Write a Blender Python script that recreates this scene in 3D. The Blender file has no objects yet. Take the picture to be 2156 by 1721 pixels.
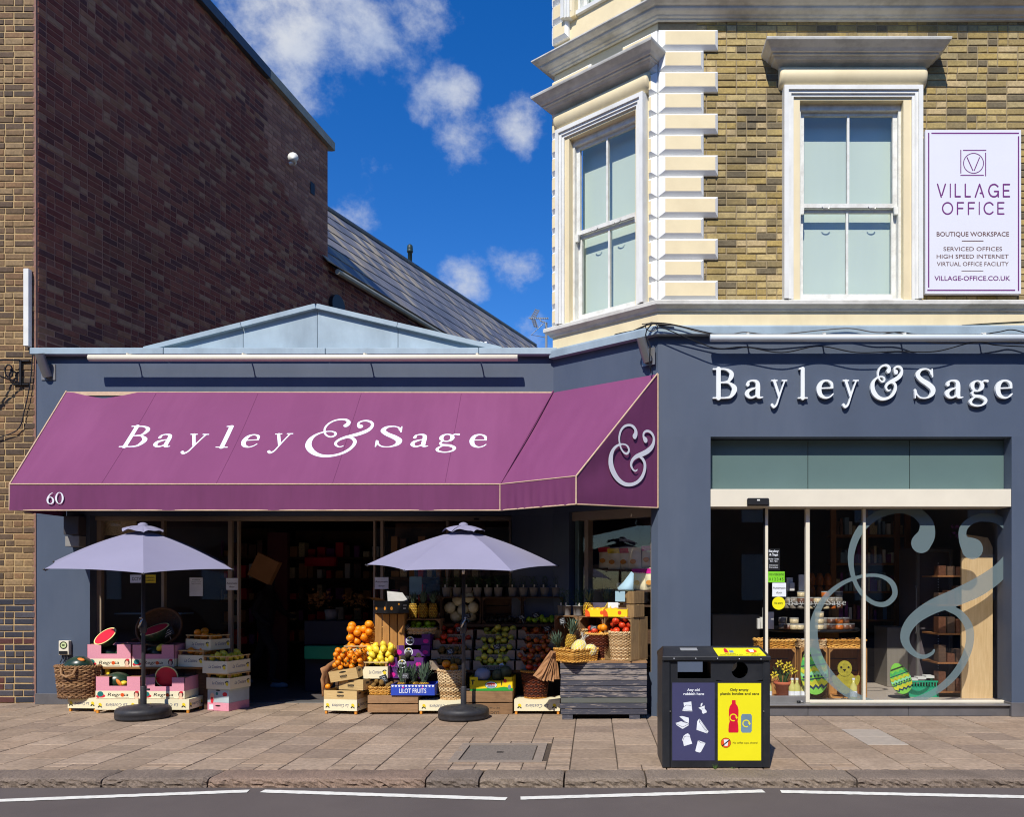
import bpy, bmesh, math, random
import numpy as np
from mathutils import Vector, Matrix, Euler
random.seed(7)
R = math.radians
scene = bpy.context.scene
COL = scene.collection

# ------------------------------------------------------------------ camera
CAM_D, EYE, FPX = 9.1, 1.526, 1640.0        # metres to the right-hand shop front, eye height, focal length (2156 px wide frame)
cam = bpy.data.cameras.new('camera')
cam.sensor_width = 36.0
cam.lens = FPX / 2156.0 * 36.0
cam.shift_x = -172.0 / 2156.0
cam.shift_y = 374.5 / 2156.0
cam.clip_start, cam.clip_end = 0.1, 2000.0
cam_o = bpy.data.objects.new('camera', cam)
COL.objects.link(cam_o)
cam_o.location = (0, -CAM_D, EYE)
cam_o.rotation_euler = (R(90), 0, 0)
scene.camera = cam_o

# ------------------------------------------------------------------ sun
SUN_DIR = Vector((0.285, 1.0, -1.12)).normalized()
sun = bpy.data.lights.new('sun', 'SUN')
sun.energy = 4.5
sun.angle = R(0.53)
sun.color = (1.0, 0.95, 0.86)
sun_o = bpy.data.objects.new('sun', sun)
COL.objects.link(sun_o)
sun_o.location = (-5, -25, 30)
sun_o.rotation_euler = SUN_DIR.to_track_quat('-Z', 'Y').to_euler()

# ------------------------------------------------------------------ world: Nishita sky with fair-weather cumulus
world = bpy.data.worlds.new('World')
scene.world = world
world.use_nodes = True
wn, wl = world.node_tree.nodes, world.node_tree.links
wn.clear()
w_out = wn.new('ShaderNodeOutputWorld')
w_sky = wn.new('ShaderNodeTexSky')
w_sky.sky_type = 'NISHITA'
w_sky.sun_disc = False
w_sky.sun_elevation = math.asin(-SUN_DIR.z)
w_sky.sun_rotation = math.atan2(-SUN_DIR.x, -SUN_DIR.y)
w_sky.altitude = 50
w_sky.air_density = 1.0
w_sky.dust_density = 0.15
w_sky.ozone_density = 4.0
w_hs = wn.new('ShaderNodeHueSaturation')
w_hs.inputs['Saturation'].default_value = 1.36
w_hs.inputs['Hue'].default_value = 0.513
w_hs.inputs['Value'].default_value = 1.0
wl.new(w_sky.outputs[0], w_hs.inputs['Color'])
w_bg = wn.new('ShaderNodeBackground')
w_bg.inputs['Strength'].default_value = 0.145
wl.new(w_hs.outputs[0], w_bg.inputs['Color'])
w_cl = wn.new('ShaderNodeBackground')
w_cl.inputs['Strength'].default_value = 0.72
w_tc = wn.new('ShaderNodeTexCoord')


def wmath(op, a, b=None, c=None, clamp=False):
    n = wn.new('ShaderNodeMath')
    n.operation = op
    n.use_clamp = clamp
    for i, x in enumerate((a, b, c)):
        if x is None:
            continue
        if isinstance(x, (int, float)):
            n.inputs[i].default_value = x
        else:
            wl.new(x, n.inputs[i])
    return n.outputs[0]


def wnoise(scale, detail, rough=0.55, off=(0, 0, 0)):
    mp = wn.new('ShaderNodeMapping')
    mp.inputs['Location'].default_value = off
    mp.inputs['Scale'].default_value = (1, 1, 1.25)
    wl.new(w_tc.outputs['Generated'], mp.inputs['Vector'])
    n = wn.new('ShaderNodeTexNoise')
    n.inputs['Scale'].default_value = scale
    n.inputs['Detail'].default_value = detail
    n.inputs['Roughness'].default_value = rough
    wl.new(mp.outputs[0], n.inputs['Vector'])
    return n.outputs['Fac']


# each cloud: direction (azimuth from +Y towards +X, elevation), angular radius and weight; they go on round the whole sky
CLOUDS = []
for px, py, rad, wgt in ((530, 30, 6.5, 1.3), (690, -40, 6.5, 1.35), (840, 0, 4.0, 1.0), (640, 80, 4.0, 1.1), (610, 180, 3.4, 1.2), (665, 150, 2.4, .85), (952, 182, 2.0, 1.05), (905, 218, 1.6, .6), (1092, 248, 2.2, .95),
                         (980, 305, 2.4, .62), (815, 388, 2.2, .62), (752, 463, 2.4, .74), (965, 600, 2.5, 1.0), (1090, 563, 2.2, .66), (1140, 720, 2.4, .7), (1300, -320, 8, 1.0)):
    x, y, z = (px - 1250) / FPX, 1.0, (1235 - py) / FPX
    CLOUDS.append((Vector((x, y, z)).normalized(), rad, wgt))
crnd = random.Random(5)
for k in range(9):
    az, el = R(55 + crnd.random() * 250), R(12 + crnd.random() * 50)
    CLOUDS.append((Vector((math.sin(az) * math.cos(el), math.cos(az) * math.cos(el), math.sin(el))), 5 + 5 * crnd.random(), .8 + .4 * crnd.random()))
w_acc = None
for d, rad, wgt in CLOUDS:
    n = wn.new('ShaderNodeVectorMath')
    n.operation = 'DOT_PRODUCT'
    n.inputs[1].default_value = d
    wl.new(w_tc.outputs['Generated'], n.inputs[0])
    k = 1.0 / (1.0 - math.cos(R(rad)))
    t = wmath('MULTIPLY_ADD', n.outputs['Value'], k, 1.0 - k)          # 1 at the middle, 0 at the rim
    t = wmath('MULTIPLY', wmath('MAXIMUM', t, -1.0), wgt)
    w_acc = t if w_acc is None else wmath('SMOOTH_MAX', w_acc, t, 0.25)
w_f = wmath('MULTIPLY_ADD', wmath('SUBTRACT', wnoise(11.0, 7, .64), 0.5), 4.2, w_acc)
w_f2 = w_f
w_fac = wn.new('ShaderNodeMapRange')
w_fac.interpolation_type = 'SMOOTHSTEP'
w_fac.inputs['From Min'].default_value = 0.42
w_fac.inputs['From Max'].default_value = 1.9
w_fac.inputs['To Max'].default_value = 0.95
wl.new(w_f2, w_fac.inputs['Value'])
w_ramp = wn.new('ShaderNodeValToRGB')
w_ramp.color_ramp.elements[0].color = (.52, .64, .90, 1)
w_ramp.color_ramp.elements[1].color = (.98, .99, 1.0, 1)
w_ramp.color_ramp.elements[0].position = .25
w_ramp.color_ramp.elements[1].position = .8
wl.new(wmath('MULTIPLY_ADD', wnoise(6.0, 5, .6, (9, 2, 4)), 1.1, -.1), w_ramp.inputs['Fac'])
wl.new(w_ramp.outputs[0], w_cl.inputs['Color'])
w_mix = wn.new('ShaderNodeMixShader')
wl.new(w_fac.outputs[0], w_mix.inputs['Fac'])
wl.new(w_bg.outputs[0], w_mix.inputs[1])
wl.new(w_cl.outputs[0], w_mix.inputs[2])
wl.new(w_mix.outputs[0], w_out.inputs['Surface'])

world.cycles.sampling_method = 'MANUAL'
world.cycles.sample_map_resolution = 256
scene.view_settings.view_transform = 'Standard'
scene.view_settings.look = 'None'
scene.view_settings.exposure = 0.16
scene.view_settings.gamma = 1.0
scene.view_settings.use_curve_mapping = False
scene.render.engine = 'CYCLES'
scene.cycles.use_denoising = True
scene.cycles.max_bounces = 8
scene.cycles.transparent_max_bounces = 16
scene.cycles.sample_clamp_indirect = 6.0
scene.cycles.caustics_reflective = False
scene.cycles.caustics_refractive = False
scene.cycles.filter_width = 1.1

# ================================================================== helpers
def WX(px, Y=0.0):
    return (px - 1250.0) * (CAM_D + Y) / FPX


def WZ(py, Y=0.0):
    return EYE - (py - 1235.0) * (CAM_D + Y) / FPX


def GY(py, z=0.0):
    """depth of the level-z ground seen at a row of the frame"""
    return (EYE - z) * FPX / (py - 1235.0) - CAM_D


def lin(c):
    c /= 255.0
    return c / 12.92 if c <= .04045 else ((c + .055) / 1.055) ** 2.4


def C(r, g, b):
    return (lin(r), lin(g), lin(b), 1.0)


def dim(c, k):
    return (c[0] * k, c[1] * k, c[2] * k, 1.0)


class Nodes:
    def __init__(s, name):
        s.mat = bpy.data.materials.new(name)
        s.mat.use_nodes = True
        s.n, s.l = s.mat.node_tree.nodes, s.mat.node_tree.links
        s.n.clear()
        s.out = s.n.new('ShaderNodeOutputMaterial')
        s.b = s.n.new('ShaderNodeBsdfPrincipled')
        s.l.new(s.b.outputs[0], s.out.inputs['Surface'])
        s.tc = s.n.new('ShaderNodeTexCoord')
        s.vec = s.tc.outputs['Object']

    def math(s, op, a, b=None, c=None, clamp=False):
        n = s.n.new('ShaderNodeMath')
        n.operation, n.use_clamp = op, clamp
        for i, x in enumerate((a, b, c)):
            if x is None:
                continue
            if isinstance(x, (int, float)):
                n.inputs[i].default_value = x
            else:
                s.l.new(x, n.inputs[i])
        return n.outputs[0]

    def noise(s, scale, detail=4, rough=.55, stretch=None, off=None, dist=0):
        v = s.vec
        if stretch or off:
            m = s.n.new('ShaderNodeMapping')
            if stretch:
                m.inputs['Scale'].default_value = stretch
            if off:
                m.inputs['Location'].default_value = off
            s.l.new(v, m.inputs['Vector'])
            v = m.outputs[0]
        n = s.n.new('ShaderNodeTexNoise')
        n.inputs['Scale'].default_value = scale
        n.inputs['Detail'].default_value = detail
        n.inputs['Roughness'].default_value = rough
        n.inputs['Distortion'].default_value = dist
        s.l.new(v, n.inputs['Vector'])
        return n.outputs['Fac']

    def ramp(s, fac, stops, mode='LINEAR'):
        n = s.n.new('ShaderNodeValToRGB')
        cr = n.color_ramp
        cr.interpolation = mode
        while len(cr.elements) < len(stops):
            cr.elements.new(0.5)
        for e, (p, c) in zip(cr.elements, stops):
            e.position, e.color = p, c
        s.l.new(fac, n.inputs['Fac'])
        return n.outputs['Color']

    def mix(s, fac, a, b, mode='MIX'):
        n = s.n.new('ShaderNodeMix')
        n.data_type, n.blend_type = 'RGBA', mode
        for i, x in ((0, fac), (6, a), (7, b)):
            if isinstance(x, (int, float)):
                n.inputs[i].default_value = x
            elif isinstance(x, tuple):
                n.inputs[i].default_value = x
            else:
                s.l.new(x, n.inputs[i])
        return n.outputs[2]

    def rnd(s, seed=0.0):
        oi = s.n.new('ShaderNodeObjectInfo')
        ge = s.n.new('ShaderNodeNewGeometry')
        t = s.math('ADD', oi.outputs['Random'], ge.outputs['Random Per Island'])
        return s.math('FRACT', s.math('MULTIPLY_ADD', t, 7.31, seed))

    def objvec(s):
        """object coordinates shifted by a random amount per object, so that shared meshes do not repeat"""
        oi = s.n.new('ShaderNodeObjectInfo')
        v = s.n.new('ShaderNodeVectorMath')
        v.operation = 'MULTIPLY_ADD'
        s.l.new(oi.outputs['Random'], v.inputs[0])
        v.inputs[1].default_value = (37, 53, 71)
        s.l.new(s.tc.outputs['Object'], v.inputs[2])
        s.vec = v.outputs[0]

    def set(s, col=None, rough=.6, metal=0.0, spec=.5):
        if col is not None:
            if isinstance(col, tuple):
                s.b.inputs['Base Color'].default_value = col
            else:
                s.l.new(col, s.b.inputs['Base Color'])
        if isinstance(rough, (int, float)):
            s.b.inputs['Roughness'].default_value = rough
        else:
            s.l.new(rough, s.b.inputs['Roughness'])
        s.b.inputs['Metallic'].default_value = metal
        s.b.inputs['Specular IOR Level'].default_value = spec

    def bump(s, h, strength=.4, dist=.01):
        n = s.n.new('ShaderNodeBump')
        n.inputs['Strength'].default_value = strength
        n.inputs['Distance'].default_value = dist
        s.l.new(h, n.inputs['Height'])
        s.l.new(n.outputs[0], s.b.inputs['Normal'])


def M(name, col, rough=.6, var=.12, scale=6, bump=0, bscale=80, metal=0, spec=.4, stretch=None, rnd=0, dirt=0, dirtcol=None, dscale=1.5, dstretch=None):
    """plain surface: colour with soft uneven tone, optional per-object tone, dirt patches and fine relief"""
    N = Nodes(name)
    N.objvec()
    f = N.noise(scale, 5, .6, stretch)
    c = N.ramp(f, ((.3, dim(col, 1 - var)), (.7, dim(col, 1 + var))))
    if rnd:
        c = N.mix(1.0, c, N.ramp(N.rnd(), ((0, (1 - rnd,) * 3 + (1,)), (1, (1 + rnd,) * 3 + (1,)))), 'MULTIPLY')
    if dirt:
        g = N.noise(dscale, 6, .65, dstretch, (5, 3, 1))
        c = N.mix(N.math('MULTIPLY', N.ramp(g, ((.45, (0, 0, 0, 1)), (.75, (1, 1, 1, 1)))), dirt), c, dirtcol or dim(col, .4))
    N.set(c, rough, metal, spec)
    if bump:
        N.bump(N.noise(bscale, 5, .6, stretch), bump, .004)
    return N.mat


def PAL(name, cols, rough=.7, var=.2, scale=25, bump=.3, bscale=90, spec=.3, dirt=0, dirtcol=(.02, .018, .015, 1), dscale=.7, mode='CONSTANT', stretch=None):
    """pieces that differ one from the next: a palette picked at random per object or per loose piece"""
    N = Nodes(name)
    st = [(i / len(cols), c) for i, c in enumerate(cols)]
    c = N.ramp(N.rnd(), st, mode)
    N.vec = N.tc.outputs['Object']
    geo = N.n.new('ShaderNodeNewGeometry')
    N.vec = geo.outputs['Position']
    f = N.noise(scale, 5, .65, stretch)
    c = N.mix(1.0, c, N.ramp(f, ((.25, (1 - var,) * 3 + (1,)), (.75, (1 + var,) * 3 + (1,)))), 'MULTIPLY')
    if dirt:
        g = N.noise(dscale, 5, .6)
        c = N.mix(N.math('MULTIPLY', N.ramp(g, ((.48, (0, 0, 0, 1)), (.72, (1, 1, 1, 1)))), dirt), c, dirtcol)
    N.set(c, rough, 0, spec)
    if bump:
        N.bump(N.noise(bscale, 4, .6), bump, .004)
    return N.mat


def WOOD(name, c1, c2, rough=.75, scale=(2, 2, 30), rnd=.2, grey=0.0, bump=.25):
    """grain along the longest axis given by a small stretch value"""
    N = Nodes(name)
    N.objvec()
    f = N.noise(3, 6, .65, scale, dist=.6)
    c = N.ramp(f, ((.25, c1), (.75, c2)))
    c = N.mix(1.0, c, N.ramp(N.rnd(), ((0, (1 - rnd,) * 3 + (1,)), (1, (1 + rnd,) * 3 + (1,)))), 'MULTIPLY')
    if grey:
        g = N.noise(4, 6, .7, None, (1, 9, 2))
        c = N.mix(N.math('MULTIPLY', N.ramp(g, ((.5, (0, 0, 0, 1)), (.68, (1, 1, 1, 1)))), grey), c, (.03, .022, .018, 1))
    N.set(c, rough, 0, .25)
    N.bump(f, bump, .003)
    return N.mat


def GLASS(name, refl=1.0, tint=(1, 1, 1, 1), rough=0.0):
    N = Nodes(name)
    N.n.remove(N.b)
    tr = N.n.new('ShaderNodeBsdfTransparent')
    tr.inputs['Color'].default_value = tint
    gl = N.n.new('ShaderNodeBsdfGlossy')
    gl.inputs['Roughness'].default_value = rough
    gl.inputs['Color'].default_value = (1, 1, 1, 1)
    lw = N.n.new('ShaderNodeLayerWeight')
    lw.inputs['Blend'].default_value = .5
    mx = N.n.new('ShaderNodeMixShader')
    fz = N.math('MULTIPLY_ADD', N.math('POWER', lw.outputs['Facing'], 5.0), .96, .04)
    N.l.new(N.math('MULTIPLY', fz, refl, clamp=True), mx.inputs[0])
    N.l.new(tr.outputs[0], mx.inputs[1])
    N.l.new(gl.outputs[0], mx.inputs[2])
    N.l.new(mx.outputs[0], N.out.inputs['Surface'])
    return N.mat


def FROST(name, col, cover=.6):
    N = Nodes(name)
    N.n.remove(N.b)
    tr = N.n.new('ShaderNodeBsdfTransparent')
    df = N.n.new('ShaderNodeBsdfDiffuse')
    df.inputs['Color'].default_value = col
    mx = N.n.new('ShaderNodeMixShader')
    mx.inputs[0].default_value = cover
    N.l.new(tr.outputs[0], mx.inputs[1])
    N.l.new(df.outputs[0], mx.inputs[2])
    N.l.new(mx.outputs[0], N.out.inputs['Surface'])
    return N.mat


class MB:
    """collects shapes, each with a material slot, and links them as ONE mesh object"""

    def __init__(s, T=None):
        s.v, s.f, s.m, s.sm, s.mi, s.T, s.smooth = [], [], [], [], 0, T, False

    def add(s, vs, fs):
        o = len(s.v)
        if s.T is not None:
            vs = [tuple(s.T @ Vector(p)) for p in vs]
        s.v.extend(tuple(p) for p in vs)
        for f in fs:
            s.f.append(tuple(i + o for i in f))
            s.m.append(s.mi)
            s.sm.append(s.smooth)
        return s

    def box(s, x0, x1, y0, y1, z0, z1, c=0.0):
        if c <= 0:
            vs = [(x, y, z) for x in (x0, x1) for y in (y0, y1) for z in (z0, z1)]
            return s.add(vs, [(0, 1, 3, 2), (4, 6, 7, 5), (0, 4, 5, 1), (2, 3, 7, 6), (0, 2, 6, 4), (1, 5, 7, 3)])
        X, Y, Z = (x0, x1), (y0, y1), (z0, z1)
        vs, idx = [], {}
        for i in (0, 1):
            for j in (0, 1):
                for k in (0, 1):
                    sx, sy, sz = (c if i == 0 else -c), (c if j == 0 else -c), (c if k == 0 else -c)
                    idx[i, j, k] = len(vs)
                    vs += [(X[i], Y[j] + sy, Z[k] + sz), (X[i] + sx, Y[j], Z[k] + sz), (X[i] + sx, Y[j] + sy, Z[k])]
        I = lambda i, j, k, a: idx[i, j, k] + a
        fs = [(I(0, 0, 0, 0), I(0, 0, 1, 0), I(0, 1, 1, 0), I(0, 1, 0, 0)), (I(1, 0, 0, 0), I(1, 1, 0, 0), I(1, 1, 1, 0), I(1, 0, 1, 0)),
              (I(0, 0, 0, 1), I(1, 0, 0, 1), I(1, 0, 1, 1), I(0, 0, 1, 1)), (I(0, 1, 0, 1), I(0, 1, 1, 1), I(1, 1, 1, 1), I(1, 1, 0, 1)),
              (I(0, 0, 0, 2), I(0, 1, 0, 2), I(1, 1, 0, 2), I(1, 0, 0, 2)), (I(0, 0, 1, 2), I(1, 0, 1, 2), I(1, 1, 1, 2), I(0, 1, 1, 2))]
        for k in (0, 1):
            for j in (0, 1):
                fs.append((I(0, j, k, 1), I(1, j, k, 1), I(1, j, k, 2), I(0, j, k, 2)))
        for i in (0, 1):
            for k in (0, 1):
                fs.append((I(i, 0, k, 0), I(i, 1, k, 0), I(i, 1, k, 2), I(i, 0, k, 2)))
            for j in (0, 1):
                fs.append((I(i, j, 0, 0), I(i, j, 1, 0), I(i, j, 1, 1), I(i, j, 0, 1)))
        for q in idx.values():
            fs.append((q, q + 1, q + 2))
        return s.add(vs, fs)

    def prism(s, poly, y0, y1, axis='Y'):
        """polygon of (a, b) pairs pushed along an axis: 'Y' -> (a, y, b), 'X' -> (y, a, b), 'Z' -> (a, b, y)"""
        g = {'Y': lambda a, b, t: (a, t, b), 'X': lambda a, b, t: (t, a, b), 'Z': lambda a, b, t: (a, b, t)}[axis]
        n = len(poly)
        vs = [g(a, b, y0) for a, b in poly] + [g(a, b, y1) for a, b in poly]
        fs = [tuple(range(n)), tuple(range(2 * n - 1, n - 1, -1))] + [(i, i + n, (i + 1) % n + n, (i + 1) % n) for i in range(n)]
        return s.add(vs, fs)

    def tube(s, pts, r, n=8, caps=True, closed=False):
        P = [Vector(p) for p in pts]
        L = len(P)
        rs = [r] * L if isinstance(r, (int, float)) else list(r)
        T = []
        for i in range(L):
            a = P[(i - 1) % L] if closed else P[max(0, i - 1)]
            b = P[(i + 1) % L] if closed else P[min(L - 1, i + 1)]
            d = (b - a)
            T.append(d.normalized() if d.length > 1e-9 else Vector((0, 0, 1)))
        up = Vector((0, 0, 1)) if abs(T[0].z) < .9 else Vector((1, 0, 0))
        u = (up - T[0] * up.dot(T[0])).normalized()
        vs = []
        for i in range(L):
            u = (u - T[i] * u.dot(T[i])).normalized()
            w = T[i].cross(u)
            for k in range(n):
                a = 2 * math.pi * k / n
                vs.append(P[i] + (u * math.cos(a) + w * math.sin(a)) * rs[i])
        fs = []
        for i in range(L if closed else L - 1):
            j = (i + 1) % L
            for k in range(n):
                m = (k + 1) % n
                fs.append((i * n + k, i * n + m, j * n + m, j * n + k))
        if caps and not closed:
            fs += [tuple(range(n - 1, -1, -1)), tuple((L - 1) * n + k for k in range(n))]
        return s.add(vs, fs)

    def lathe(s, prof, n=24, c=(0, 0, 0), wob=None):
        vs, fs, rings = [], [], []
        for i, (r, z) in enumerate(prof):
            if r < 1e-6:
                rings.append([len(vs)] * n)
                vs.append((c[0], c[1], c[2] + z))
            else:
                rings.append(list(range(len(vs), len(vs) + n)))
                for k in range(n):
                    a = 2 * math.pi * k / n
                    q = r * (1 if wob is None else wob(a, z))
                    vs.append((c[0] + q * math.cos(a), c[1] + q * math.sin(a), c[2] + z))
        for a, b in zip(rings, rings[1:]):
            for k in range(n):
                m = (k + 1) % n
                f = [a[k], a[m], b[m], b[k]]
                f = [x for i, x in enumerate(f) if x not in f[:i]]
                if len(f) > 2:
                    fs.append(tuple(f))
        return s.add(vs, fs)

    def disc(s, c, rx, rz, y, n=20):
        return s.add([(c[0] + rx * math.cos(2 * math.pi * k / n), y, c[1] + rz * math.sin(2 * math.pi * k / n)) for k in range(n)], [tuple(range(n))])

    def poly(s, pts):
        return s.add(pts, [tuple(range(len(pts)))])

    def grid(s, fn, nu, nv):
        vs = [fn(i / nu, j / nv) for j in range(nv + 1) for i in range(nu + 1)]
        fs = [(j * (nu + 1) + i, j * (nu + 1) + i + 1, (j + 1) * (nu + 1) + i + 1, (j + 1) * (nu + 1) + i) for j in range(nv) for i in range(nu)]
        return s.add(vs, fs)

    def mesh(s, name, mats):
        me = bpy.data.meshes.new(name)
        me.from_pydata(s.v, [], s.f)
        for m in (mats if isinstance(mats, (list, tuple)) else [mats]):
            me.materials.append(m)
        me.polygons.foreach_set('material_index', s.m)
        me.polygons.foreach_set('use_smooth', s.sm)
        me.update()
        return me


WL = {}                                                  # world place of every empty that only moves its parts


def put(name, me, parent=None, loc=(0, 0, 0), rot=None, scale=None):
    o = bpy.data.objects.new(name, me)
    COL.objects.link(o)
    if parent is not None:
        o.parent = parent
    o.location = loc
    if rot is not None:
        o.rotation_euler = rot
    if scale is not None:
        o.scale = scale
    return o


def tag(o, label=None, cat=None, group=None, kind=None):
    if label:
        o['label'] = label
    if cat:
        o['category'] = cat
    if group:
        o['group'] = group
    if kind:
        o['kind'] = kind
    return o


def thing(name, label, cat, loc=(0, 0, 0), rz=0, group=None, rot=None):
    o = bpy.data.objects.new(name, None)
    COL.objects.link(o)
    o.empty_display_size = .1
    o.location = loc
    o.rotation_euler = rot if rot is not None else (0, 0, rz)
    WL[o.name] = Vector(loc)
    return tag(o, label, cat, group)


def part(name, mb, mats, parent, world=False, fix=True):
    """a piece of a thing; mesh given in the thing's own frame, or in world metres for an unrotated thing"""
    off = None
    if world:
        off = Vector((0, 0, 0))
        p = parent
        while p is not None:
            off += p.location
            p = p.parent
        mb.v = [(a - off.x, b - off.y, c - off.z) for a, b, c in mb.v]
    me = mb.mesh(name, mats)
    if fix:
        fixn(me)
    return put(name, me, parent)


def fixn(me):
    bm = bmesh.new()
    bm.from_mesh(me)
    bmesh.ops.recalc_face_normals(bm, faces=bm.faces)
    bm.to_mesh(me)
    bm.free()


def single(name, mb, mats, label, cat, base=None, group=None, kind=None):
    """a thing that is one mesh, its origin at its base"""
    xs = np.array(mb.v)
    c = Vector(base) if base else Vector(((xs[:, 0].min() + xs[:, 0].max()) / 2, (xs[:, 1].min() + xs[:, 1].max()) / 2, xs[:, 2].min()))
    mb.v = [(a - c.x, b - c.y, d - c.z) for a, b, d in mb.v]
    me = mb.mesh(name, mats)
    fixn(me)
    return tag(put(name, me, None, c), label, cat, group, kind)


def copy_tree(o, parent=None, label=None, group=None):
    c = o.copy()
    COL.objects.link(c)
    c.parent = parent
    if label:
        c['label'] = label
    if group:
        c['group'] = group
    for ch in o.children:
        copy_tree(ch, c)
    return c


def bevel(o, w=.004, seg=2):
    m = o.modifiers.new('bevel', 'BEVEL')
    m.width, m.segments, m.limit_method, m.angle_limit = w, seg, 'ANGLE', R(40)
    return o


# ------------------------------------------------------------------ lettering drawn with a broad pen
def spline(pts, n=14):
    """smooth run through (x, y, r) points"""
    P = np.array(pts, float)
    if len(P) < 3:
        t = np.linspace(0, 1, 30)[:, None]
        return P[0] * (1 - t) + P[-1] * t
    Q = np.vstack([2 * P[0] - P[1], P, 2 * P[-1] - P[-2]])
    out = []
    t = np.linspace(0, 1, n, endpoint=False)[:, None]
    for i in range(1, len(Q) - 2):
        a, b, c, d = Q[i - 1], Q[i], Q[i + 1], Q[i + 2]
        out.append(.5 * ((2 * b) + (c - a) * t + (2 * a - 5 * b + 4 * c - d) * t ** 2 + (3 * b - a - 3 * c + d) * t ** 3))
    out.append(P[-1:])
    return np.vstack(out)


def line(pts):
    out = []
    for a, b in zip(pts, pts[1:]):
        t = np.linspace(0, 1, 24)[:, None]
        out.append(np.array(a, float) * (1 - t) + np.array(b, float) * t)
    return np.vstack(out)


def ring(cx, cy, rx, ry, thick, thin, tilt=0, n=60):
    a = np.linspace(0, 2 * math.pi, n)
    r = thin + (thick - thin) * np.cos(a + tilt) ** 2
    return np.stack([cx + rx * np.cos(a), cy + ry * np.sin(a), r], 1)


def contour(strokes, step, clip=None):
    """union of pen strokes -> (points, polygons, outline segments)"""
    S = np.vstack(strokes)
    S[:, 2] = np.maximum(S[:, 2], step * .35)
    x0, y0 = (S[:, 0] - S[:, 2]).min() - step, (S[:, 1] - S[:, 2]).min() - step
    x1, y1 = (S[:, 0] + S[:, 2]).max() + step, (S[:, 1] + S[:, 2]).max() + step
    if clip:
        x0, y0, x1, y1 = max(x0, clip[0]), max(y0, clip[1]), min(x1, clip[2]), min(y1, clip[3])
    nx, ny = max(2, int(math.ceil((x1 - x0) / step))), max(2, int(math.ceil((y1 - y0) / step)))
    gx, gy = np.linspace(x0, x1, nx + 1), np.linspace(y0, y1, ny + 1)
    F = np.full((ny + 1, nx + 1), -1e9)
    for x, y, r in S:
        d = r - np.sqrt((gx[None, :] - x) ** 2 + (gy[:, None] - y) ** 2)
        np.maximum(F, d, out=F)
    F[F == 0] = 1e-9
    vs, ix, fs, seg = [], {}, [], []

    def vid(key, p):
        if key not in ix:
            ix[key] = len(vs)
            vs.append(p)
        return ix[key]

    for j in range(ny):
        for i in range(nx):
            cs = [(i, j), (i + 1, j), (i + 1, j + 1), (i, j + 1)]
            val = [F[b, a] for a, b in cs]
            if max(val) < 0:
                continue
            poly, cross = [], []
            for k in range(4):
                (a, b), (c, d) = cs[k], cs[(k + 1) % 4]
                va, vb = val[k], val[(k + 1) % 4]
                if va > 0:
                    poly.append(vid((a, b), (gx[a], gy[b])))
                if (va > 0) != (vb > 0):
                    t = va / (va - vb)
                    key = ('e',) + tuple(sorted(((a, b), (c, d))))
                    q = vid(key, (gx[a] + t * (gx[c] - gx[a]), gy[b] + t * (gy[d] - gy[b])))
                    poly.append(q)
                    cross.append(q)
            if len(poly) > 2:
                fs.append(tuple(poly))
                if len(cross) == 2:
                    seg.append(tuple(cross))
    return vs, fs, seg


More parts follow.
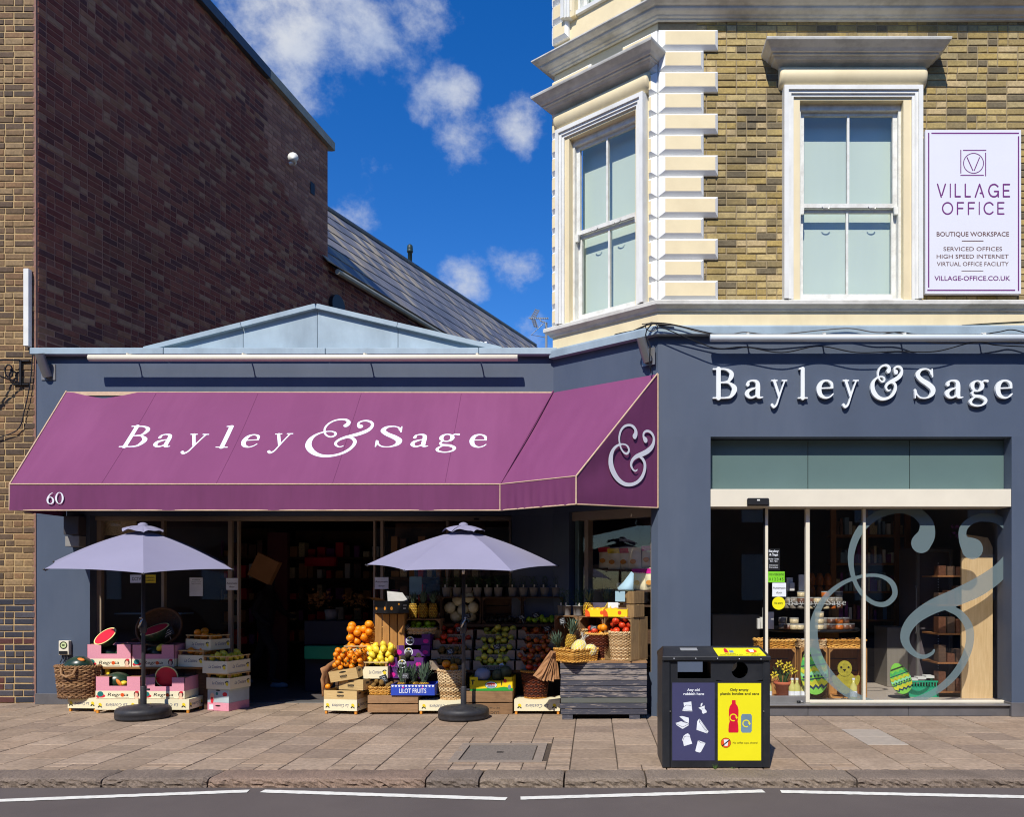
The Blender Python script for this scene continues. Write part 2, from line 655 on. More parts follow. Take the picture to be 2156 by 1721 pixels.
GL = {
    'B': [line([(.17, .02, .072), (.17, .98, .072)]), line([(0, .022, .024), (.36, .022, .024)]), line([(0, .978, .024), (.36, .978, .024)]),
          spline([(.16, .975, .025), (.40, .97, .03), (.57, .87, .06), (.585, .74, .07), (.49, .58, .04), (.3, .535, .024), (.16, .535, .024)]),
          spline([(.3, .535, .024), (.5, .52, .03), (.67, .38, .075), (.67, .24, .078), (.56, .07, .045), (.38, .025, .024), (.16, .025, .024)])],
    'a': [spline([(.09, .46, .055), (.11, .55, .035), (.23, .60, .025), (.36, .56, .05), (.40, .44, .066), (.40, .12, .066), (.45, .035, .032), (.55, .05, .018)]),
          spline([(.40, .37, .02), (.25, .33, .03), (.10, .25, .055), (.07, .13, .062), (.17, .035, .036), (.3, .07, .03), (.4, .17, .02)])],
    'y': [line([(.14, .58, .058), (.34, .10, .055)]), spline([(.58, .58, .03), (.46, .32, .028), (.34, .04, .03), (.24, -.19, .032), (.12, -.27, .045), (.04, -.21, .055)]),
          line([(.02, .598, .022), (.26, .598, .022)]), line([(.47, .598, .022), (.68, .598, .022)])],
    'l': [line([(.17, .02, .07), (.17, .98, .07)]), line([(.0, .022, .022), (.34, .022, .022)]), line([(.03, .985, .02), (.17, 1.01, .04)])],
    'e': [line([(.10, .34, .022), (.47, .36, .022)]),
          spline([(.475, .36, .03), (.44, .52, .042), (.30, .60, .027), (.15, .53, .052), (.08, .33, .07), (.13, .12, .06), (.28, .025, .032), (.42, .07, .022), (.50, .16, .018)])],
    'S': [spline([(.50, .80, .025), (.46, .92, .026), (.34, .98, .024), (.18, .93, .045), (.12, .77, .06), (.22, .62, .07), (.40, .48, .08), (.53, .33, .075), (.52, .15, .055),
                  (.38, .03, .027), (.2, .03, .024), (.09, .14, .025), (.05, .28, .028)]), line([(.52, .98, .016), (.53, .72, .02)]), line([(.045, .02, .016), (.035, .3, .022)])],
    'g': [ring(.24, .42, .15, .165, .058, .024), spline([(.36, .53, .02), (.45, .59, .028), (.54, .58, .042)]),
          spline([(.16, .28, .02), (.09, .19, .03), (.15, .10, .042), (.36, .06, .05), (.49, -.04, .048), (.45, -.17, .032), (.27, -.24, .026), (.08, -.19, .035), (.04, -.09, .042), (.11, .01, .03),
                  (.2, .07, .02)])],
    '6': [spline([(.44, .96, .015), (.24, .78, .04), (.10, .45, .062), (.12, .15, .055), (.27, .02, .03), (.44, .12, .055), (.48, .32, .06), (.4, .52, .045), (.25, .57, .025), (.13, .44, .02)])],
    '0': [ring(.28, .5, .21, .47, .06, .024)],
}
AMP_W = 1.04
_a = lambda pts: spline([((x - 805) / 355.0 * AMP_W, (1362 - y) / 462.0, r / 462.0) for x, y, r in pts], 20)
GL['&'] = [_a([(996, 980, 15), (1005, 960, 13), (1004, 932, 10), (985, 908, 8), (955, 902, 6), (918, 918, 6), (890, 955, 6), (877, 1005, 6), (880, 1055, 5), (893, 1093, 5), (914, 1118, 5), (936, 1121, 6),
               (951, 1100, 6), (946, 1072, 6), (925, 1056, 4), (895, 1057, 4), (860, 1075, 6), (830, 1112, 9), (814, 1165, 14), (815, 1225, 17), (835, 1280, 17), (870, 1326, 14), (915, 1352, 11), (965, 1352, 9),
               (1015, 1328, 9), (1053, 1285, 10), (1075, 1230, 10), (1078, 1180, 10), (1062, 1145, 9), (1040, 1130, 7)]),
           _a([(1083, 993, 16), (1068, 972, 7), (1068, 945, 6), (1085, 925, 6), (1110, 920, 7), (1135, 932, 8), (1151, 962, 8), (1149, 1005, 10), (1130, 1045, 13), (1095, 1080, 14), (1055, 1106, 13), (1015, 1128, 11),
               (985, 1155, 9), (970, 1185, 8), (970, 1212, 7), (984, 1236, 5), (1000, 1244, 4), (1014, 1236, 3), (1018, 1228, 2)])]
_v = .064
GL.update({
    'V': [line([(.0, 1, _v), (.34, 0, _v)]), line([(.42, .16, _v), (.72, 1, _v)])], 'I': [line([(.05, 0, _v), (.05, 1, _v)])], 'L': [line([(.05, 1, _v), (.05, .03, _v), (.5, .03, _v)])],
    'A': [line([(0, 0, _v), (.38, .96, _v)]), line([(.40, 1, _v), (.78, 0, _v)]), line([(.46, .3, _v), (.64, .3, _v)])],
    'G': [spline([(.86, .82, _v), (.70, .94, _v), (.5, .99, _v), (.2, .86, _v), (.05, .5, _v), (.2, .14, _v), (.5, .02, _v), (.76, .1, _v), (.88, .30, _v)]), line([(.9, .02, _v), (.9, .44, _v), (.56, .44, _v)])],
    'E': [line([(.62, .98, _v), (.05, .98, _v), (.05, .03, _v), (.62, .03, _v)]), line([(.05, .5, _v), (.55, .5, _v)])], 'O': [ring(.5, .5, .47, .48, _v, _v)],
    'F': [line([(.62, .98, _v), (.05, .98, _v), (.05, 0, _v)]), line([(.05, .5, _v), (.55, .5, _v)])],
    'C': [spline([(.86, .80, _v), (.70, .94, _v), (.5, .99, _v), (.2, .86, _v), (.05, .5, _v), (.2, .14, _v), (.5, .02, _v), (.70, .07, _v), (.86, .2, _v)])]})


def glyph(ch, step=.022):
    vs, fs, seg = contour([a.copy() for a in GL[ch]], step)
    return np.array(vs), fs, seg


GCACHE = {}


def glyph_mb(mb, ch, x0, x1, h, place, depth=0.0):
    """one letter fitted between x0 and x1, cap height h; place(a, b, t) -> world point, t = thickness 0..depth"""
    if ch not in GCACHE:
        GCACHE[ch] = glyph(ch)
    vs, fs, seg = GCACHE[ch]
    mn, mx = vs[:, 0].min(), vs[:, 0].max()
    n = len(vs)
    P = [(x0 + (v[0] - mn) / (mx - mn) * (x1 - x0), v[1] * h) for v in vs]
    if depth <= 0:
        mb.add([place(a, b, 0) for a, b in P], fs)
    else:
        mb.add([place(a, b, 0) for a, b in P] + [place(a, b, depth) for a, b in P], [tuple(i + n for i in f) for f in fs] + [(a, b, b + n, a + n) for a, b in seg])
    return mb


TCACHE = {}


def text_mb(mb, s, x, z, h, place, align='C', shear=0, width=None, bold=0):
    """plain sans lettering from the built-in font, flat; h = cap height, fitted to width if given"""
    key = (s, shear, bold)
    if key not in TCACHE:
        cu = bpy.data.curves.new('lettering', 'FONT')
        cu.body, cu.size, cu.shear, cu.fill_mode = s, 1.0, shear, 'FRONT'
        cu.resolution_u = 3
        cu.offset = bold
        ob = bpy.data.objects.new('lettering', cu)
        COL.objects.link(ob)
        dg = bpy.context.evaluated_depsgraph_get()
        me = bpy.data.meshes.new_from_object(ob.evaluated_get(dg))
        TCACHE[key] = ([tuple(v.co) for v in me.vertices], [tuple(p.vertices) for p in me.polygons])
        bpy.data.objects.remove(ob)
        bpy.data.curves.remove(cu)
        bpy.data.meshes.remove(me)
    vs, fs = TCACHE[key]
    if not vs:
        return mb
    xs = [v[0] for v in vs]
    mn, mx = min(xs), max(xs)
    k = h / .69
    kx = k if width is None else width / (mx - mn)
    w = (mx - mn) * kx
    x0 = x - w / 2 if align == 'C' else (x if align == 'L' else x - w)
    return mb.add([place(x0 + (v[0] - mn) * kx, z + v[1] * k, 0) for v in vs], fs)

# ================================================================== materials of the place
m_white = M('white_paint', C(228, 228, 222), .5, .05, 3, .15, 40, dirt=.28, dirtcol=C(150, 146, 132), dscale=2.2)
m_cream = M('cream_masonry_paint', C(232, 215, 174), .75, .05, 3, .35, 120, dirt=.18, dirtcol=C(176, 152, 110), dscale=1.8)
m_cream2 = M('smooth_cream_paint', C(230, 214, 174), .55, .05, 3, .1, 60, dirt=.22, dirtcol=C(170, 148, 104), dscale=2.5, dstretch=(1, 1, .3))
m_stone = M('weathered_painted_stone', C(208, 206, 197), .7, .1, 5, .3, 60, dirt=.6, dirtcol=C(120, 116, 104), dscale=3, dstretch=(1, 1, 2.5))
m_blue = M('slate_blue_render', C(75, 86, 104), .55, .06, 1.6, .22, 160, dirt=.35, dirtcol=C(98, 106, 120), dscale=1.1, dstretch=(1.6, 1, .35))
m_lead = M('pale_lead_sheet', C(160, 178, 188), .45, .1, 2.5, .15, 30, spec=.5, dirt=.5, dirtcol=C(118, 132, 142), dscale=2.2, dstretch=(1, 1, .35))
m_alu = M('brushed_aluminium', C(150, 148, 146), .4, .1, 8, 0, metal=.6, dirt=.2)
m_frame = M('off_white_frame', C(226, 218, 198), .35, .04, 3, dirt=.12, dirtcol=C(170, 160, 140))
m_beige = M('beige_aluminium_frame', C(150, 134, 116), .4, .08, 4, dirt=.2)
m_plinth = M('grey_metal_plinth', C(104, 102, 104), .5, .14, 5, .1, 60, metal=.2, dirt=.35)
m_black = M('black_metal', (.012, .012, .014, 1), .45, .2, 6)
m_glass = GLASS('shop_glass', .75)
m_wglass = GLASS('window_glass', 1.3)
m_transom = M('frosted_green_glass', C(96, 118, 116), .18, .05, 1.2, spec=.6)
m_mortar = M('stock_mortar', C(152, 136, 106), .9, .18, 20, .5, 150)
m_mortar3 = M('sandy_mortar', C(186, 158, 112), .9, .15, 20, .4, 150)
m_mortar2 = M('dark_mortar', C(140, 104, 90), .9, .2, 20, .4, 150)
m_stock = PAL('yellow_stock_brick', [C(180, 158, 104), C(166, 146, 94), C(190, 168, 114), C(154, 134, 88), C(176, 152, 92), C(136, 120, 84), C(186, 164, 120), C(162, 140, 86), C(116, 104, 80), C(170, 152, 108)],
              .85, .3, 40, .6, 90, dirt=.65, dirtcol=(.045, .038, .027, 1), dscale=.9)
m_brown = PAL('brown_stock_brick', [C(124, 100, 72), C(110, 88, 66), C(138, 112, 80), C(96, 78, 62), C(122, 94, 68), C(84, 70, 58), C(132, 102, 72), C(104, 84, 62), C(142, 118, 86)], .85, .32, 30, .6, 90,
              dirt=.4, dirtcol=(.04, .03, .022, 1), dscale=.8)
m_engin = PAL('blue_engineering_brick', [C(62, 62, 70), C(54, 54, 62), C(70, 68, 74), C(48, 48, 56), C(64, 60, 64), C(76, 74, 80), C(58, 56, 62), C(84, 50, 46)], .5, .2, 30, .3, 90, spec=.5)
m_redbk = PAL('dark_red_brick', [C(122, 70, 60), C(110, 62, 56), C(132, 80, 66), C(96, 58, 54), C(138, 98, 76), C(114, 74, 66), C(106, 56, 50), C(146, 114, 92), C(88, 56, 56), C(126, 78, 64), C(120, 68, 58)],
              .9, .25, 12, .5, 60, dirt=.35, dirtcol=(.02, .012, .012, 1), dscale=.6)
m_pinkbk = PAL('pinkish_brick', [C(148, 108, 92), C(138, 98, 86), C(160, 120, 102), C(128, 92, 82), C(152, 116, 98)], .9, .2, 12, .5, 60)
m_slate = PAL('roof_slate', [C(104, 104, 112), C(116, 114, 118), C(94, 97, 106), C(110, 110, 114), C(126, 120, 114), C(88, 91, 100), C(118, 117, 120), C(150, 138, 118), C(100, 102, 108), C(162, 150, 128)], .55, .1, 10, .2, 60, spec=.4)
m_slab = PAL('concrete_paving', [C(154, 134, 114), C(163, 142, 121), C(146, 127, 108), C(156, 133, 111), C(168, 147, 126), C(142, 123, 106)], .9, .3, 22, .6, 220, dirt=.45, dirtcol=C(112, 96, 80), dscale=2.2, mode='LINEAR')
m_slabn = M('new_paving', C(164, 152, 138), .85, .08, 14, .4, 220)
m_joint = M('sand_joint', C(80, 68, 56), .95, .25, 25, .5, 200)
m_kerb = PAL('granite_kerb', [C(122, 108, 96), C(128, 114, 100), C(116, 104, 94), C(134, 113, 98), C(130, 118, 104)], .9, .5, 70, .9, 160, dirt=.5, dirtcol=C(80, 70, 62), dscale=2.5)
m_line = M('road_paint', C(226, 224, 214), .7, .06, 20, .2, 200, dirt=.4, dirtcol=C(160, 154, 144), dscale=14)


def asphalt():
    N = Nodes('asphalt')
    f = N.noise(1.2, 5, .6)
    g = N.noise(320, 3, .7)
    c = N.ramp(f, ((.3, C(82, 74, 72)), (.7, C(98, 89, 85))))
    c = N.mix(.35, c, N.ramp(g, ((.35, C(58, 53, 52)), (.7, C(136, 126, 120)))))
    N.set(c, .9, 0, .25)
    N.bump(g, .6, .004)
    return N.mat


m_asph = asphalt()


def struct(name, mb, mats):
    me = mb.mesh(name, mats)
    fixn(me)
    return tag(put(name, me), kind='structure')


# ================================================================== ground, road, kerb, pavement
mb = MB()
mb.poly([(-400, -400, -.30), (400, -400, -.30), (400, 400, -.30), (-400, 400, -.30)])
struct('ground', mb, m_joint)
ROADZ = -.075
mb = MB()
mb.box(-120, 120, -14.5, -2.915, -.29, ROADZ)
struct('road', mb, m_asph)

# white zig-zag marking by the kerb, four strokes
for (ax, ay, bx, by) in ((-30, 1689, 523, 1668), (552, 1668, 1066, 1684.5), (1096, 1683, 1608, 1668), (1644, 1669, 2190, 1681)):
    Ya, Yb = GY(ay, ROADZ), GY(by, ROADZ)
    A, B = Vector((WX(ax, Ya), Ya)), Vector((WX(bx, Yb), Yb))
    n = Vector((-(B - A).y, (B - A).x)).normalized() * .042
    mb = MB()
    seg = 60
    rr = random.Random(int(ax))
    e = [[(A + (B - A) * (i / seg) + n * sgn * (1 + rr.uniform(-.09, .09))) for i in range(seg + 1)] for sgn in (-1, 1)]
    z = ROADZ + .005
    mb.add([(p.x, p.y, z) for p in e[0]] + [(p.x, p.y, z) for p in e[1]], [(i, i + 1, seg + 2 + i, seg + 1 + i) for i in range(seg)])
    struct('road_marking', mb, m_line)

# kerb stones
kerb = tag(put('kerb', None), kind='structure')
kerb.location = (0, -2.77, -.2)
kx = [-14.0, -11.2, -8.6, -6.2] + [(px - 1250) * 6.18 / FPX for px in (211, 435, 895, 1008, 1187, 1361, 1806)] + [3.6, 5.2, 7.0, 8.7, 10.4, 12.2, 14]
for i, (a, b) in enumerate(zip(kx, kx[1:])):
    rr = random.Random(i)
    if b - a > 1.9:
        pieces = 2
    else:
        pieces = 1
    for q in range(pieces):
        a1, b1 = a + (b - a) * q / pieces + .007, a + (b - a) * (q + 1) / pieces - .007
        prof = [(.15, .0), (.15, .199), (.06, .2), (-.02, .2), (-.09, .2), (-.128, .197), (-.144, .189), (-.150, .176), (-.151, .158), (-.149, .14), (-.152, .12), (-.151, .10), (-.15, .0)]
        nx = max(6, int((b1 - a1) / .028))
        mb = MB()
        vs = []
        for k in range(nx + 1):
            t = k / nx
            end = min(t, 1 - t) * (b1 - a1)
            rd = max(0, .02 - end) * .6
            for (y, z) in prof:
                rough = 0.003 if z > .18 else .011
                vs.append((a1 + (b1 - a1) * t, y + (rr.uniform(-rough, rough) if y < 0 else 0) + (rd if y < -.1 else 0), z + (rr.uniform(-.003, .003) if z > .15 else 0) - (rd if z > .15 else 0)))
        m = len(prof)
        mb.add(vs, [(k * m + j, k * m + j + 1, (k + 1) * m + j + 1, (k + 1) * m + j) for k in range(nx) for j in range(m - 1)] + [tuple(range(m)), tuple(nx * m + j for j in range(m - 1, -1, -1))])
        part('kerb_stone', mb, m_kerb, kerb)

# pavement: small-element slabs in columns square to the kerb, half-slab steps filled with setts
mb = MB()
mb.box(-14, 14, -2.62, 1.25, -.28, -.011)
pav = struct('pavement', mb, m_joint)
SL = .405
cover = (-1.30, -.42, -2.38, -1.50)                     # inspection cover with its concrete surround
slab_me = []
for v in range(4):
    rr = random.Random(v + 40)
    mb = MB()
    h = SL / 2 - .0045
    mb.box(-h, h, -h, h, -.03, 0, .0045)
    me = mb.mesh('paving_slab', m_slab)
    fixn(me)
    slab_me.append(me)
mb = MB()
mb.box(-.0975, .0975, -.0475, .0475, -.03, 0, .004)
sett_me = mb.mesh('sett', m_slab)
fixn(sett_me)
mbn = MB()
h = SL / 2 - .0035
mbn.box(-h, h, -h, h, -.03, 0, .0045)
newslab = mbn.mesh('paving_slab', m_slabn)
fixn(newslab)
prr = random.Random(3)
x = -8.3 - 4 * SL
ci = 0
while x < 7.6:
    off = SL / 2 if ci % 2 else 0.0
    y = -2.615
    if off:
        for k in range(2):
            for q in range(2):
                xx, yy = x + .1 + .2025 * q, y + .05 + .1 * k
                if xx < WX(-330, yy):
                    continue
                put('sett', sett_me, pav, (xx, yy, prr.uniform(-.002, .002)), (0, 0, prr.uniform(-.02, .02)))
        y += off
    while y < 1.05:
        cx, cy = x + SL / 2, y + SL / 2
        hit = cx + SL / 2 > cover[0] and cx - SL / 2 < cover[1] and cy + SL / 2 > cover[2] and cy - SL / 2 < cover[3]
        under = cy > .75 and cx > .3
        vis = cx > WX(-330, cy) and cx < WX(2420, cy)
        if hit and vis:
            for q in range(2):
                for k in range(4):
                    sx, sy = x + .1 + .2025 * q, y + .05 + .1 * k
                    if not (sx + .1 > cover[0] + .09 and sx - .1 < cover[1] - .09 and sy + .05 > cover[2] + .09 and sy - .05 < cover[3] - .09):
                        put('sett', sett_me, pav, (sx, sy, prr.uniform(-.002, .002)), (0, 0, prr.uniform(-.02, .02)))
        elif vis and not under:
            new = abs(cx - WX(1832, -1.4)) < .2 and abs(cy + 1.25) < .42
            put('paving_slab', newslab if new else slab_me[prr.randrange(4)], pav, (cx, cy, prr.uniform(-.0025, .0015)), (prr.uniform(-.004, .004), prr.uniform(-.004, .004), prr.choice((0, R(90), R(180), R(270))) + prr.uniform(-.003, .003)))
        y += SL
    x += SL
    ci += 1

# inspection cover set in the slabs
m_cover = M('worn_cast_cover', C(120, 110, 100), .8, .3, 60, .8, 90)
m_conc = M('concrete_surround', C(140, 126, 112), .9, .15, 18, .5, 180)
t = thing('inspection_cover', 'square grey inspection cover let into the paving slabs', 'manhole cover', (-.86, -1.94, 0))
mb = MB()
for q in ((-.41, .41, -.41, -.33), (-.41, .41, .33, .41), (-.41, -.33, -.33, .33), (.33, .41, -.33, .33)):
    mb.box(q[0], q[1], q[2], q[3], -.03, .001)
part('surround', mb, m_conc, t)
mb = MB()
mb.box(-.318, .318, -.318, .318, -.03, -.002, .003)
part('plate', mb, m_cover, t)
mb = MB()
mb.box(-.03, .03, -.02, .02, -.004, .0005)
part('keyhole', mb, m_black, t)


# ================================================================== bricklaying
def brick_mesh(L, H, D, seed, mats, c=.006):
    """box open at the back, front edges worn, faces a little out of true"""
    rr = random.Random(seed)
    j = lambda a: rr.uniform(-a, a)
    h, l = H / 2, L / 2
    vs = [(sx * l, 0, sz * h) for sx, sz in ((-1, -1), (1, -1), (1, 1), (-1, 1))]
    vs += [(sx * l + j(.002), -D + c, sz * h + j(.002)) for sx, sz in ((-1, -1), (1, -1), (1, 1), (-1, 1))]
    vs += [(sx * (l - c) + j(.003), -D + j(.0015), sz * (h - c) + j(.002)) for sx, sz in ((-1, -1), (1, -1), (1, 1), (-1, 1))]
    fs = [(8, 9, 10, 11)]
    for a in (0, 4):
        for k in range(4):
            fs.append((a + k, a + (k + 1) % 4, a + 4 + (k + 1) % 4, a + 4 + k))
    return vs, fs


def free(u0, u1, holes):
    seg = [(u0, u1)]
    for a, b in holes:
        out = []
        for p, q in seg:
            if b <= p or a >= q:
                out.append((p, q))
            else:
                if a > p:
                    out.append((p, a))
                if b < q:
                    out.append((b, q))
        seg = out
    return seg


def lay(parent, O, U, spans, z0, z1, course, mats, pick, SLEN=.225, HLEN=.112, joint=.011, D=.02, limit=300, seed=1, rank=None, hidden=None, headers=.45):
    """spans(z) -> free stretches along U; pick(u, z) -> material; the largest in view are pieces, the rest one mass"""
    rr = random.Random(seed)
    O, U = Vector(O), Vector((U[0], U[1], 0)).normalized()
    ang = math.atan2(U.y, U.x)
    specs, n, z = [], 0, z0
    while z + course * .5 < z1:
        zc = z + course / 2
        for (a, b) in spans(zc):
            u = a - (rr.random() * .1 if n % 2 else 0)
            u = a
            first = True
            while u < b - .02:
                L = HLEN if (rr.random() < headers or (first and n % 2)) else SLEN
                first = False
                e = min(u + L, b)
                if b - e < .05:
                    e = b
                specs.append((u + (e - u) / 2, zc, e - u - joint))
                u = e
        z += course
        n += 1
    pw = parent
    off = Vector((0, 0, 0))
    while pw is not None:
        off += pw.location
        pw = pw.parent
    lib, rows = {}, []
    for (u, zc, L) in specs:
        P = O + U * u
        P.z = zc
        if hidden and hidden(P):
            continue
        rows.append((rank(P) if rank else (P - cam_o.location).length, P, L, pick(u, zc)))
    rows.sort(key=lambda r: r[0])
    mass = {}
    for i, (_, P, L, m) in enumerate(rows):
        rot = (rr.uniform(-.008, .008), rr.uniform(-.006, .006), ang + rr.uniform(-.006, .006))
        push = rr.uniform(-.003, .003)
        if i < limit:
            kind = round(L, 2)
            key = (kind, m.name, rr.randrange(3))
            if key not in lib:
                vs, fs = brick_mesh(kind, course - joint, D, hash((kind, key[2])) % 1000, m)
                me = bpy.data.meshes.new('brick')
                me.from_pydata(vs, [], fs)
                me.materials.append(m)
                lib[key] = me
            o = put('brick', lib[key], parent, P - off - Vector((-U.y, U.x, 0)) * push, rot, (L / kind, 1, 1))
        else:
            mb = mass.setdefault(m.name, (MB(), m))[0]
            mb.T = Matrix.Translation(P - off) @ Euler(rot).to_matrix().to_4x4()
            vs, fs = brick_mesh(L, course - joint, D, i % 97, m)
            mb.add(vs, fs)
    for mb, m in mass.values():
        o = put('brickwork', mb.mesh('brickwork', m), parent)
        o['kind'] = 'stuff'


def offset_path(path, d):
    """plan polyline moved d to its right-hand side with mitred corners"""
    out = []
    P = [Vector(p) for p in path]
    for i, p in enumerate(P):
        ns = []
        for a, b in ((i - 1, i), (i, i + 1)):
            if 0 <= a and b < len(P):
                t = (P[b] - P[a]).normalized()
                ns.append(Vector((t.y, -t.x)))
        if len(ns) == 1:
            out.append(p + ns[0] * d)
        else:
            m = (ns[0] + ns[1]).normalized()
            out.append(p + m * (d / max(.2, m.dot(ns[0]))))
    return out


def moulding(mb, path, prof, caps=True):
    """profile (out, z) run along a plan polyline, outwards to its right"""
    rows = [[(q.x, q.y, z) for q in offset_path(path, o)] for o, z in prof]
    n = len(path)
    vs = [p for r in rows for p in r]
    fs = [(j * n + i, j * n + i + 1, (j + 1) * n + i + 1, (j + 1) * n + i) for j in range(len(prof) - 1) for i in range(n - 1)]
    mb.add(vs, fs)
    if caps:
        for e in (0, n - 1):
            mb.poly([rows[j][e] for j in range(len(prof))])
    return mb

# ================================================================== tall brick building on the left
LB = thing('brick_building', 'tall brown brick building with a long dark red flank at the left edge', 'building', (-7.27, 1.05, 0))
SD = Vector((.265, 1.0)).normalized()                   # flank runs back and to the right
P0 = Vector((-7.27, 1.05))
flank = lambda s, z, out=0: (P0.x + SD.x * s + SD.y * out, P0.y + SD.y * s - SD.x * out, z)
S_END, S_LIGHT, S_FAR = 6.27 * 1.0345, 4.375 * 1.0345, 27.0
top = lambda s: 11.62 - .112 * s
EV = lambda s: 8.43 + .048 * (s - 6.486)
RG = lambda s: 11.52 + .084 * (s - 10.24)
mb = MB()
mb.box(-13, -7.275, 1.065, 1.5, 0, 13.4)
wf = part('front_wall', mb, m_mortar3, LB, True)
mb = MB()
NB = 8
mb.add([flank(.0, 0), flank(S_END, 0), flank(S_END, top(S_END)), flank(0, top(0)), flank(0, 0, -.6), flank(S_END, 0, -.6), flank(S_END, top(S_END), -.6), flank(0, top(0), -.6)],
       [(0, 1, 2, 3), (4, 7, 6, 5), (1, 5, 6, 2), (3, 2, 6, 7), (0, 3, 7, 4)])
ws = part('flank_wall', mb, m_mortar2, LB, True)
lay(wf, (-7.75, 1.065, 0), (1, 0), lambda z: [(-2.4, .474)], 0.0, 9.35, .0851, None, lambda u, z: m_engin if z < 1.36 else m_brown, SLEN=.245, HLEN=.125, limit=300, seed=4, D=.009, joint=.014,
    rank=lambda P: (50 if P.x < WX(-12, 1.05) else 0) + abs(P.z - 3))
cpx = lambda P: abs(P.z - 6) + abs(P.y) * .5
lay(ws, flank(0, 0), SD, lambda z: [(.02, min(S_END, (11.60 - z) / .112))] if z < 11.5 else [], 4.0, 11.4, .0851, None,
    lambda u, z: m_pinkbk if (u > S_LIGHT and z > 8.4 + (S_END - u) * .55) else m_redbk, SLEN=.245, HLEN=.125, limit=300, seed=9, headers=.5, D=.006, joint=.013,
    hidden=lambda P: (EYE + (P.z - EYE)) > 12 or (1235 - (P.z - EYE) * FPX / (CAM_D + P.y)) < -30)
# metal coping on the flank, in lengths
m_cop = M('dark_metal_coping', C(66, 74, 84), .45, .12, 3, spec=.5)
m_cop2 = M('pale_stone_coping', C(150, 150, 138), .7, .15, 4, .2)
cuts = [0, 1.2, 2.35, 3.35, S_LIGHT, S_END + .12]
for k, (a, b) in enumerate(zip(cuts, cuts[1:])):
    mb = MB()
    a1 = a + .008
    vs = []
    for s in (a1, b):
        z = top(s)
        vs += [flank(s, z - .12, .03), flank(s, z - .12, .1), flank(s, z + .05, .1), flank(s, z + .07, -.65), flank(s, z, -.65)]
    mb.add(vs, [(0, 1, 6, 5), (1, 2, 7, 6), (2, 3, 8, 7), (3, 4, 9, 8), (4, 0, 5, 9), (0, 1, 2, 3, 4), (5, 9, 8, 7, 6)])
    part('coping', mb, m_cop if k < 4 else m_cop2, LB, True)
mb = MB()                                                # dark air brick in the flank
s0 = 5.72 * 1.0345
zc = WZ(397, P0.y + SD.y * s0)
mb.add([flank(s0 - .05, zc - .11, .02), flank(s0 + .09, zc - .11, .02), flank(s0 + .09, zc + .13, .02), flank(s0 - .05, zc + .13, .02)], [(0, 1, 2, 3)])
part('air_brick', mb, m_black, LB, True)

t_s = 5.05 * 1.0345                                        # white horn lamp on the flank
zc = WZ(345, P0.y + SD.y * t_s)
c = flank(t_s, zc, .0)
t = thing('wall_floodlight', 'small white lamp fixed high on the dark red flank wall', 'lamp', c)
mb = MB()
q = lambda s, z, o: tuple(Vector(flank(t_s + s, zc + z, o)))
mb.tube([q(0, 0, .0), q(0, 0, .12)], .035, 8)
mb.tube([q(0, 0, .12), q(-.1, -.01, .18)], .03, 8)
part('arm', mb, m_white, t, True)
mb = MB()
mb.smooth = True
mb.tube([q(-.08, 0, .17), q(-.16, -.01, .2), q(-.2, -.01, .22)], [.03, .045, .1], 12)
part('lamp_head', mb, m_white, t, True)

# ------------------------------------------------------------------ long slated building behind
SB = thing('slate_roof_building', 'long low brick building with a patched grey slate roof, running back behind the gable', 'building', flank(S_END, 0))
ws2 = part('flank_wall', mb := MB().add([flank(S_END + .01, 0), flank(S_FAR, 0), flank(S_FAR, EV(S_FAR)), flank(S_END + .01, EV(S_END)), flank(S_END + .01, 0, -.5), flank(S_FAR, 0, -.5), flank(S_FAR, EV(S_FAR), -.5), flank(S_END + .01, EV(S_END), -.5)],
                                         [(0, 1, 2, 3), (4, 7, 6, 5), (1, 5, 6, 2), (3, 2, 6, 7), (0, 3, 7, 4)]), m_mortar2, SB, True)
lay(ws2, flank(0, 0), SD, lambda z: [(max(S_END + .02, 6.486 + (z - 8.40) / .048), 17)], 5.4, 8.9, .0851, None, lambda u, z: m_redbk, SLEN=.245, HLEN=.125, limit=0, seed=12, D=.006, joint=.013)
RB = 2.5
roof = lambda s, k, lift=0.0: (P0.x + SD.x * s - SD.y * (RB * k) + SD.y * lift * .76, P0.y + SD.y * s + SD.x * (RB * k) - SD.x * lift * .76, EV(s) + (RG(s) - EV(s)) * k + lift * .65)
mb = MB()
for q in (-.03, -.15):
    mb.grid(lambda u, v: roof(S_END + (S_FAR - S_END) * u, -.06 + 1.06 * v, q), 40, 6)
rf = part('roof', mb, m_black, SB, True)
ROWS, SW = 7, .30
srr = random.Random(21)
base = Vector(SB.location)
slate_lib = {}
cand = []
for r in range(ROWS):
    k0, k1 = -.05 + r * 1.04 / ROWS, -.05 + (r + 1.18) * 1.04 / ROWS
    s = S_END - .2 + (SW / 2 if r % 2 else 0)
    while s < S_FAR:
        cand.append((s, r, k0, min(k1, 1.0)))
        s += SW
cand.sort(key=lambda q: q[0])
mass = MB()
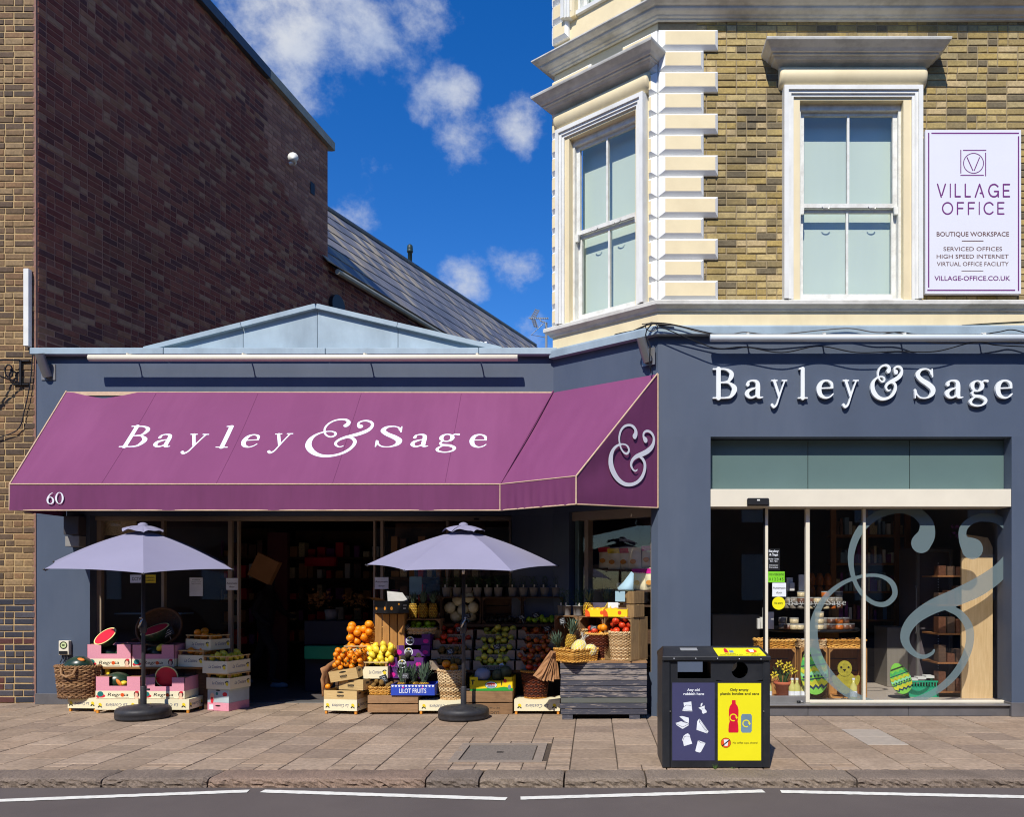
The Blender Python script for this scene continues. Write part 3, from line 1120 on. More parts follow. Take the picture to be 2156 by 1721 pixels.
for i, (s, r, k0, k1) in enumerate(cand):
    tgt = MB() if i < 300 else mass
    lift0, lift1 = .028 + srr.uniform(0, .006), .010
    g = .004
    vs = [roof(s + g, k0, lift0), roof(s + SW - g, k0, lift0), roof(s + SW - g, k1, lift1), roof(s + g, k1, lift1),
          roof(s + g, k0, lift0 - .02), roof(s + SW - g, k0, lift0 - .02), roof(s + SW - g, k1, lift1 - .008), roof(s + g, k1, lift1 - .008)]
    fs = [(0, 1, 2, 3), (4, 7, 6, 5), (0, 4, 5, 1), (1, 5, 6, 2), (3, 7, 4, 0)]
    if i < 300:
        cc = Vector(vs[0])
        me = bpy.data.meshes.new('slate')
        me.from_pydata([tuple(Vector(v) - cc) for v in vs], [], fs)
        me.materials.append(m_slate)
        put('slate', me, rf, cc - base)
    else:
        tgt.add([tuple(Vector(v) - base) for v in vs], fs)
if mass.v:
    put('slating', mass.mesh('slating', m_slate), rf)['kind'] = 'stuff'
mb = MB()
mb.tube([roof(S_END, 1.0, .03), roof(S_FAR, 1.0, .03)], .07, 8)
part('ridge', mb, m_cop, SB, True)
mb = MB()                                                # gutter along the eaves
mb.tube([roof(S_END, -.1, -.02), roof(S_FAR, -.1, -.02)], .06, 8)
part('gutter', mb, m_cop2, SB, True)
mb = MB()
sv = 14.75
b0 = roof(sv, 1.0)
mb.smooth = True
mb.lathe([(.07, -.3), (.07, .36), (.095, .37), (.1, .42), (.085, .44), (.095, .47), (.085, .58), (.05, .62), (0, .63)], 14, b0)
single('vent_pipe', mb, M('dark_green_cowl', C(38, 56, 52), .5), 'dark green vent pipe with a cowl standing on the slate ridge', 'vent pipe')
s2 = 14.3
mb = MB()
b1 = roof(s2, -.02, .12)
mb.smooth = True
mb.lathe([(0, -.02), (.08, 0), (.1, .1), (.09, .2), (0, .24)], 10, b1)
mb.tube([(b1[0], b1[1], b1[2] + .1), (b1[0] + .2, b1[1] - .1, b1[2] + .16)], .05, 8)
single('security_light', mb, m_white, 'little white light clipped to the eaves of the slate roof', 'lamp')
mb = MB()                                                # dark arched vent low on the flank
s3 = 6.75
zc = WZ(646, P0.y + SD.y * s3)
mb.prism([(.16 * math.cos(a), .24 * math.sin(a)) for a in np.linspace(0, 2 * math.pi, 20, endpoint=False)], 0, -.1)
mb.v = [tuple(Vector(flank(s3 + x * 1.5, zc + z, -y))) for x, y, z in mb.v]
single('wall_vent', mb, m_black, 'black rounded vent on the red flank wall just above the gable', 'vent')

# projecting sign, bracket and cable on the brown brick front
mb = MB()
xa, xb = WX(45, .95), WX(56, .95)
mb.box(xa, xb, .98, 1.05, WZ(727, .95), WZ(563, .95), .004)
single('projecting_sign', mb, m_white, 'narrow white projecting sign seen edge-on on the brown brick front', 'sign')
t = thing('iron_bracket', 'black wrought-iron scroll bracket on the brown brick front', 'bracket', (WX(40, 1.05), 1.05, WZ(808, 1.05)))
mb = MB()
xw = WX(40, 1.0)
mb.tube([(xw, 1.03, WZ(757, 1.0)), (xw, 1.03, WZ(810, 1.0))], .016, 8)
mb.tube([(xw - .1, 1.04, WZ(808, 1)), (xw + .1, 1.04, WZ(808, 1))], .014, 6)
mb.tube([(xw - .02, 1.04, WZ(759, 1)), (xw + .11, 1.04, WZ(758, 1))], .014, 6)
part('wall_bar', mb, m_black, t, True)
mb = MB()
A = [(xw - a, 1.02 - .9 * a, z) for a, z in ((0, WZ(758, 1)), (.15, WZ(764, 1)), (.3, WZ(778, 1)), (.5, WZ(782, 1)))]
mb.tube([tuple(p[:3]) for p in spline(A, 8)], .011, 6)
A = [(xw - a, 1.02 - .9 * a, z) for a, z in ((0, WZ(806, 1)), (.15, WZ(798, 1)), (.3, WZ(790, 1)), (.5, WZ(784, 1)))]
mb.tube([tuple(p[:3]) for p in spline(A, 8)], .011, 6)
part('arm', mb, m_black, t, True)
mb = MB()
sp = [(xw - .03 - .10 * (1 - k / 26) * (1 - math.cos(k * .42)) * .7 - .05, 1.0, WZ(784, 1) + .11 * (1 - k / 30) * math.sin(k * .42)) for k in range(24)]
mb.tube(sp, .010, 6)
part('scroll', mb, m_black, t, True)
mb = MB()
mb.tube([tuple(p) for p in spline([(WX(66, 1), 1.03, WZ(735, 1)), (WX(62, 1), 1.02, WZ(800, 1)), (WX(50, 1), 1.02, WZ(860, 1)), (WX(34, 1), 1.02, WZ(905, 1)), (WX(-20, 1), 1.02, WZ(925, 1))], 10)], .007, 5)
single('wall_cable', mb, m_black, 'thin black cable drooping across the brown brick front', 'cable')

# ================================================================== single-storey shop in the middle
FY = .95                                                 # its front plane
SH = thing('shop_building', 'slate blue single-storey shop front with a low pale gable on its parapet', 'building', (-3.8, FY, 0))
XL, XR = WX(77, FY), -.52
HEAD, TOPZ = 2.44, 4.50
m_dark = M('dark_interior_paint', C(92, 84, 88), .8, .1, 2)
m_floor_in = M('shop_floor_tile', C(96, 90, 88), .45, .12, 3, spec=.5)
mb = MB()
mb.box(XL, XR, FY, FY + .3, HEAD, TOPZ)
fas = part('fascia', mb, m_blue, SH, True)
mb = MB()
mb.box(XL, WX(189, FY), FY + .002, FY + .32, 0.0, HEAD - .002)
part('pier', mb, m_blue, SH, True)
mb = MB()
mb.box(WX(1077, FY), XR, FY + .002, FY + .32, 0.0, HEAD - .002)
part('pier', mb, m_blue, SH, True)
mb = MB()
mb.box(XL - .01, WX(189, FY) + .01, FY - .018, FY + .1, 0, .14, .004)
part('plinth', mb, m_plinth, SH, True)
# coping flashing in lengths
xs = [WX(72, FY), WX(352, FY), WX(690, FY), WX(1010, FY), XR + .05]
for a, b in zip(xs, xs[1:]):
    mb = MB()
    mb.box(a + .003, b - .003, FY - .09, FY + .45, TOPZ - .005, TOPZ + .08, .006)
    part('coping', mb, m_lead, SH, True)
# gable: four lead-clad panels and a capping
GYp = FY + .06
gx = [WX(p, GYp) for p in (318, 512, 668, 838, 1046)]
gz = [4.585, 4.585 + .545 * (512 - 318) / (668 - 318), 5.13, 4.585 + .545 * (1046 - 838) / (1046 - 668), 4.585]
for k in range(4):
    mb = MB()
    a, b = gx[k] + .004, gx[k + 1] - .004
    za, zb = gz[k], gz[k + 1]
    mb.prism([(a, 4.582), (b, 4.582), (b, zb), (a, za)], GYp, GYp + .25)
    part('gable_panel', mb, m_lead, SH, True)
for k in range(4):
    a, b = Vector((gx[k], gz[k])), Vector((gx[k + 1], gz[k + 1]))
    d = (b - a).normalized()
    n = Vector((-d.y, d.x))
    e = 0.06 if k in (0, 3) else 0
    p = [a - d * (e if k == 0 else -.003), b + d * (e if k == 3 else -.003)]
    mb = MB()
    mb.prism([tuple(p[0] - n * .01), tuple(p[1] - n * .01), tuple(p[1] + n * .05), tuple(p[0] + n * .05)], GYp - .06, GYp + .3)
    part('gable_capping', mb, m_lead, SH, True)
# flat roof behind the parapet, and the room
mb = MB()
pl = [(XL + .05, FY + .3), (XR, FY + .3), (XR, 6.4), (-5.22, 6.4)]
mb.prism(pl, 3.2, 4.2, 'Z')
part('roof', mb, m_dark, SH, True)
mb = MB()
mb.prism([(a, b) for a, b in pl], -.2, -.004, 'Z')
part('floor', mb, m_floor_in, SH, True)
mb = MB()
mb.box(-5.4, XR, 6.3, 6.4, 0, 3.2)
part('back_wall', mb, m_dark, SH, True)
mb = MB()
mb.prism([(XL + .05, FY + .33), (XL + .2, FY + .33), (-5.07, 6.3), (-5.22, 6.3)], 0, 3.2, 'Z')
part('side_wall', mb, m_dark, SH, True)
mb = MB()
mb.box(XR - .2, XR - .02, FY + .33, 6.3, 0, 3.2)
part('side_wall', mb, m_dark, SH, True)
# glazed front: head beam, mullions, panes either side of the open doorway
GLY = FY + .17
mb = MB()
mb.box(WX(200, GLY), WX(1079, GLY), GLY - .06, GLY + .1, HEAD - .055, HEAD - .003, .004)
part('head_beam', mb, m_beige, SH, True)
mb = MB()
mb.box(WX(1000, GLY), WX(1010, GLY), GLY - .08, GLY - .062, HEAD - .05, HEAD - .03)
part('door_sensor', mb, m_black, SH, True)
ZM = HEAD - .056
for a, b in ((203, 216), (342, 348), (482, 490), (501, 505), (787, 791), (802, 808), (940, 945), (1072, 1077)):
    mb = MB()
    mb.box(WX(a, GLY), WX(b, GLY), GLY - .03, GLY + .04, .0, ZM, .003)
    part('mullion', mb, m_beige, SH, True)
mb = MB()
mb.box(WX(503, GLY), WX(791, GLY), GLY - .07, GLY + .12, -.003, .012)
part('threshold', mb, m_alu, SH, True)
for a, b, z0 in ((216, 342, .08), (348, 482, .08), (490, 501, .02), (791, 802, .02), (808, 940, .08), (945, 1072, .08)):
    mb = MB()
    mb.box(WX(a, GLY) - .002, WX(b, GLY) + .002, GLY, GLY + .008, z0, ZM)
    part('glass_pane', mb, m_glass, SH, True)
    if z0 > .05:
        mb = MB()
        mb.box(WX(a, GLY), WX(b, GLY), GLY - .025, GLY + .035, .0, .079)
        part('bottom_rail', mb, m_beige, SH, True)

# ================================================================== corner building on the right
CB = thing('corner_building', 'cream and yellow stock brick corner building over a slate blue shop front', 'building', (2.5, 0, 0))
CL, CR = Vector((-.52, .95)), Vector((.75, 0))           # the canted corner, left and right end
CU = (CR - CL).normalized()
CN = Vector((CU.y, -CU.x))                               # outwards
CLEN = (CR - CL).length
cant = lambda u, z, out=0.0: (CL.x + CU.x * u + CN.x * out, CL.y + CU.y * u + CN.y * out, z)
front = lambda u, z, out=0.0: (u, -out, z)
RX = 9.4


def cpoly(f, pts, out0, out1):
    """plate on a face: polygon of (u, z) between two distances out of it"""
    n = len(pts)
    mb = MB()
    mb.add([f(u, z, out0) for u, z in pts] + [f(u, z, out1) for u, z in pts], [tuple(range(n)), tuple(range(2 * n - 1, n - 1, -1))] + [(i, (i + 1) % n, (i + 1) % n + n, i + n) for i in range(n)])
    return mb


rect = lambda a, b, c, d: [(a, c), (b, c), (b, d), (a, d)]
OX0, OX1, OZ0, OZ1 = WX(1496), WX(2130), .0, WZ(920)
BANDZ = 4.55
# blue render, ground floor
part('pier', cpoly(front, rect(.75, OX0, 0, OZ1), -.32, 0), m_blue, CB, True)
part('pier', cpoly(front, rect(OX1, RX, 0, OZ1), -.32, 0), m_blue, CB, True)
part('fascia', cpoly(front, rect(.75, RX, OZ1, BANDZ - .002), -.32, 0), m_blue, CB, True)
part('fascia', cpoly(cant, rect(0.0, CLEN, 2.47, BANDZ - .002), -.3, 0), m_blue, CB, True)
CW0, CW1 = .2576, 1.493
part('pier', cpoly(cant, rect(0, CW0, 0, 2.469), -.3, -.001), m_blue, CB, True)
part('pier', cpoly(cant, rect(CW1, CLEN, 0, 2.469), -.3, -.001), m_blue, CB, True)
part('stall_riser', cpoly(cant, rect(CW0, CW1, 0, .5), -.3, -.1), m_blue, CB, True)
for a, b in ((.75, OX0), (OX1, RX)):
    mb = MB()
    mb.box(a - .012, b + .012, -.022, .2, 0, .165, .004)
    part('plinth', mb, m_plinth, CB, True)
# canted shop window under the awning
part('window_head', cpoly(cant, rect(CW0, CW1, 2.36, 2.468), -.2, -.06), m_beige, CB, True)
for u in (CW0 + .05, CW0 + .2, CW1 - .04):
    part('mullion', cpoly(cant, rect(u - .03, u + .03, .5, 2.36), -.2, -.1), m_beige if u > .4 else m_transom, CB, True)
for a, b in ((.34, .425), (.49, 1.42)):
    part('glass_pane', cpoly(cant, rect(a, b, .5, 2.36), -.155, -.147), m_glass, CB, True)

# right-hand shop window
SY = .17                                                 # how far it stands back
gx3 = [OX0, WX(1701, SY), WX(1915, SY), OX1]
for a, b in zip(gx3, gx3[1:]):
    part('transom_panel', cpoly(front, rect(a + .004, b - .004, WZ(1030), OZ1 - .012), -SY - .02, -SY), m_transom, CB, True)
mb = MB()
mb.box(OX0 + .001, OX1 - .003, SY - .17, SY + .1, WZ(1068), WZ(1030) - .002, .005)
part('header_beam', mb, m_frame, CB, True)
GS = SY + .02
ZB = WZ(1475, GS)
for a, b, z0, mm in ((1610, 1616, .14, m_frame), (1695, 1703.5, .14, m_frame), (1815.5, 1821, ZB, m_frame), (2123, 2130, .14, m_frame)):
    mb = MB()
    mb.box(WX(a, GS), WX(b, GS), GS - .035, GS + .03, z0, WZ(1068) - .002, .004)
    part('mullion', mb, mm, CB, True)
mb = MB()
mb.box(WX(1607.5, GS), WX(1609.5, GS), GS - .03, GS + .03, .14, WZ(1068) - .002)
part('door_gasket', mb, m_black, CB, True)
mb = MB()
mb.box(WX(1703.5, GS), WX(2123, GS), GS - .035, GS + .03, WZ(1485, GS), ZB, .004)
part('bottom_rail', mb, m_frame, CB, True)
mb = MB()
mb.box(OX0, WX(1695, GS), GS - .03, GS + .025, .125, WZ(1466, GS), .004)
part('door_bottom_rail', mb, m_alu, CB, True)
for k, px in enumerate((1683, 1690)):
    mb = MB()
    mb.smooth = True
    mb.lathe([(0, -.012), (.02, -.01), (.022, .01), (0, .014)], 10, (WX(px, .1), GS - .055, .155))
    part('door_stop', mb, m_black if k == 0 else m_alu, CB, True)
for a, b in ((1496, 1607), (1616, 1695), (1703.5, 1815.5), (1821, 1914), (1914.8, 2123)):
    mb = MB()
    mb.box(WX(a, GS), WX(b, GS), GS, GS + .008, .14, WZ(1068) + .0)
    part('glass_pane', mb, m_glass, CB, True)
for a, b in ((OX0, WX(1703)), (WX(1703) + .003, WX(1915)), (WX(1915) + .003, OX1)):
    mb = MB()
    mb.box(a, b, .035, .3, .0, WZ(1488), .004)
    part('sill_panel', mb, m_plinth, CB, True)
mb = MB()
mb.box(OX0, OX1, .0, .3, WZ(1488) + .001, WZ(1484.5), .003)
part('sill', mb, m_alu, CB, True)
# door sensor on the beam
mb = MB()
mb.box(WX(1572), WX(1618), -.05, -.002, WZ(1066), WZ(1050), .012)
so = part('door_sensor', mb, m_black, CB, True)
mb = MB()
mb.box(WX(1592), WX(1598), -.0525, -.0505, WZ(1056), WZ(1053))
part('indicator', mb, m_white, so, True)

# room behind
m_wall_in = M('grey_interior_wall', C(112, 108, 104), .8, .06, 2)
m_floor2 = M('pale_shop_floor', C(168, 158, 146), .5, .08, 4, spec=.5)
mb = MB()
mb.prism([(OX0 - .1, .3), (RX - .3, .3), (RX - .3, 4.4), (OX0 - 1.5, 4.4)], -.1, .14, 'Z')
part('floor', mb, m_floor2, CB, True)
mb = MB()
mb.box(OX0 - 1.6, RX - .1, 4.3, 4.5, 0, 3.5)
part('back_wall', mb, m_dark, CB, True)
mb = MB()
mb.box(WX(2112, .4), RX - .1, .33, 4.3, 0, 3.3)
part('side_wall', mb, m_wall_in, CB, True)
mb = MB()
mb.prism([(OX0 - .45, .33), (OX0 - .02, .33), (OX0 - 1.3, 4.3), (OX0 - 1.6, 4.3)], 0, 3.3, 'Z')
part('side_wall', mb, m_dark, CB, True)
mb = MB()
mb.prism([(.70, .34), (RX - .1, .34), (RX - .1, 4.5), (-.5, 4.5), (-.5, 1.26)], 3.3, 3.6, 'Z')
part('ceiling', mb, m_dark, CB, True)

# ------------------------------------------------------------------ upper storeys
UPY = -.02                                               # upper wall stands 2 cm behind the fascia
TOPB = 13.0
z_s0, z_s1 = WZ(657), WZ(637)                            # sill band
z_c0 = 8.14                                            # underside of the string cornice
W_U0, W_U1, W_Z0, W_Z1 = WX(1682), WX(1899), z_s1 + .02, WZ(216)
A_U0, A_U1, A_Z1 = WX(1647), WX(1936), 7.325


def holed(f, u0, u1, z0, z1, holes, o0, o1):
    mb, z = MB(), z0
    for (a, b, c, d) in sorted(holes, key=lambda h: h[2]):
        for q in (rect(u0, u1, z, c), rect(u0, a, c, d), rect(b, u1, c, d)):
            p = cpoly(f, q, o0, o1)
            mb.add(p.v, p.f)
        z = d
    p = cpoly(f, rect(u0, u1, z, z1), o0, o1)
    return mb.add(p.v, p.f)


bandpath = [tuple(CL), tuple(CR), (RX, 0)]
part('front_wall', holed(front, .75, RX, BANDZ + .001, TOPB, [(W_U0 - .01, W_U1 + .01, W_Z0 - .02, W_Z1 + .01)], -.17, UPY), m_mortar, CB, True)
fw = CB.children[-1]
part('cant_wall', holed(cant, 0, CLEN - .006, BANDZ + .001, TOPB, [(.286, 1.312, W_Z0 - .02, W_Z1 + .01), (.37, 1.23, z_c0 + .6, z_c0 + 2.61)], -.17, UPY), m_cream, CB, True)
mb = MB()
mb.box(-.5, -.3, 1.0, 5, BANDZ, TOPB)
part('return_wall', mb, m_cream, CB, True)
mb = MB()
moulding(mb, bandpath, [(.0, BANDZ + .02), (.012, BANDZ + .02), (.012, z_s0 + .005), (0, z_s0 + .005)])
part('cream_band', mb, m_cream2, CB, True)
mb = MB()
moulding(mb, [(-.52 + .3, 1.35)] + bandpath, [(-.01, z_s0 - .005), (.03, z_s0), (.045, z_s0 + .025), (.075, z_s0 + .045), (.095, z_s0 + .06), (.095, z_s1 - .012), (.085, z_s1), (-.01, z_s1 + .012)])
part('sill_band', mb, m_stone, CB, True)
cuts = [0, .8, 1.7]
mb = MB()
moulding(mb, bandpath, [(-.01, BANDZ - .10), (.085, BANDZ - .10), (.09, BANDZ - .02), (.085, BANDZ + .0), (-.01, BANDZ + .03)])
part('lead_flashing', mb, m_lead, CB, True)
mb = MB()
moulding(mb, [(-.52 + .3, 1.35)] + bandpath, [(-.01, z_c0 - .01), (.02, z_c0 - .008), (.025, z_c0 + .01), (.05, z_c0 + .015), (.06, z_c0 + .03), (.10, z_c0 + .045), (.12, z_c0 + .06), (.125, z_c0 + .085), (.15, z_c0 + .09), (.19, z_c0 + .11), (.205, z_c0 + .125),
                       (.205, z_c0 + .14), (-.01, z_c0 + .2)])
part('string_cornice', mb, m_stone, CB, True)

hole = (A_U0 + .03, A_U1 - .03, z_s1, A_Z1 + .22)


def spans_front(z):
    hs = [(hole[0], hole[1])] if hole[2] < z < hole[3] else []
    return free(1.2, RX - .05, hs)


def behind_sign(P):
    px, py = 1250 + P.x * FPX / (CAM_D + P.y), 1235 - (P.z - EYE) * FPX / (CAM_D + P.y)
    return 1962 < px < 2136 and 288 < py < 600


lay(fw, (0, -UPY + 0.0, 0), (1, 0), spans_front, z_s1 + .005, z_c0, .0812, None, lambda u, z: m_stock, SLEN=.235, HLEN=.118, D=.010, joint=.013, limit=300, seed=31,
    rank=lambda P: (5 if behind_sign(P) or P.x > 5.1 else 0) + abs(P.x - 2.0) * .3 + abs(P.z - 5.5) * .1, headers=.4)

# quoins: white bevelled edges, cream faces
m_qw = M('white_quoin_edge', C(234, 234, 230), .6, .04, 4, .3, 90)
PITCH = .2437


def quoin(f, u0, u1, z0, h, parent, out=.05, cl=.035, cr=.035, ct=.036, cb=.045):
    mb = MB()
    a, b, c, d = u0, u1, z0 + .004, z0 + h - .004
    B = [f(a, c, -.02), f(b, c, -.02), f(b, d, -.02), f(a, d, -.02)]
    E = [f(a, c, out * .3), f(b, c, out * .3), f(b, d, out * .3), f(a, d, out * .3)]
    F = [f(a + cl, c + cb, out), f(b - cr, c + cb, out), f(b - cr, d - ct, out), f(a + cl, d - ct, out)]
    mb.add(B + E + F, [(0, 1, 5, 4), (1, 2, 6, 5), (2, 3, 7, 6), (3, 0, 4, 7), (4, 5, 9, 8), (5, 6, 10, 9), (6, 7, 11, 10), (7, 4, 8, 11)])
    mb.mi = 1
    mb.add(F, [(0, 1, 2, 3)])
    return part('quoin', mb, [m_qw, m_cream], parent, True)


NQ = 14
for k in range(NQ):
    z = z_s1 + .01 + k * PITCH
    if z + PITCH > z_c0 + .05:
        break
    quoin(front, .757, WX(1511) if k % 2 == 0 else WX(1481), z, PITCH, CB, cl=.075)
    wide = z > A_Z1 + .30
    quoin(cant, 1.47 if not wide else 1.1, CLEN - .004, z, PITCH, CB, cl=.02, cr=.06)
    quoin(cant, .002, .085 if not wide else .62, z, PITCH, CB, cl=.02, cr=.02)
    quoin(lambda u, z, o: (-.52 + u * .79 - o, .95 + u * .61 - o * .2, z), 0.004, .2, z, PITCH, CB)
for k in range(18):
    z = z_c0 + .36 + k * PITCH
    quoin(cant, .002, .36 if k % 2 else .26, z, PITCH, CB)
    quoin(front, .757, 1.45 if k % 2 else 1.28, z, PITCH, CB)
    quoin(cant, 1.25 if k % 2 else 1.35, CLEN - .004, z, PITCH, CB)
    quoin(lambda u, z, o: (-.52 + u * .79 - o, .95 + u * .61 - o * .2, z), 0.004, .2, z, PITCH, CB)

m_blind = M('pale_blind', C(194, 210, 194), .8, .05, 1.5, stretch=(1, 1, .2))
m_sash = M('peeling_sash_paint', C(226, 226, 218), .5, .06, 6, .2, 60, dirt=.4, dirtcol=C(140, 130, 112), dscale=9)


def sash_window(f, u0, u1, z0, z1, a0, a1, az1, hood=True, label=''):
    """moulded surround, reveal, two sashes of two panes, a blind, roll frieze and hood"""
    w = part('window', MB().add([f(u0, z0, -.24), f(u1, z0, -.24), f(u1, z1, -.24), f(u0, z1, -.24)], [(0, 1, 2, 3)]), m_blind, CB, True)

    def sub(name, mb, m):
        return part(name, mb, m, w, True)

    # architrave in three steps
    m1 = (u0 - a0)
    stp = [(0, .05, .105), (.05, .085, .085), (.085, .115, .068)]
    bot = z_s1 + .012 if z0 < 6 else z0 - .05
    for (i0, i1, o) in stp:
        mb = MB()
        for q in (rect(a0 + i0, a0 + i1, bot, az1 - i0), rect(a1 - i1, a1 - i0, bot, az1 - i0), rect(a0 + i1, a1 - i1, az1 - i1, az1 - i0)):
            p = cpoly(f, q, -.03, o)
            mb.add(p.v, p.f)
        sub('architrave', mb, m_white)
    i = .115
    mb = MB()
    for q in (rect(a0 + i, u0, bot, az1 - i), rect(u1, a1 - i, bot, az1 - i), rect(u0, u1, z1, az1 - i)):
        p = cpoly(f, q, -.16, .045)
        mb.add(p.v, p.f)
    sub('inner_frame', mb, m_cream2)
    # sashes: upper one stands forward of the lower
    zm = z0 + (z1 - z0) * .485
    um = (u0 + u1) / 2
    fw_ = .05
    for (b0, b1, oo) in ((zm, z1 - .07, -.075), (z0 + .02, zm + .0, -.115)):
        mb = MB()
        for q in (rect(u0 + .03, u0 + .03 + fw_, b0, b1), rect(u1 - .03 - fw_, u1 - .03, b0, b1), rect(um - .013, um + .013, b0, b1),
                  rect(u0 + .03 + fw_, um - .013, b1 - .04, b1), rect(um + .013, u1 - .03 - fw_, b1 - .04, b1),
                  rect(u0 + .03 + fw_, um - .013, b0, b0 + (.05 if b0 > z0 + .1 else .1)), rect(um + .013, u1 - .03 - fw_, b0, b0 + (.05 if b0 > z0 + .1 else .1))):
            p = cpoly(f, q, oo - .035, oo)
            mb.add(p.v, p.f)
        sub('sash', mb, m_sash)
        for (ga, gb) in ((u0 + .08, um - .013), (um + .013, u1 - .08)):
            sub('pane', cpoly(f, rect(ga, gb, b0 + .04, b1 - .035), oo - .022, oo - .017), m_wglass)
    mb = MB()
    for q in (rect(u0, u0 + .03, z0, z1), rect(u1 - .03, u1, z0, z1), rect(u0 + .03, u1 - .03, z1 - .07, z1)):
        p = cpoly(f, q, -.155, -.03)
        mb.add(p.v, p.f)
    sub('box_frame', mb, m_sash)
    for u in (u0 + .05, u1 - .05):
        sub('sash_horn', cpoly(f, [(u - .02, zm - .09), (u + .02, zm - .09), (u + .025, zm), (u - .025, zm)], -.075, -.045), m_sash)
    for u in (u0 + .33, u1 - .33):
        mb = MB()
        mb.tube([f(u + .045 * math.cos(a), zm - .0 - .03 * math.sin(a), -.05) for a in np.linspace(0, math.pi, 9)], .006, 5)
        sub('sash_lift', mb, m_alu)
    sub('sill', cpoly(f, rect(u0 - .01, u1 + .01, z0 - .03, z0 + .02), -.18, .02), m_white)
    if hood:
        # roll frieze
        r0, r1 = a0 - .045, a1 + .06
        mb = MB()
        mb.smooth = True
        zc, rr_ = az1 + .13, .13
        n = 12
        arc = [(-.02 + 1.0 * rr_ * math.cos(t), zc + rr_ * math.sin(t)) for t in np.linspace(-math.pi / 2, math.pi / 2, n)]
        vs = []
        us = [r0 - .0, r0 + .012, r0 + .04, r1 - .04, r1 - .012, r1]
        ks = [.80, .93, 1, 1, .93, .80]
        for u, k in zip(us, ks):
            vs += [f(u, zc + (z - zc) * k, o * k) for o, z in arc]
        mb.add(vs, [(i * n + j, i * n + j + 1, (i + 1) * n + j + 1, (i + 1) * n + j) for i in range(5) for j in range(n - 1)] + [tuple(range(n)), tuple(5 * n + j for j in range(n))])
        sub('roll_frieze', mb, m_cream2)
        # hood cornice with returns
        zh = az1 + .228
        prof = [(-.02, zh)] + [(o, zh + z * .5) for o, z in ((.03, 0), (.045, .04), (.09, .07), (.13, .10), (.15, .145), (.175, .15), (.175, .185), (.20, .19), (.225, .24), (.265, .29), (.295, .33), (.30, .365), (.30, .39))] + [(-.02, zh + .235)]
        h0, h1 = a0 - .02, a1 + .02
        rows = []
        for o, z in prof:
            k = max(o, 0)
            rows.append([f(h0 - k * .75, z, -.03), f(h0 - k * .75, z, o), f(h1 + k * .75, z, o), f(h1 + k * .75, z, -.03)])
        mb = MB()
        mb.add([p for r in rows for p in r], [(j * 4 + i, j * 4 + i + 1, (j + 1) * 4 + i + 1, (j + 1) * 4 + i) for j in range(len(prof) - 1) for i in range(3)])
        sub('hood', mb, m_stone)
    return w


sash_window(front, W_U0, W_U1, W_Z0, W_Z1, A_U0, A_U1, A_Z1)
sash_window(cant, .296, 1.302, W_Z0, W_Z1, .115, 1.44, A_Z1)
sash_window(cant, .38, 1.22, z_c0 + .62, z_c0 + 2.6, .2, 1.4, z_c0 + 2.8, hood=False)

# ------------------------------------------------------------------ terrace across the street, behind the viewer (seen only in the panes)
OB = thing('terrace_across_street', 'brick terrace across the street, mirrored faintly in the shop glass', 'building', (0, -19.5, 0))
m_far = M('plain_brown_brick', C(120, 96, 76), .9, .2, 3)
mb = MB()
mb.box(-40, 40, -25, -19.5, -.2, 9.5)
part('wall', mb, m_far, OB, True)
mb = MB()
mb.prism([(-25.3, 9.5), (-19.2, 9.5), (-22.2, 11.5)], -40.2, 40.2, 'X')
part('roof', mb, m_cop, OB, True)
wme = MB()
wme.box(-.5, .5, 0, .05, 0, 1.7)
wme = wme.mesh('window', m_white)
for k in range(18):
    for z in (1.0, 3.9, 6.7):
        put('window', wme, OB, (-36 + k * 4.2, .0, z))

# ================================================================== awning
m_awn = M('plum_canvas', C(122, 62, 102), .75, .05, 1.2, .25, 500, spec=.25, dirt=.45, dirtcol=C(142, 80, 120), dscale=.8, dstretch=(2.4, .35, .35))
m_awnv = M('plum_canvas_valance', C(112, 55, 94), .75, .06, 2, .25, 500, spec=.25, dirt=.4, dirtcol=C(92, 46, 76), dscale=2.5, dstretch=(4, 1, .5))
m_pipe = M('beige_piping', C(206, 176, 146), .7, .12, 20)
m_print = M('white_sign_paint', C(226, 226, 232), .6, .03, 5)
AW = thing('awning', 'plum canvas awning with white lettering wrapping the shop corner', 'awning', (-3.4, FY, 2.4))
W0, W1, W2 = Vector((WX(140, FY), FY - .004, 4.04)), Vector((CL.x, CL.y - .004, 4.03)), Vector((.744, -.006, 4.005))
F0, F1, F2 = Vector((-6.675, -.2, 2.687)), Vector((-1.07, -.2, 2.687)), Vector((-.186, -.86, 2.687))
VB = 2.394


def panel(a, b, c, d, wr, nu=70, nv=18, sagfn=None, seed=0):
    """quad a-b (wall) to d-c (front) with gentle slack"""
    rr = random.Random(seed)
    ph = [rr.uniform(0, 6) for _ in range(6)]
    n = (b - a).cross(d - a).normalized()
    if n.z < 0:
        n = -n

    def fn(u, v):
        p = a.lerp(b, u).lerp(d.lerp(c, u), v)
        w = wr * math.sin(math.pi * v) * (math.sin(u * 21 + ph[0] + v * 2) * .5 + math.sin(u * 37 + ph[1] - v * 3) * .3 + math.sin(u * 9 + ph[2]) * .6) - wr * 1.2 * math.sin(math.pi * v)
        p = p + n * w
        if sagfn:
            p = p + sagfn(p, u, v)
        return tuple(p)
    return fn


def slack(p, u, v):
    """top edge has come away from the wall near the left end"""
    k = max(0, 1 - abs((p.x - WX(222, FY)) / .42)) ** .7 * max(0, 1 - v * 7)
    return Vector((0, -.04 * k, -.10 * k))


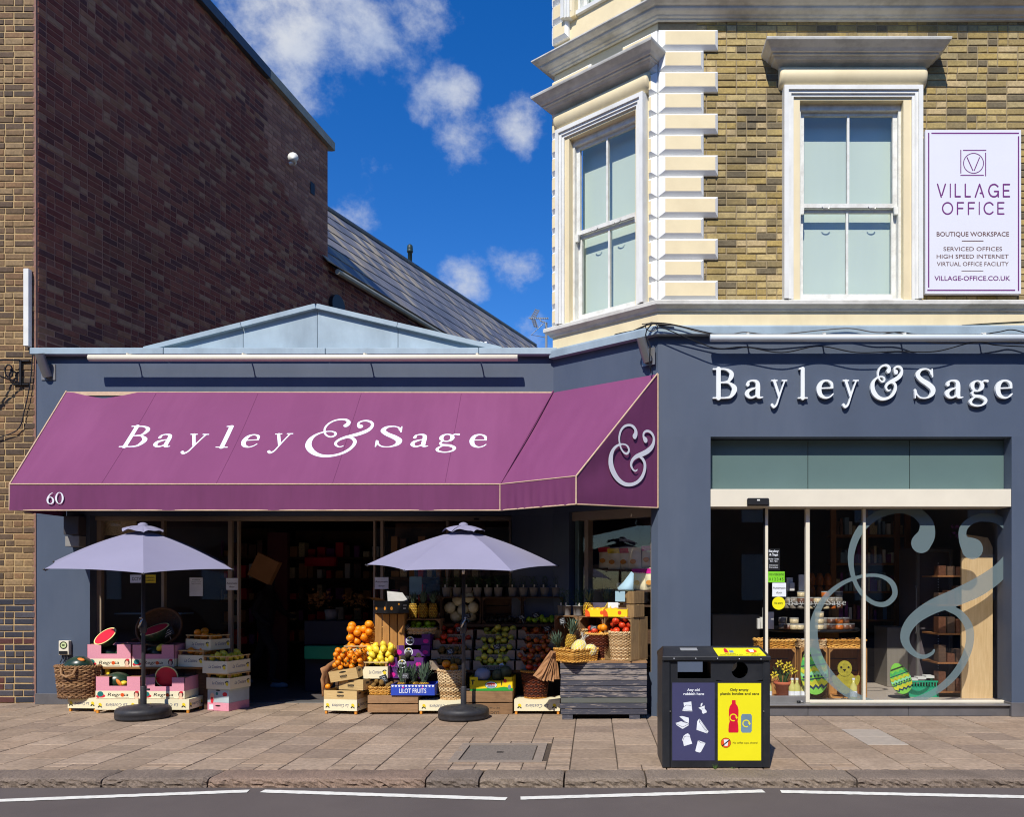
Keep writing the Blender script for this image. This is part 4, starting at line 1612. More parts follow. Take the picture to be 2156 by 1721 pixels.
mb = MB()
mb.smooth = True
main_panel = panel(W0, W1, F1, F0, .011, 130, 24, slack, 3)
mb.grid(main_panel, 130, 24)
o = part('canopy', mb, m_awn, AW, True, fix=False)
mb = MB()
mb.smooth = True
mb.grid(panel(W1 + Vector((.0, -.02, -.01)), W2, F2, F1, .010, 40, 20, None, 5), 40, 20)
part('canopy', mb, m_awn, AW, True, fix=False)
for (a, b, seed) in ((F0, F1, 1), (F1, F2, 2)):
    rr = random.Random(seed)
    ph = rr.uniform(0, 6)
    d = Vector((b.y - a.y, -(b.x - a.x), 0)).normalized()
    mb = MB()
    mb.smooth = True
    mb.grid(lambda u, v: tuple(a.lerp(b, u) + Vector((0, 0, (VB - 2.687) * v)) + d * v * .006 * (math.sin(u * 60 + ph) + .6 * math.sin(u * 23 + 1))), 110, 4)
    part('valance', mb, m_awnv, AW, True, fix=False)
for (wt, ft, zb) in ((W2, F2, 2.44), (W0, F0, 2.42)):
    mb = MB()
    mb.smooth = True
    wb, fb = Vector((wt.x, wt.y, zb)), Vector((ft.x, ft.y, VB))
    m1, m2 = wt.lerp(ft, .5), wb.lerp(fb, .5)
    mb.grid(lambda u, v: tuple(wt.lerp(ft, u).lerp(wb.lerp(fb, u), v) + Vector((.008, -.008, 0)) * math.sin(math.pi * u) * math.sin(v * 7 + u * 3)), 24, 14)
    part('side_panel', mb, m_awnv, AW, True, fix=False)
m_pole_d = M('dark_awning_steel', C(70, 66, 70), .5)


def piping(pts, r=.008, m=None):
    mb = MB()
    mb.tube(pts, r, 6)
    part('piping', mb, m or m_pipe, AW, True)


up = Vector((0, 0, .006))
piping([F0 + up, F1 + up])
piping([F1 + up, F2 + up], .006)
piping([Vector((F0.x, F0.y, VB)), Vector((F1.x, F1.y, VB))])
piping([Vector((F1.x, F1.y, VB)), Vector((F2.x, F2.y, VB))])
piping([Vector((F2.x, F2.y, VB)), Vector((W2.x, W2.y - .01, 2.44))])
piping([W2 + up, F2 + up, Vector((F2.x, F2.y - .004, VB))], .009)
piping([Vector((W2.x + .006, W2.y - .012, 2.44)), W2 + Vector((.006, -.012, 0))], .009)
piping([W0 + up, F0 + up, Vector((F0.x, F0.y, VB))], .008)
piping([F1 + Vector((0, 0, .004)), Vector((F1.x, F1.y - .004, VB))], .007)
piping([W1 + up * 2 + Vector((0, -.02, 0)), F1 + up], .010, m_awn)
mb = MB()
mb.box(W0.x, W1.x, FY - .014, FY - .001, 3.985, 4.035)
part('wall_rail', mb, m_pipe, AW, True)
for px in (331, 545, 762, 972):
    x = WX(px, FY)
    mb = MB()
    mb.tube([main_panel((x - (W0.x + (F0.x - W0.x) * v)) / ((W1.x + (F1.x - W1.x) * v) - (W0.x + (F0.x - W0.x) * v)), v) for v in np.linspace(.02, 1, 30)], .003, 5)
    part('seam', mb, m_awnv, AW, True)
for x in (-6.5, -4.4, -2.4, -.9):                        # folding arms under the canvas
    mb = MB()
    mb.tube([(x, FY - .03, 2.62), (x + .25, .4, 2.56), (x, -.16, 2.62)], .02, 8)
    part('arm', mb, m_pole_d, AW, True)
mb = MB()
mb.box(WX(140, FY - .1), WX(172, FY - .1), FY - .16, FY - .01, 2.18, 2.42, .006)
part('bracket', mb, m_pole_d, AW, True)
mb = MB()
mb.box(WX(141, FY - .1), WX(171, FY - .1), FY - .14, FY - .004, 2.03, 2.17, .006)
part('motor_box', mb, M('grey_plastic_box', C(140, 138, 136), .5), AW, True)

# painted lettering
for nm, k in (('&m', 1.45), ('&h', 2.1)):
    GL[nm] = [a * np.array([1, 1, 1.0]) + np.stack([a[:, 0] * 0, a[:, 0] * 0, a[:, 2] * (k - 1) * .8 + (k - 1) * .004], 1) for a in GL['&']]
SLv = (F0 - Vector((F0.x, W0.y, W0.z)))
slen = math.hypot(F0.y - W0.y, F0.z - W0.z)
sdir = Vector((0, (F0.y - W0.y) / slen, (F0.z - W0.z) / slen))
snorm = Vector((0, sdir.z, -sdir.y))
if snorm.z < 0:
    snorm = -snorm
tb = .618
base_d = CAM_D + W0.y + (F0.y - W0.y) * tb


def on_slope(a, b, t):
    v = tb - b / slen
    xl_, xr_ = W0.x + (F0.x - W0.x) * v, W1.x + (F1.x - W1.x) * v
    return tuple(Vector(main_panel((a - xl_) / (xr_ - xl_), v)) + snorm * (.0025 + t))


LETTERS_A = (('B', 238, 300), ('a', 318, 356), ('y', 374, 426), ('l', 452, 478), ('e', 501, 538), ('y', 556, 607), ('S', 787, 843), ('a', 862, 901), ('g', 918, 964), ('e', 986, 1023))
for ch, p0, p1 in LETTERS_A:
    mb = MB()
    lean = 0
    xa, xb = (p0 - 1250) * base_d / FPX, (p1 - 1250) * base_d / FPX
    if ch in 'By' and p0 < 700:
        xa, xb = xa + .06, xb - .0
    glyph_mb(mb, ch, xa, xb, .41, on_slope)
    part('letter', mb, m_print, AW, True)
mb = MB()
glyph_mb(mb, '&m', (641 - 1250) * base_d / FPX, (774 - 1250) * base_d / FPX, .71, lambda a, b, t: on_slope(a, b - .18, t))
part('letter', mb, m_print, AW, True)
sv_ = (Vector((W2.x, W2.y)) - Vector((F2.x, F2.y)))
sl_ = sv_.length
sv_.normalize()
sn_ = Vector((sv_.y, -sv_.x))
mb = MB()
glyph_mb(mb, '&m', .3626 * sl_, .954 * sl_, .686, lambda a, b, t: (F2.x + sv_.x * a + sn_.x * .016, F2.y + sv_.y * a + sn_.y * .016, 2.656 + b))
part('letter', mb, m_print, AW, True)
for ch, p0, p1 in (('6', 98, 114), ('0', 116, 134)):
    mb = MB()
    Yv = F0.y - .018
    glyph_mb(mb, ch, WX(p0, Yv), WX(p1, Yv), .137, lambda a, b, t: (a, Yv, WZ(1062, Yv) + b))
    part('letter', mb, m_print, AW, True)

# ================================================================== raised shop sign over the right-hand window
SG = thing('shop_sign', 'raised white serif letters on the blue fascia over the right-hand shop window', 'sign', (WX(1820), 0, 3.55))
m_let = M('white_letter_face', C(232, 236, 236), .45, .02, 4)
LETTERS_F = (('B', 375, 515), ('a', 560, 665), ('y', 708, 803), ('l', 862, 920), ('e', 970, 1068), ('y', 1117, 1212), ('&', 1278, 1465), ('S', 1528, 1650), ('a', 1705, 1810), ('g', 1843, 1955), ('e', 1993, 2092))
LY = -.05
for ch, z0, z1 in LETTERS_F:
    mb = MB()
    a, b = WX(1362.4 + .3681 * z0, LY), WX(1362.4 + .3681 * z1, LY)
    hh = .352 if ch != '&' else .40
    glyph_mb(mb, ch if ch != '&' else '&h', a, b, hh, lambda u, v, t: (u, -.012 - t, WZ(839.5, LY) + v - (.01 if ch == '&' else 0)), .038)
    part('letter', mb, m_let, SG, True, fix=False)

# ------------------------------------------------------------------ strip lights on arms
def strip_light(name, label, p0, p1, py, Yw, k, m, arms):
    Yt = Yw - k
    x0, x1, z = WX(p0, Yt), WX(p1, Yt), WZ(py, Yt)
    t = thing(name, label, 'strip light', ((x0 + x1) / 2, Yw, z))
    mb = MB()
    mb.smooth = True
    mb.tube([(x0, Yt, z), (x0 + .004, Yt, z), (x1 - .004, Yt, z), (x1, Yt, z)], [.036, .042, .042, .036], 14)
    part('tube', mb, m, t, True)
    for px in arms:
        xa = WX(px, Yw)
        mb = MB()
        mb.tube([(xa, Yw + .0, z + .05), (xa, Yw - k * .6, z + .075), (xa, Yt, z + .04)], .009, 6)
        mb.tube([(xa, Yt, z + .03), (xa, Yt, z + .06)], .018, 6)
        part('arm', mb, m_stone if m is not m_frame else m_frame, t, True)
    return t


m_tubew = M('pale_grey_tube', C(206, 214, 218), .4, .05, 3)
strip_light('strip_light', 'long cream strip light on arms above the awning', 187, 1090, 754, FY, .22, m_frame, (290, 528, 778, 1010))
strip_light('strip_light', 'long pale grey strip light above the raised white letters', 1495, 2230, 712, 0, .17, m_tubew, (1569, 1727, 1893, 2058))


def pole_holder(label, px, py, Yw, f):
    """plate with an empty angled socket, for a flag pole"""
    z = WZ(py, Yw)
    x = WX(px, Yw)
    t = thing('flag_pole_socket', label, 'bracket', (x, Yw, z))
    mb = MB()
    for (a, b, c, d) in ((-.09, .09, -.14, .06),):
        mb.add([f(a, c, .001), f(b, c, .001), f(b, d, .001), f(a, d, .001), f(a, c, .012), f(b, c, .012), f(b, d, .012), f(a, d, .012)], [(0, 1, 2, 3), (4, 5, 6, 7), (0, 1, 5, 4), (1, 2, 6, 5), (2, 3, 7, 6), (3, 0, 4, 7)])
    mb.v = [(a + x, b + Yw, c + z) for a, b, c in mb.v]
    part('plate', mb, m_alu, t, True)
    mb = MB()
    mb.smooth = True
    P = [f(0, -.10, .02), f(-.01, .0, .07), f(-.02, .16, .14)]
    mb.tube([(a + x, b + Yw, c + z) for a, b, c in P], .055, 14, caps=False)
    mb.tube([(a + x, b + Yw, c + z) for a, b, c in P], .045, 14, caps=False)
    part('socket', mb, m_alu, t, True)


pole_holder('grey metal flag pole socket at the left end of the blue fascia', 103, 778, FY, lambda u, v, o: (u, -o, v))
pole_holder('grey metal flag pole socket at the canted corner with cables over it', 1366, 745, .03, lambda u, v, o: (u * CU.x + CN.x * o, u * CU.y + CN.y * o, v))

# ------------------------------------------------------------------ loose cables along the flashing
zz = lambda x, y, Y: (WX(1362.4 + .3681 * x, Y), Y, WZ(613 + .3681 * y, Y))
rr = random.Random(8)
CABS = [[(-30, 190), (30, 186), (170, 200), (330, 240), (480, 246), (560, 236), (700, 250), (850, 240), (1000, 224), (1160, 214), (1300, 236), (1440, 240), (1600, 290), (1790, 300), (1990, 290), (2200, 302)],
        [(60, 196), (240, 272), (400, 328), (560, 320), (770, 352), (985, 316), (1200, 352), (1430, 346), (1650, 346), (1870, 294), (2000, 310), (2200, 320)],
        [(20, 180), (150, 192), (420, 252), (640, 262), (820, 258), (1000, 268), (1090, 276), (1240, 270), (1420, 236), (1560, 250), (1800, 262), (2000, 236), (2090, 222), (2200, 250)],
        [(1800, 196), (1980, 184), (2200, 172)]]
for k, pts in enumerate(CABS):
    mb = MB()
    mb.tube([zz(x, y, -.12 - .02 * k if k < 3 else -.02) for x, y in [tuple(q[:2]) for q in spline([(a, b, 0) for a, b in pts], 7)]], .0065 if k < 3 else .005, 5)
    single('cable', mb, m_black if k != 0 else M('grey_cable', C(96, 92, 86), .6), ('grey cable looping along the lead flashing', 'black cable hanging lowest in loops below the strip light', 'black cable strung tight across the pale strip light',
                                                                                  'thin black wire rising along the cream band')[k], 'cable', group='loose cables on the fascia')
mb = MB()
zb = lambda x, y, Y: (WX(1055.9 + .2771 * x, Y), Y, WZ(647.1 + .2771 * y, Y))
mb.tube([zb(a, b, Y) for a, b, Y in ((860, 210, .3), (900, 200, .27), (1000, 180, .2), (1070, 150, .1), (1100, 135, .05), (1150, 125, -.02), (1180, 125, -.06), (1200, 135, -.1), (1310, 138, -.11))], .010, 5)
mb.tube([zb(a, b, Y) for a, b, Y in ((1150, 120, -.1), (1105, 170, -.1), (1095, 210, -.1), (1130, 300, -.11), (1125, 400, -.1), (1130, 460, -.09), (1138, 500, -.06))], .008, 5)
mb.tube([zb(1140 + 45 * math.cos(a), 150 + 32 * math.sin(a), -.11) for a in np.linspace(0, 12, 30)], .006, 5)
single('cable_bundle', mb, m_black, 'tangled black cable bundle at the canted corner above the flag pole socket', 'cable')

# ------------------------------------------------------------------ office sign on the brick
PS = thing('office_sign', 'white office sign with purple border and lettering on the yellow brick', 'sign', (WX(2048), -.01, WZ(619)))
SYo = -.075
zs = lambda x: WX(1464.6 + .3958 * x, SYo)
zv = lambda y: WZ(.3958 * y, SYo)
m_signw = M('white_sign_board', C(224, 224, 230), .4, .015, 2)
m_purp = M('purple_sign_ink', C(112, 44, 116), .5, .03)
m_brn = M('brown_sign_ink', C(104, 70, 62), .5, .03)
mb = MB()
mb.box(zs(1222), zs(1732), SYo, SYo + .045, zv(1563), zv(690), .003)
part('board', mb, m_signw, PS, True)
mb = MB()
yb = SYo - .0015
bar = lambda a, b, c, d: mb.add([(zs(a), yb, zv(d)), (zs(b), yb, zv(d)), (zs(b), yb, zv(c)), (zs(a), yb, zv(c))], [(0, 1, 2, 3)])
bar(1254, 1720, 705, 712), bar(1236, 1243, 706, 1530), bar(1714, 1721, 724, 1548), bar(1232, 1700, 1541, 1548)
part('border', mb, m_purp, PS, True)
mb = MB()
bar(1422, 1546, 797, 802), bar(1408, 1413, 797, 922), bar(1540, 1545, 812, 937), bar(1408, 1533, 930, 935)
st = contour([ring(1478, -868, 53, 53, 2.6, 2.6), line([(1444, -838, 2.6), (1474, -906, 2.6)]), line([(1482, -906, 2.6), (1510, -838, 2.6)])], 1.3)
mb.add([(zs(x), yb - .0005, zv(-y)) for x, y in st[0]], st[1])
part('emblem', mb, m_purp, PS, True)


def sans(word, x0, x1, y0, y1, m, widths):
    tot = sum(widths)
    gap = .32
    tw = tot + gap * (len(word) - 1)
    k = (x1 - x0) / tw
    x = x0
    mb = MB()
    for ch, w in zip(word, widths):
        glyph_mb(mb, ch, zs(x), zs(x + w * k), zv(y0) - zv(y1), lambda a, b, t: (a, yb, zv(y1) + b))
        x += (w + gap) * k
    part('lettering', mb, m, PS, True)


sans('VILLAGE', 1283, 1673, 980, 1048, m_purp, [.8, .1, .55, .55, .85, .95, .65])
sans('OFFICE', 1310, 1643, 1077, 1140, m_purp, [1.0, .65, .65, .1, .9, .65])
pl = lambda a, b, t: (a, yb, b)
for (s, a, b, y, h, m) in (('BOUTIQUE WORKSPACE', 1282, 1667, 1257, 23, m_brn), ('SERVICED OFFICES', 1318, 1630, 1335, 21, m_brn), ('HIGH SPEED INTERNET', 1282, 1665, 1375, 21, m_brn),
                           ('VIRTUAL OFFICE FACILITY', 1283, 1665, 1415, 21, m_brn), ('VILLAGE-OFFICE.CO.UK', 1270, 1673, 1493, 24, m_purp)):
    mb = MB()
    text_mb(mb, s, (zs(a) + zs(b)) / 2, zv(y), zv(y - h) - zv(y), pl, 'C', width=zs(b) - zs(a), bold=.012 if h > 22 else .004)
    part('lettering', mb, m, PS, True)
mb = MB()
bar(1416, 1531, 1280, 1284), bar(1414, 1530, 1440, 1443)
part('rule', mb, m_brn, PS, True)

# ------------------------------------------------------------------ TV aerial beyond the parapet
t = thing('tv_aerial', 'grey rooftop TV aerial on a mast beside the cream corner', 'aerial', (WX(1150, 3.2), 3.2, 4.2))
ar = lambda x, y, Y=3.2: (WX(647.1 + .2686 * x, Y), Y, WZ(340.6 + .2686 * y, Y))
m_gal = M('galvanised_tube', C(150, 156, 164), .45, .1, metal=.3)
mb = MB()
mb.tube([ar(1872, 1262), ar(1872, 1420), (WX(1150, 3.2), 3.2, 4.2)], .02, 8)
part('mast', mb, m_gal, t, True)
mb = MB()
mb.tube([ar(1890, 1228), ar(1735, 1226)], .010, 6)
mb.tube([ar(1872, 1265), ar(1830, 1250), ar(1820, 1230)], .010, 6)
mb.tube([ar(1872, 1378), ar(1755, 1358), ar(1850, 1270)], .007, 5)
part('boom', mb, m_gal, t, True)
for k in range(9):
    x = 1745 + k * 17
    mb = MB()
    mb.tube([ar(x, 1221, 3.05), ar(x + 4, 1236, 3.35)], .005, 4)
    part('element', mb, m_gal, t, True)
for (a, b) in (((1800, 1158), (1765, 1222)), ((1765, 1232), (1790, 1300))):
    mb = MB()
    for q in (-14, 0, 14, 26):
        mb.tube([ar(a[0] + q * .7, a[1] + q * .2), ar(b[0] + q * .7, b[1] + q * .2)], .006, 4)
    for f in (.1, .35, .6, .85):
        x, y = a[0] + (b[0] - a[0]) * f, a[1] + (b[1] - a[1]) * f
        mb.tube([ar(x - 14, y - 4), ar(x + 24, y + 5)], .005, 4)
    part('reflector', mb, m_gal, t, True)

# ================================================================== parasols
m_fab = M('lavender_grey_canvas', C(142, 139, 160), .85, .04, 2, .2, 400, spec=.15)
m_pole = M('charcoal_pole', C(56, 56, 62), .5, .1, 6, spec=.4)
m_basep = M('black_plastic_base', C(44, 44, 48), .55, .2, 9, .2, 60, spec=.4, dirt=.4, dirtcol=C(88, 84, 82), dscale=6)
m_steel = M('bright_steel', C(180, 180, 184), .25, .05, metal=.9)


def parasol(label, px, Yp, top_px_y, rot, tilt, Rr, tilt_dir):
    x = WX(px, Yp)
    t = thing('parasol', label, 'parasol', (x, Yp, 0), group='parasols on the pavement')
    mb = MB()
    mb.smooth = True
    mb.lathe([(0, 0), (.27, 0), (.288, .012), (.292, .03), (.288, .062), (.292, .066), (.29, .10), (.275, .122), (.25, .132), (.06, .15), (.045, .16), (0, .16)], 48)
    b = part('base', mb, m_basep, t)
    mb = MB()
    mb.lathe([(0, 0), (.022, 0), (.022, .008), (0, .01)], 12, (.14, -.10, .14))
    part('filler_cap', mb, m_basep, b)
    mb = MB()
    mb.smooth = True
    mb.lathe([(.034, .14), (.034, .36), (.03, .37), (.024, .372)], 16)
    mb.tube([(.03, 0, .33), (.075, -.01, .33)], .012, 8)
    part('sleeve', mb, m_basep, t)
    mb = MB()
    mb.smooth = True
    mb.tube([(0, 0, .15), (0, 0, 1.66)], .0215, 16)
    part('pole', mb, m_pole, t)
    # crank half way up
    mb = MB()
    mb.smooth = True
    mb.lathe([(.022, .98), (.036, 1.0), (.038, 1.10), (.022, 1.13)], 14)
    mb.tube([(.0, -.03, 1.05), (-.015, -.07, 1.05)], .014, 8)
    part('crank_housing', mb, m_pole, t)
    mb = MB()
    mb.smooth = True
    mb.tube([(-.015, -.07, 1.05), (.035, -.075, 1.16)], .011, 8)
    mb.tube([(.035, -.075, 1.16), (.04, -.13, 1.165)], .010, 8)
    part('crank_handle', mb, m_steel, t)
    mb = MB()
    mb.smooth = True
    mb.tube([(0, 0, 1.66), (0, 0, 1.76)], .02, 14)
    part('tilt_joint', mb, m_steel, t)
    # canopy: six sides, tilted a little
    T = Matrix.Translation((0, 0, 1.74)) @ Matrix.Rotation(tilt, 4, Vector((math.cos(tilt_dir), math.sin(tilt_dir), 0)))
    zr, za = .03, .44
    V = [(Rr * math.cos(rot + k * math.pi / 3), Rr * math.sin(rot + k * math.pi / 3)) for k in range(6)]
    mb = MB(T)
    nu, nv = 12, 14
    for k in range(6):
        A, B = Vector(V[k]), Vector(V[(k + 1) % 6])

        def fn(u, v):
            q = A.lerp(B, u)
            e = 4 * u * (1 - u)
            r = v * (1 - .035 * e * v)                    # edge pulled in between the ribs
            z = za + (zr - za) * (v ** 1.05) + .03 * math.sin(math.pi * v) - .028 * e * math.sin(math.pi * v) * v + .012 * e * v * v
            return (q.x * r, q.y * r, z)
        mb.smooth = True
        mb.grid(fn, nu, nv)
    cn = part('canopy', mb, m_fab, t, fix=False)
    mb = MB(T)
    for k in range(6):
        A, B = Vector(V[k]) * .225, Vector(V[(k + 1) % 6]) * .225

        def fn2(u, v):
            q = A.lerp(B, u)
            e = 4 * u * (1 - u)
            return (q.x * v * (1 + .04 * e), q.y * v * (1 + .04 * e), za + .05 - .075 * v * v + .03 * e * v * v + .008 * math.sin(u * 9 + k) * v)
        mb.smooth = True
        mb.grid(fn2, 8, 5)
    part('vent_cap', mb, m_fab, t, fix=False)
    mb = MB(T)
    mb.smooth = True
    mb.lathe([(.055, za + .04), (.05, za + .065), (.025, za + .08), (0, za + .085)], 14)
    part('finial', mb, m_fab, t)
    for k in range(6):
        mb = MB(T)
        a = Vector((V[k][0], V[k][1], zr - .005))
        pts = [Vector((0, 0, za - .03)).lerp(a, q) + Vector((0, 0, .028 * math.sin(math.pi * q) - .012)) for q in np.linspace(.03, 1.0, 8)]
        mb.tube(pts, .009, 6)
        rb = part('rib', mb, m_pole, t)
        mb = MB(T)
        mb.tube([(0, 0, za - .32), pts[4]], .007, 6)
        part('strut', mb, m_pole, rb)
        mb = MB(T)
        mb.lathe([(0, -.012), (.014, 0), (0, .014)], 8, tuple(a * 1.008))
        part('rib_tip', mb, m_basep, rb)
    mb = MB(T)
    mb.smooth = True
    mb.lathe([(.03, za - .36), (.035, za - .34), (.035, za - .3), (.022, za - .28)], 12)
    mb.tube([(0, 0, -.02), (0, 0, za)], .018, 12)
    part('runner', mb, m_pole, t)
    return t


view = lambda px: math.atan2(-1640, -(px - 1250))        # plan direction from a place towards the viewer
parasol('lavender grey parasol over the melon boxes, near the brick building', 302, -.08, 1114, view(302), R(6), 1.03, R(25))
parasol('lavender grey parasol in front of the apple trays', 976, -.10, 1116, view(976) + R(27), R(5), 1.09, R(8))

# ================================================================== street bin
KZ = .00069
LXb = lambda x: (x - 715) * KZ
LZb = lambda y: (1640 - y) * KZ
m_bin = M('black_bin_paint', C(30, 32, 37), .45, .15, 4, .08, 60, spec=.45, dirt=.35, dirtcol=C(62, 62, 64), dscale=5)
m_binin = M('bin_inside', (.006, .006, .007, 1), .8)
m_navy = M('navy_poster', C(62, 62, 98), .5, .05, 3)
m_yel = M('yellow_poster', C(232, 222, 24), .5, .03, 3)
m_ink = M('black_poster_ink', C(24, 24, 20), .5)
m_pw = M('white_poster_ink', C(226, 230, 236), .5)
m_red = M('red_poster_ink', C(206, 16, 50), .5)
m_gb = M('grey_blue_poster_ink', C(112, 138, 158), .5)
m_org = M('orange_poster_ink', C(220, 84, 28), .5)
BN = thing('litter_bin', 'black double litter bin with a navy and a yellow poster', 'bin', (WX(1507, -2.56), -2.58, 0))
DB = .5


def ring_panel(x0, x1, z0, z1, cx, cz, r, y, n=32):
    """rectangle with a round hole"""
    mb = MB()
    vs = []
    for k in range(n):
        a = 2 * math.pi * k / n
        c, s = math.cos(a), math.sin(a)
        tx = ((x1 - cx) / c) if c > 1e-9 else ((x0 - cx) / c if c < -1e-9 else 1e9)
        tz = ((z1 - cz) / s) if s > 1e-9 else ((z0 - cz) / s if s < -1e-9 else 1e9)
        q = min(tx, tz)
        vs += [(cx + r * c, y, cz + r * s), (cx + q * c, y, cz + q * s)]
    cor = [(x1, y, z1), (x0, y, z1), (x0, y, z0), (x1, y, z0)]
    mb.add(vs, [(2 * k, 2 * k + 1, 2 * ((k + 1) % n) + 1, 2 * ((k + 1) % n)) for k in range(n)])
    for (x, yy, z) in cor:
        best = sorted(range(n), key=lambda k: (vs[2 * k + 1][0] - x) ** 2 + (vs[2 * k + 1][2] - z) ** 2)[:2]
        mb.add([vs[2 * best[0] + 1], vs[2 * best[1] + 1], (x, yy, z)], [(0, 1, 2)])
    # lip
    mb.add([(cx + r * math.cos(2 * math.pi * k / n), y + d, cz + r * math.sin(2 * math.pi * k / n)) for d in (0, .02) for k in range(n)], [(k, (k + 1) % n, n + (k + 1) % n, n + k) for k in range(n)])
    return mb


xl, xr = LXb(165), LXb(1280)
sx0, sx1, sz0, sz1 = LXb(248), LXb(652), LZb(550), LZb(347)
cx, cz, cr = LXb(1003), LZb(450), 100 * KZ
xm = LXb(716)
ztop, zlow = LZb(283), LZb(1628)
for y in (.0, DB):
    mb = MB()
    for q in ((xl, xm, zlow, sz0), (xl, xm, sz1, ztop), (xl, sx0, sz0, sz1), (sx1, xm, sz0, sz1), (xm, xr, zlow, cz - .09), (xm, xr, cz + .09, ztop)):
        mb.add([(q[0], y, q[2]), (q[1], y, q[2]), (q[1], y, q[3]), (q[0], y, q[3])], [(0, 1, 2, 3)])
    p = ring_panel(xm, xr, cz - .09, cz + .09, cx, cz, cr, y)
    mb.add(p.v, p.f)
    if y == 0:
        for (a, b, c, d) in ((sx0, sx1, sz0, sz0), (sx0, sx1, sz1, sz1)):
            mb.add([(a, 0, c), (b, 0, c), (b, .02, c), (a, .02, c)], [(0, 1, 2, 3)])
        for a in (sx0, sx1):
            mb.add([(a, 0, sz0), (a, .02, sz0), (a, .02, sz1), (a, 0, sz1)], [(0, 1, 2, 3)])
    part('door' if y == 0 else 'back_panel', mb, m_bin, BN)
for s, (a, b) in enumerate(((LXb(62), LXb(163)), (LXb(1282), LXb(1368)))):
    mb = MB()
    mb.box(a, b, -.012, DB + .012, .0, LZb(310), .012)
    part('side_post', mb, m_bin, BN)
mb = MB()
mb.box(xl, xr, .03, DB - .03, .0, LZb(660))
part('liner', mb, m_binin, BN)
mb = MB()
mb.box(xm - .004, xm + .004, .02, DB - .02, LZb(660), ztop - .01)
part('divider', mb, m_binin, BN)
# lid with a sloping front
z0, z1, z2 = LZb(300), LZb(278), .996
prof = [(-.03, z0 - .02), (-.03, z1), (.20, z2), (DB - .2, z2 + .006), (DB + .03, z1), (DB + .03, z0 - .02)]
mb = MB()
mb.add([(x + (0 if j in (0, 1, 4, 5) else (.03 if x < 0 else -.03)), y, z) for x in (LXb(58), LXb(1372)) for j, (y, z) in enumerate(prof)],
       [(0, 1, 2, 3, 4, 5), (11, 10, 9, 8, 7, 6)] + [(i, (i + 1) % 6, (i + 1) % 6 + 6, i + 6) for i in range(6)])
lid = bevel(part('lid', mb, m_bin, BN), .006)
sd_ = Vector((0, .23, z2 - z1))
lidp = lambda x, v, o=.002: (x, -.03 + sd_.y * v, z1 + sd_.z * v + o)


def lid_poly(pts, m, o, name='sticker'):
    mb = MB()
    mb.poly([lidp(LXb(x) + 0, (272 - y) / 132.0, o) for x, y in pts])
    return part(name, mb, m, lid)


lid_poly([(735, 268), (1318, 268), (1290, 150), (716, 150)], m_yel, .0025)
lid_poly([(305, 190), (515, 190), (513, 150), (300, 150)], M('grey_lid_plate', C(170, 172, 172), .4, metal=.4), .003, 'ashtray_plate')
lid_poly([(832, 222), (884, 222), (876, 170), (866, 158), (850, 158), (838, 172)], m_red, .0035)
lid_poly([(895, 222), (948, 222), (945, 190), (897, 190)], m_gb, .0035)
mb = MB()
st = [(1168 + 68 * math.cos(a), 198 + 28 * math.sin(a)) for a in np.linspace(0, 2 * math.pi, 24, endpoint=False)]
mb.poly([lidp(LXb(x), (272 - y) / 132.0, .0035) for x, y in st])
part('sticker', mb, m_org, lid)
lid_poly([(1140, 180), (1202, 176), (1196, 214), (1148, 216)], m_pw, .0045)
mb = MB()
lp = lambda a, b, t: lidp(a, b, .0035)
text_mb(mb, 'Only empty', LXb(895), .215, .07, lp, width=130 * KZ, bold=.02)
text_mb(mb, 'plastic bottles and cans', LXb(900), .095, .07, lp, width=285 * KZ, bold=.02)
text_mb(mb, 'No coffee cups,', LXb(1182), .19, .07, lp, width=190 * KZ, bold=.02)
text_mb(mb, 'cheers!', LXb(1182), .075, .07, lp, width=88 * KZ, bold=.02)
part('lettering', mb, m_ink, lid)
# posters
fr = lambda x, y, o=.003: (LXb(x), -o, LZb(y))
mb = MB()
mb.poly([fr(x, y) for x, y in ((182, 1545), (697, 1545), (697, 600), (182, 600))])
pn = part('navy_poster', mb, m_navy, BN)
mb = MB()
mb.poly([fr(x, y) for x, y in ((735, 1545), (1260, 1545), (1260, 605), (735, 605))])
py_ = part('yellow_poster', mb, m_yel, BN)
fp = lambda o: (lambda a, b, t: (a, -o, b))
mb = MB()
text_mb(mb, 'Any old', LXb(438), LZb(702), 30 * KZ, fp(.004), width=150 * KZ, bold=.025)
text_mb(mb, 'rubbish here', LXb(443), LZb(750), 30 * KZ, fp(.004), width=250 * KZ, bold=.025)
part('lettering', mb, m_pw, pn)
ICON = [[(318, 842), (412, 828), (420, 900), (425, 948), (330, 945), (302, 938), (326, 890)],
        [(500, 905), (545, 888), (575, 878), (574, 915), (600, 945), (598, 962), (560, 978), (545, 970), (540, 935)], [(525, 890), (528, 858), (545, 842), (550, 860), (540, 882)],
        [(222, 1090), (290, 1068), (345, 1090), (382, 1094), (378, 1120), (310, 1160), (300, 1158), (235, 1115)], [(268, 1012), (300, 1004), (380, 1025), (384, 1050), (382, 1090), (345, 1085)],
        [(510, 1034), (622, 1190), (604, 1216), (476, 1172), (485, 1070)],
        [(320, 1245), (345, 1225), (375, 1213), (382, 1230), (395, 1232), (398, 1260), (424, 1340), (324, 1370), (312, 1310), (300, 1300)],
        [(494, 1298), (588, 1332), (530, 1440), (516, 1448), (470, 1436), (462, 1425)]]
for ic in ICON:
    mb = MB()
    mb.poly([fr(x, y, .004) for x, y in ic])
    part('icon', mb, m_pw, pn)
mb = MB()


def ink(pts, w=2.2, o=.005):
    st = contour([line([(x, -y, w) for x, y in pts])], 1.6)
    mb.add([fr(x, -y, o) for x, y in st[0]], st[1])


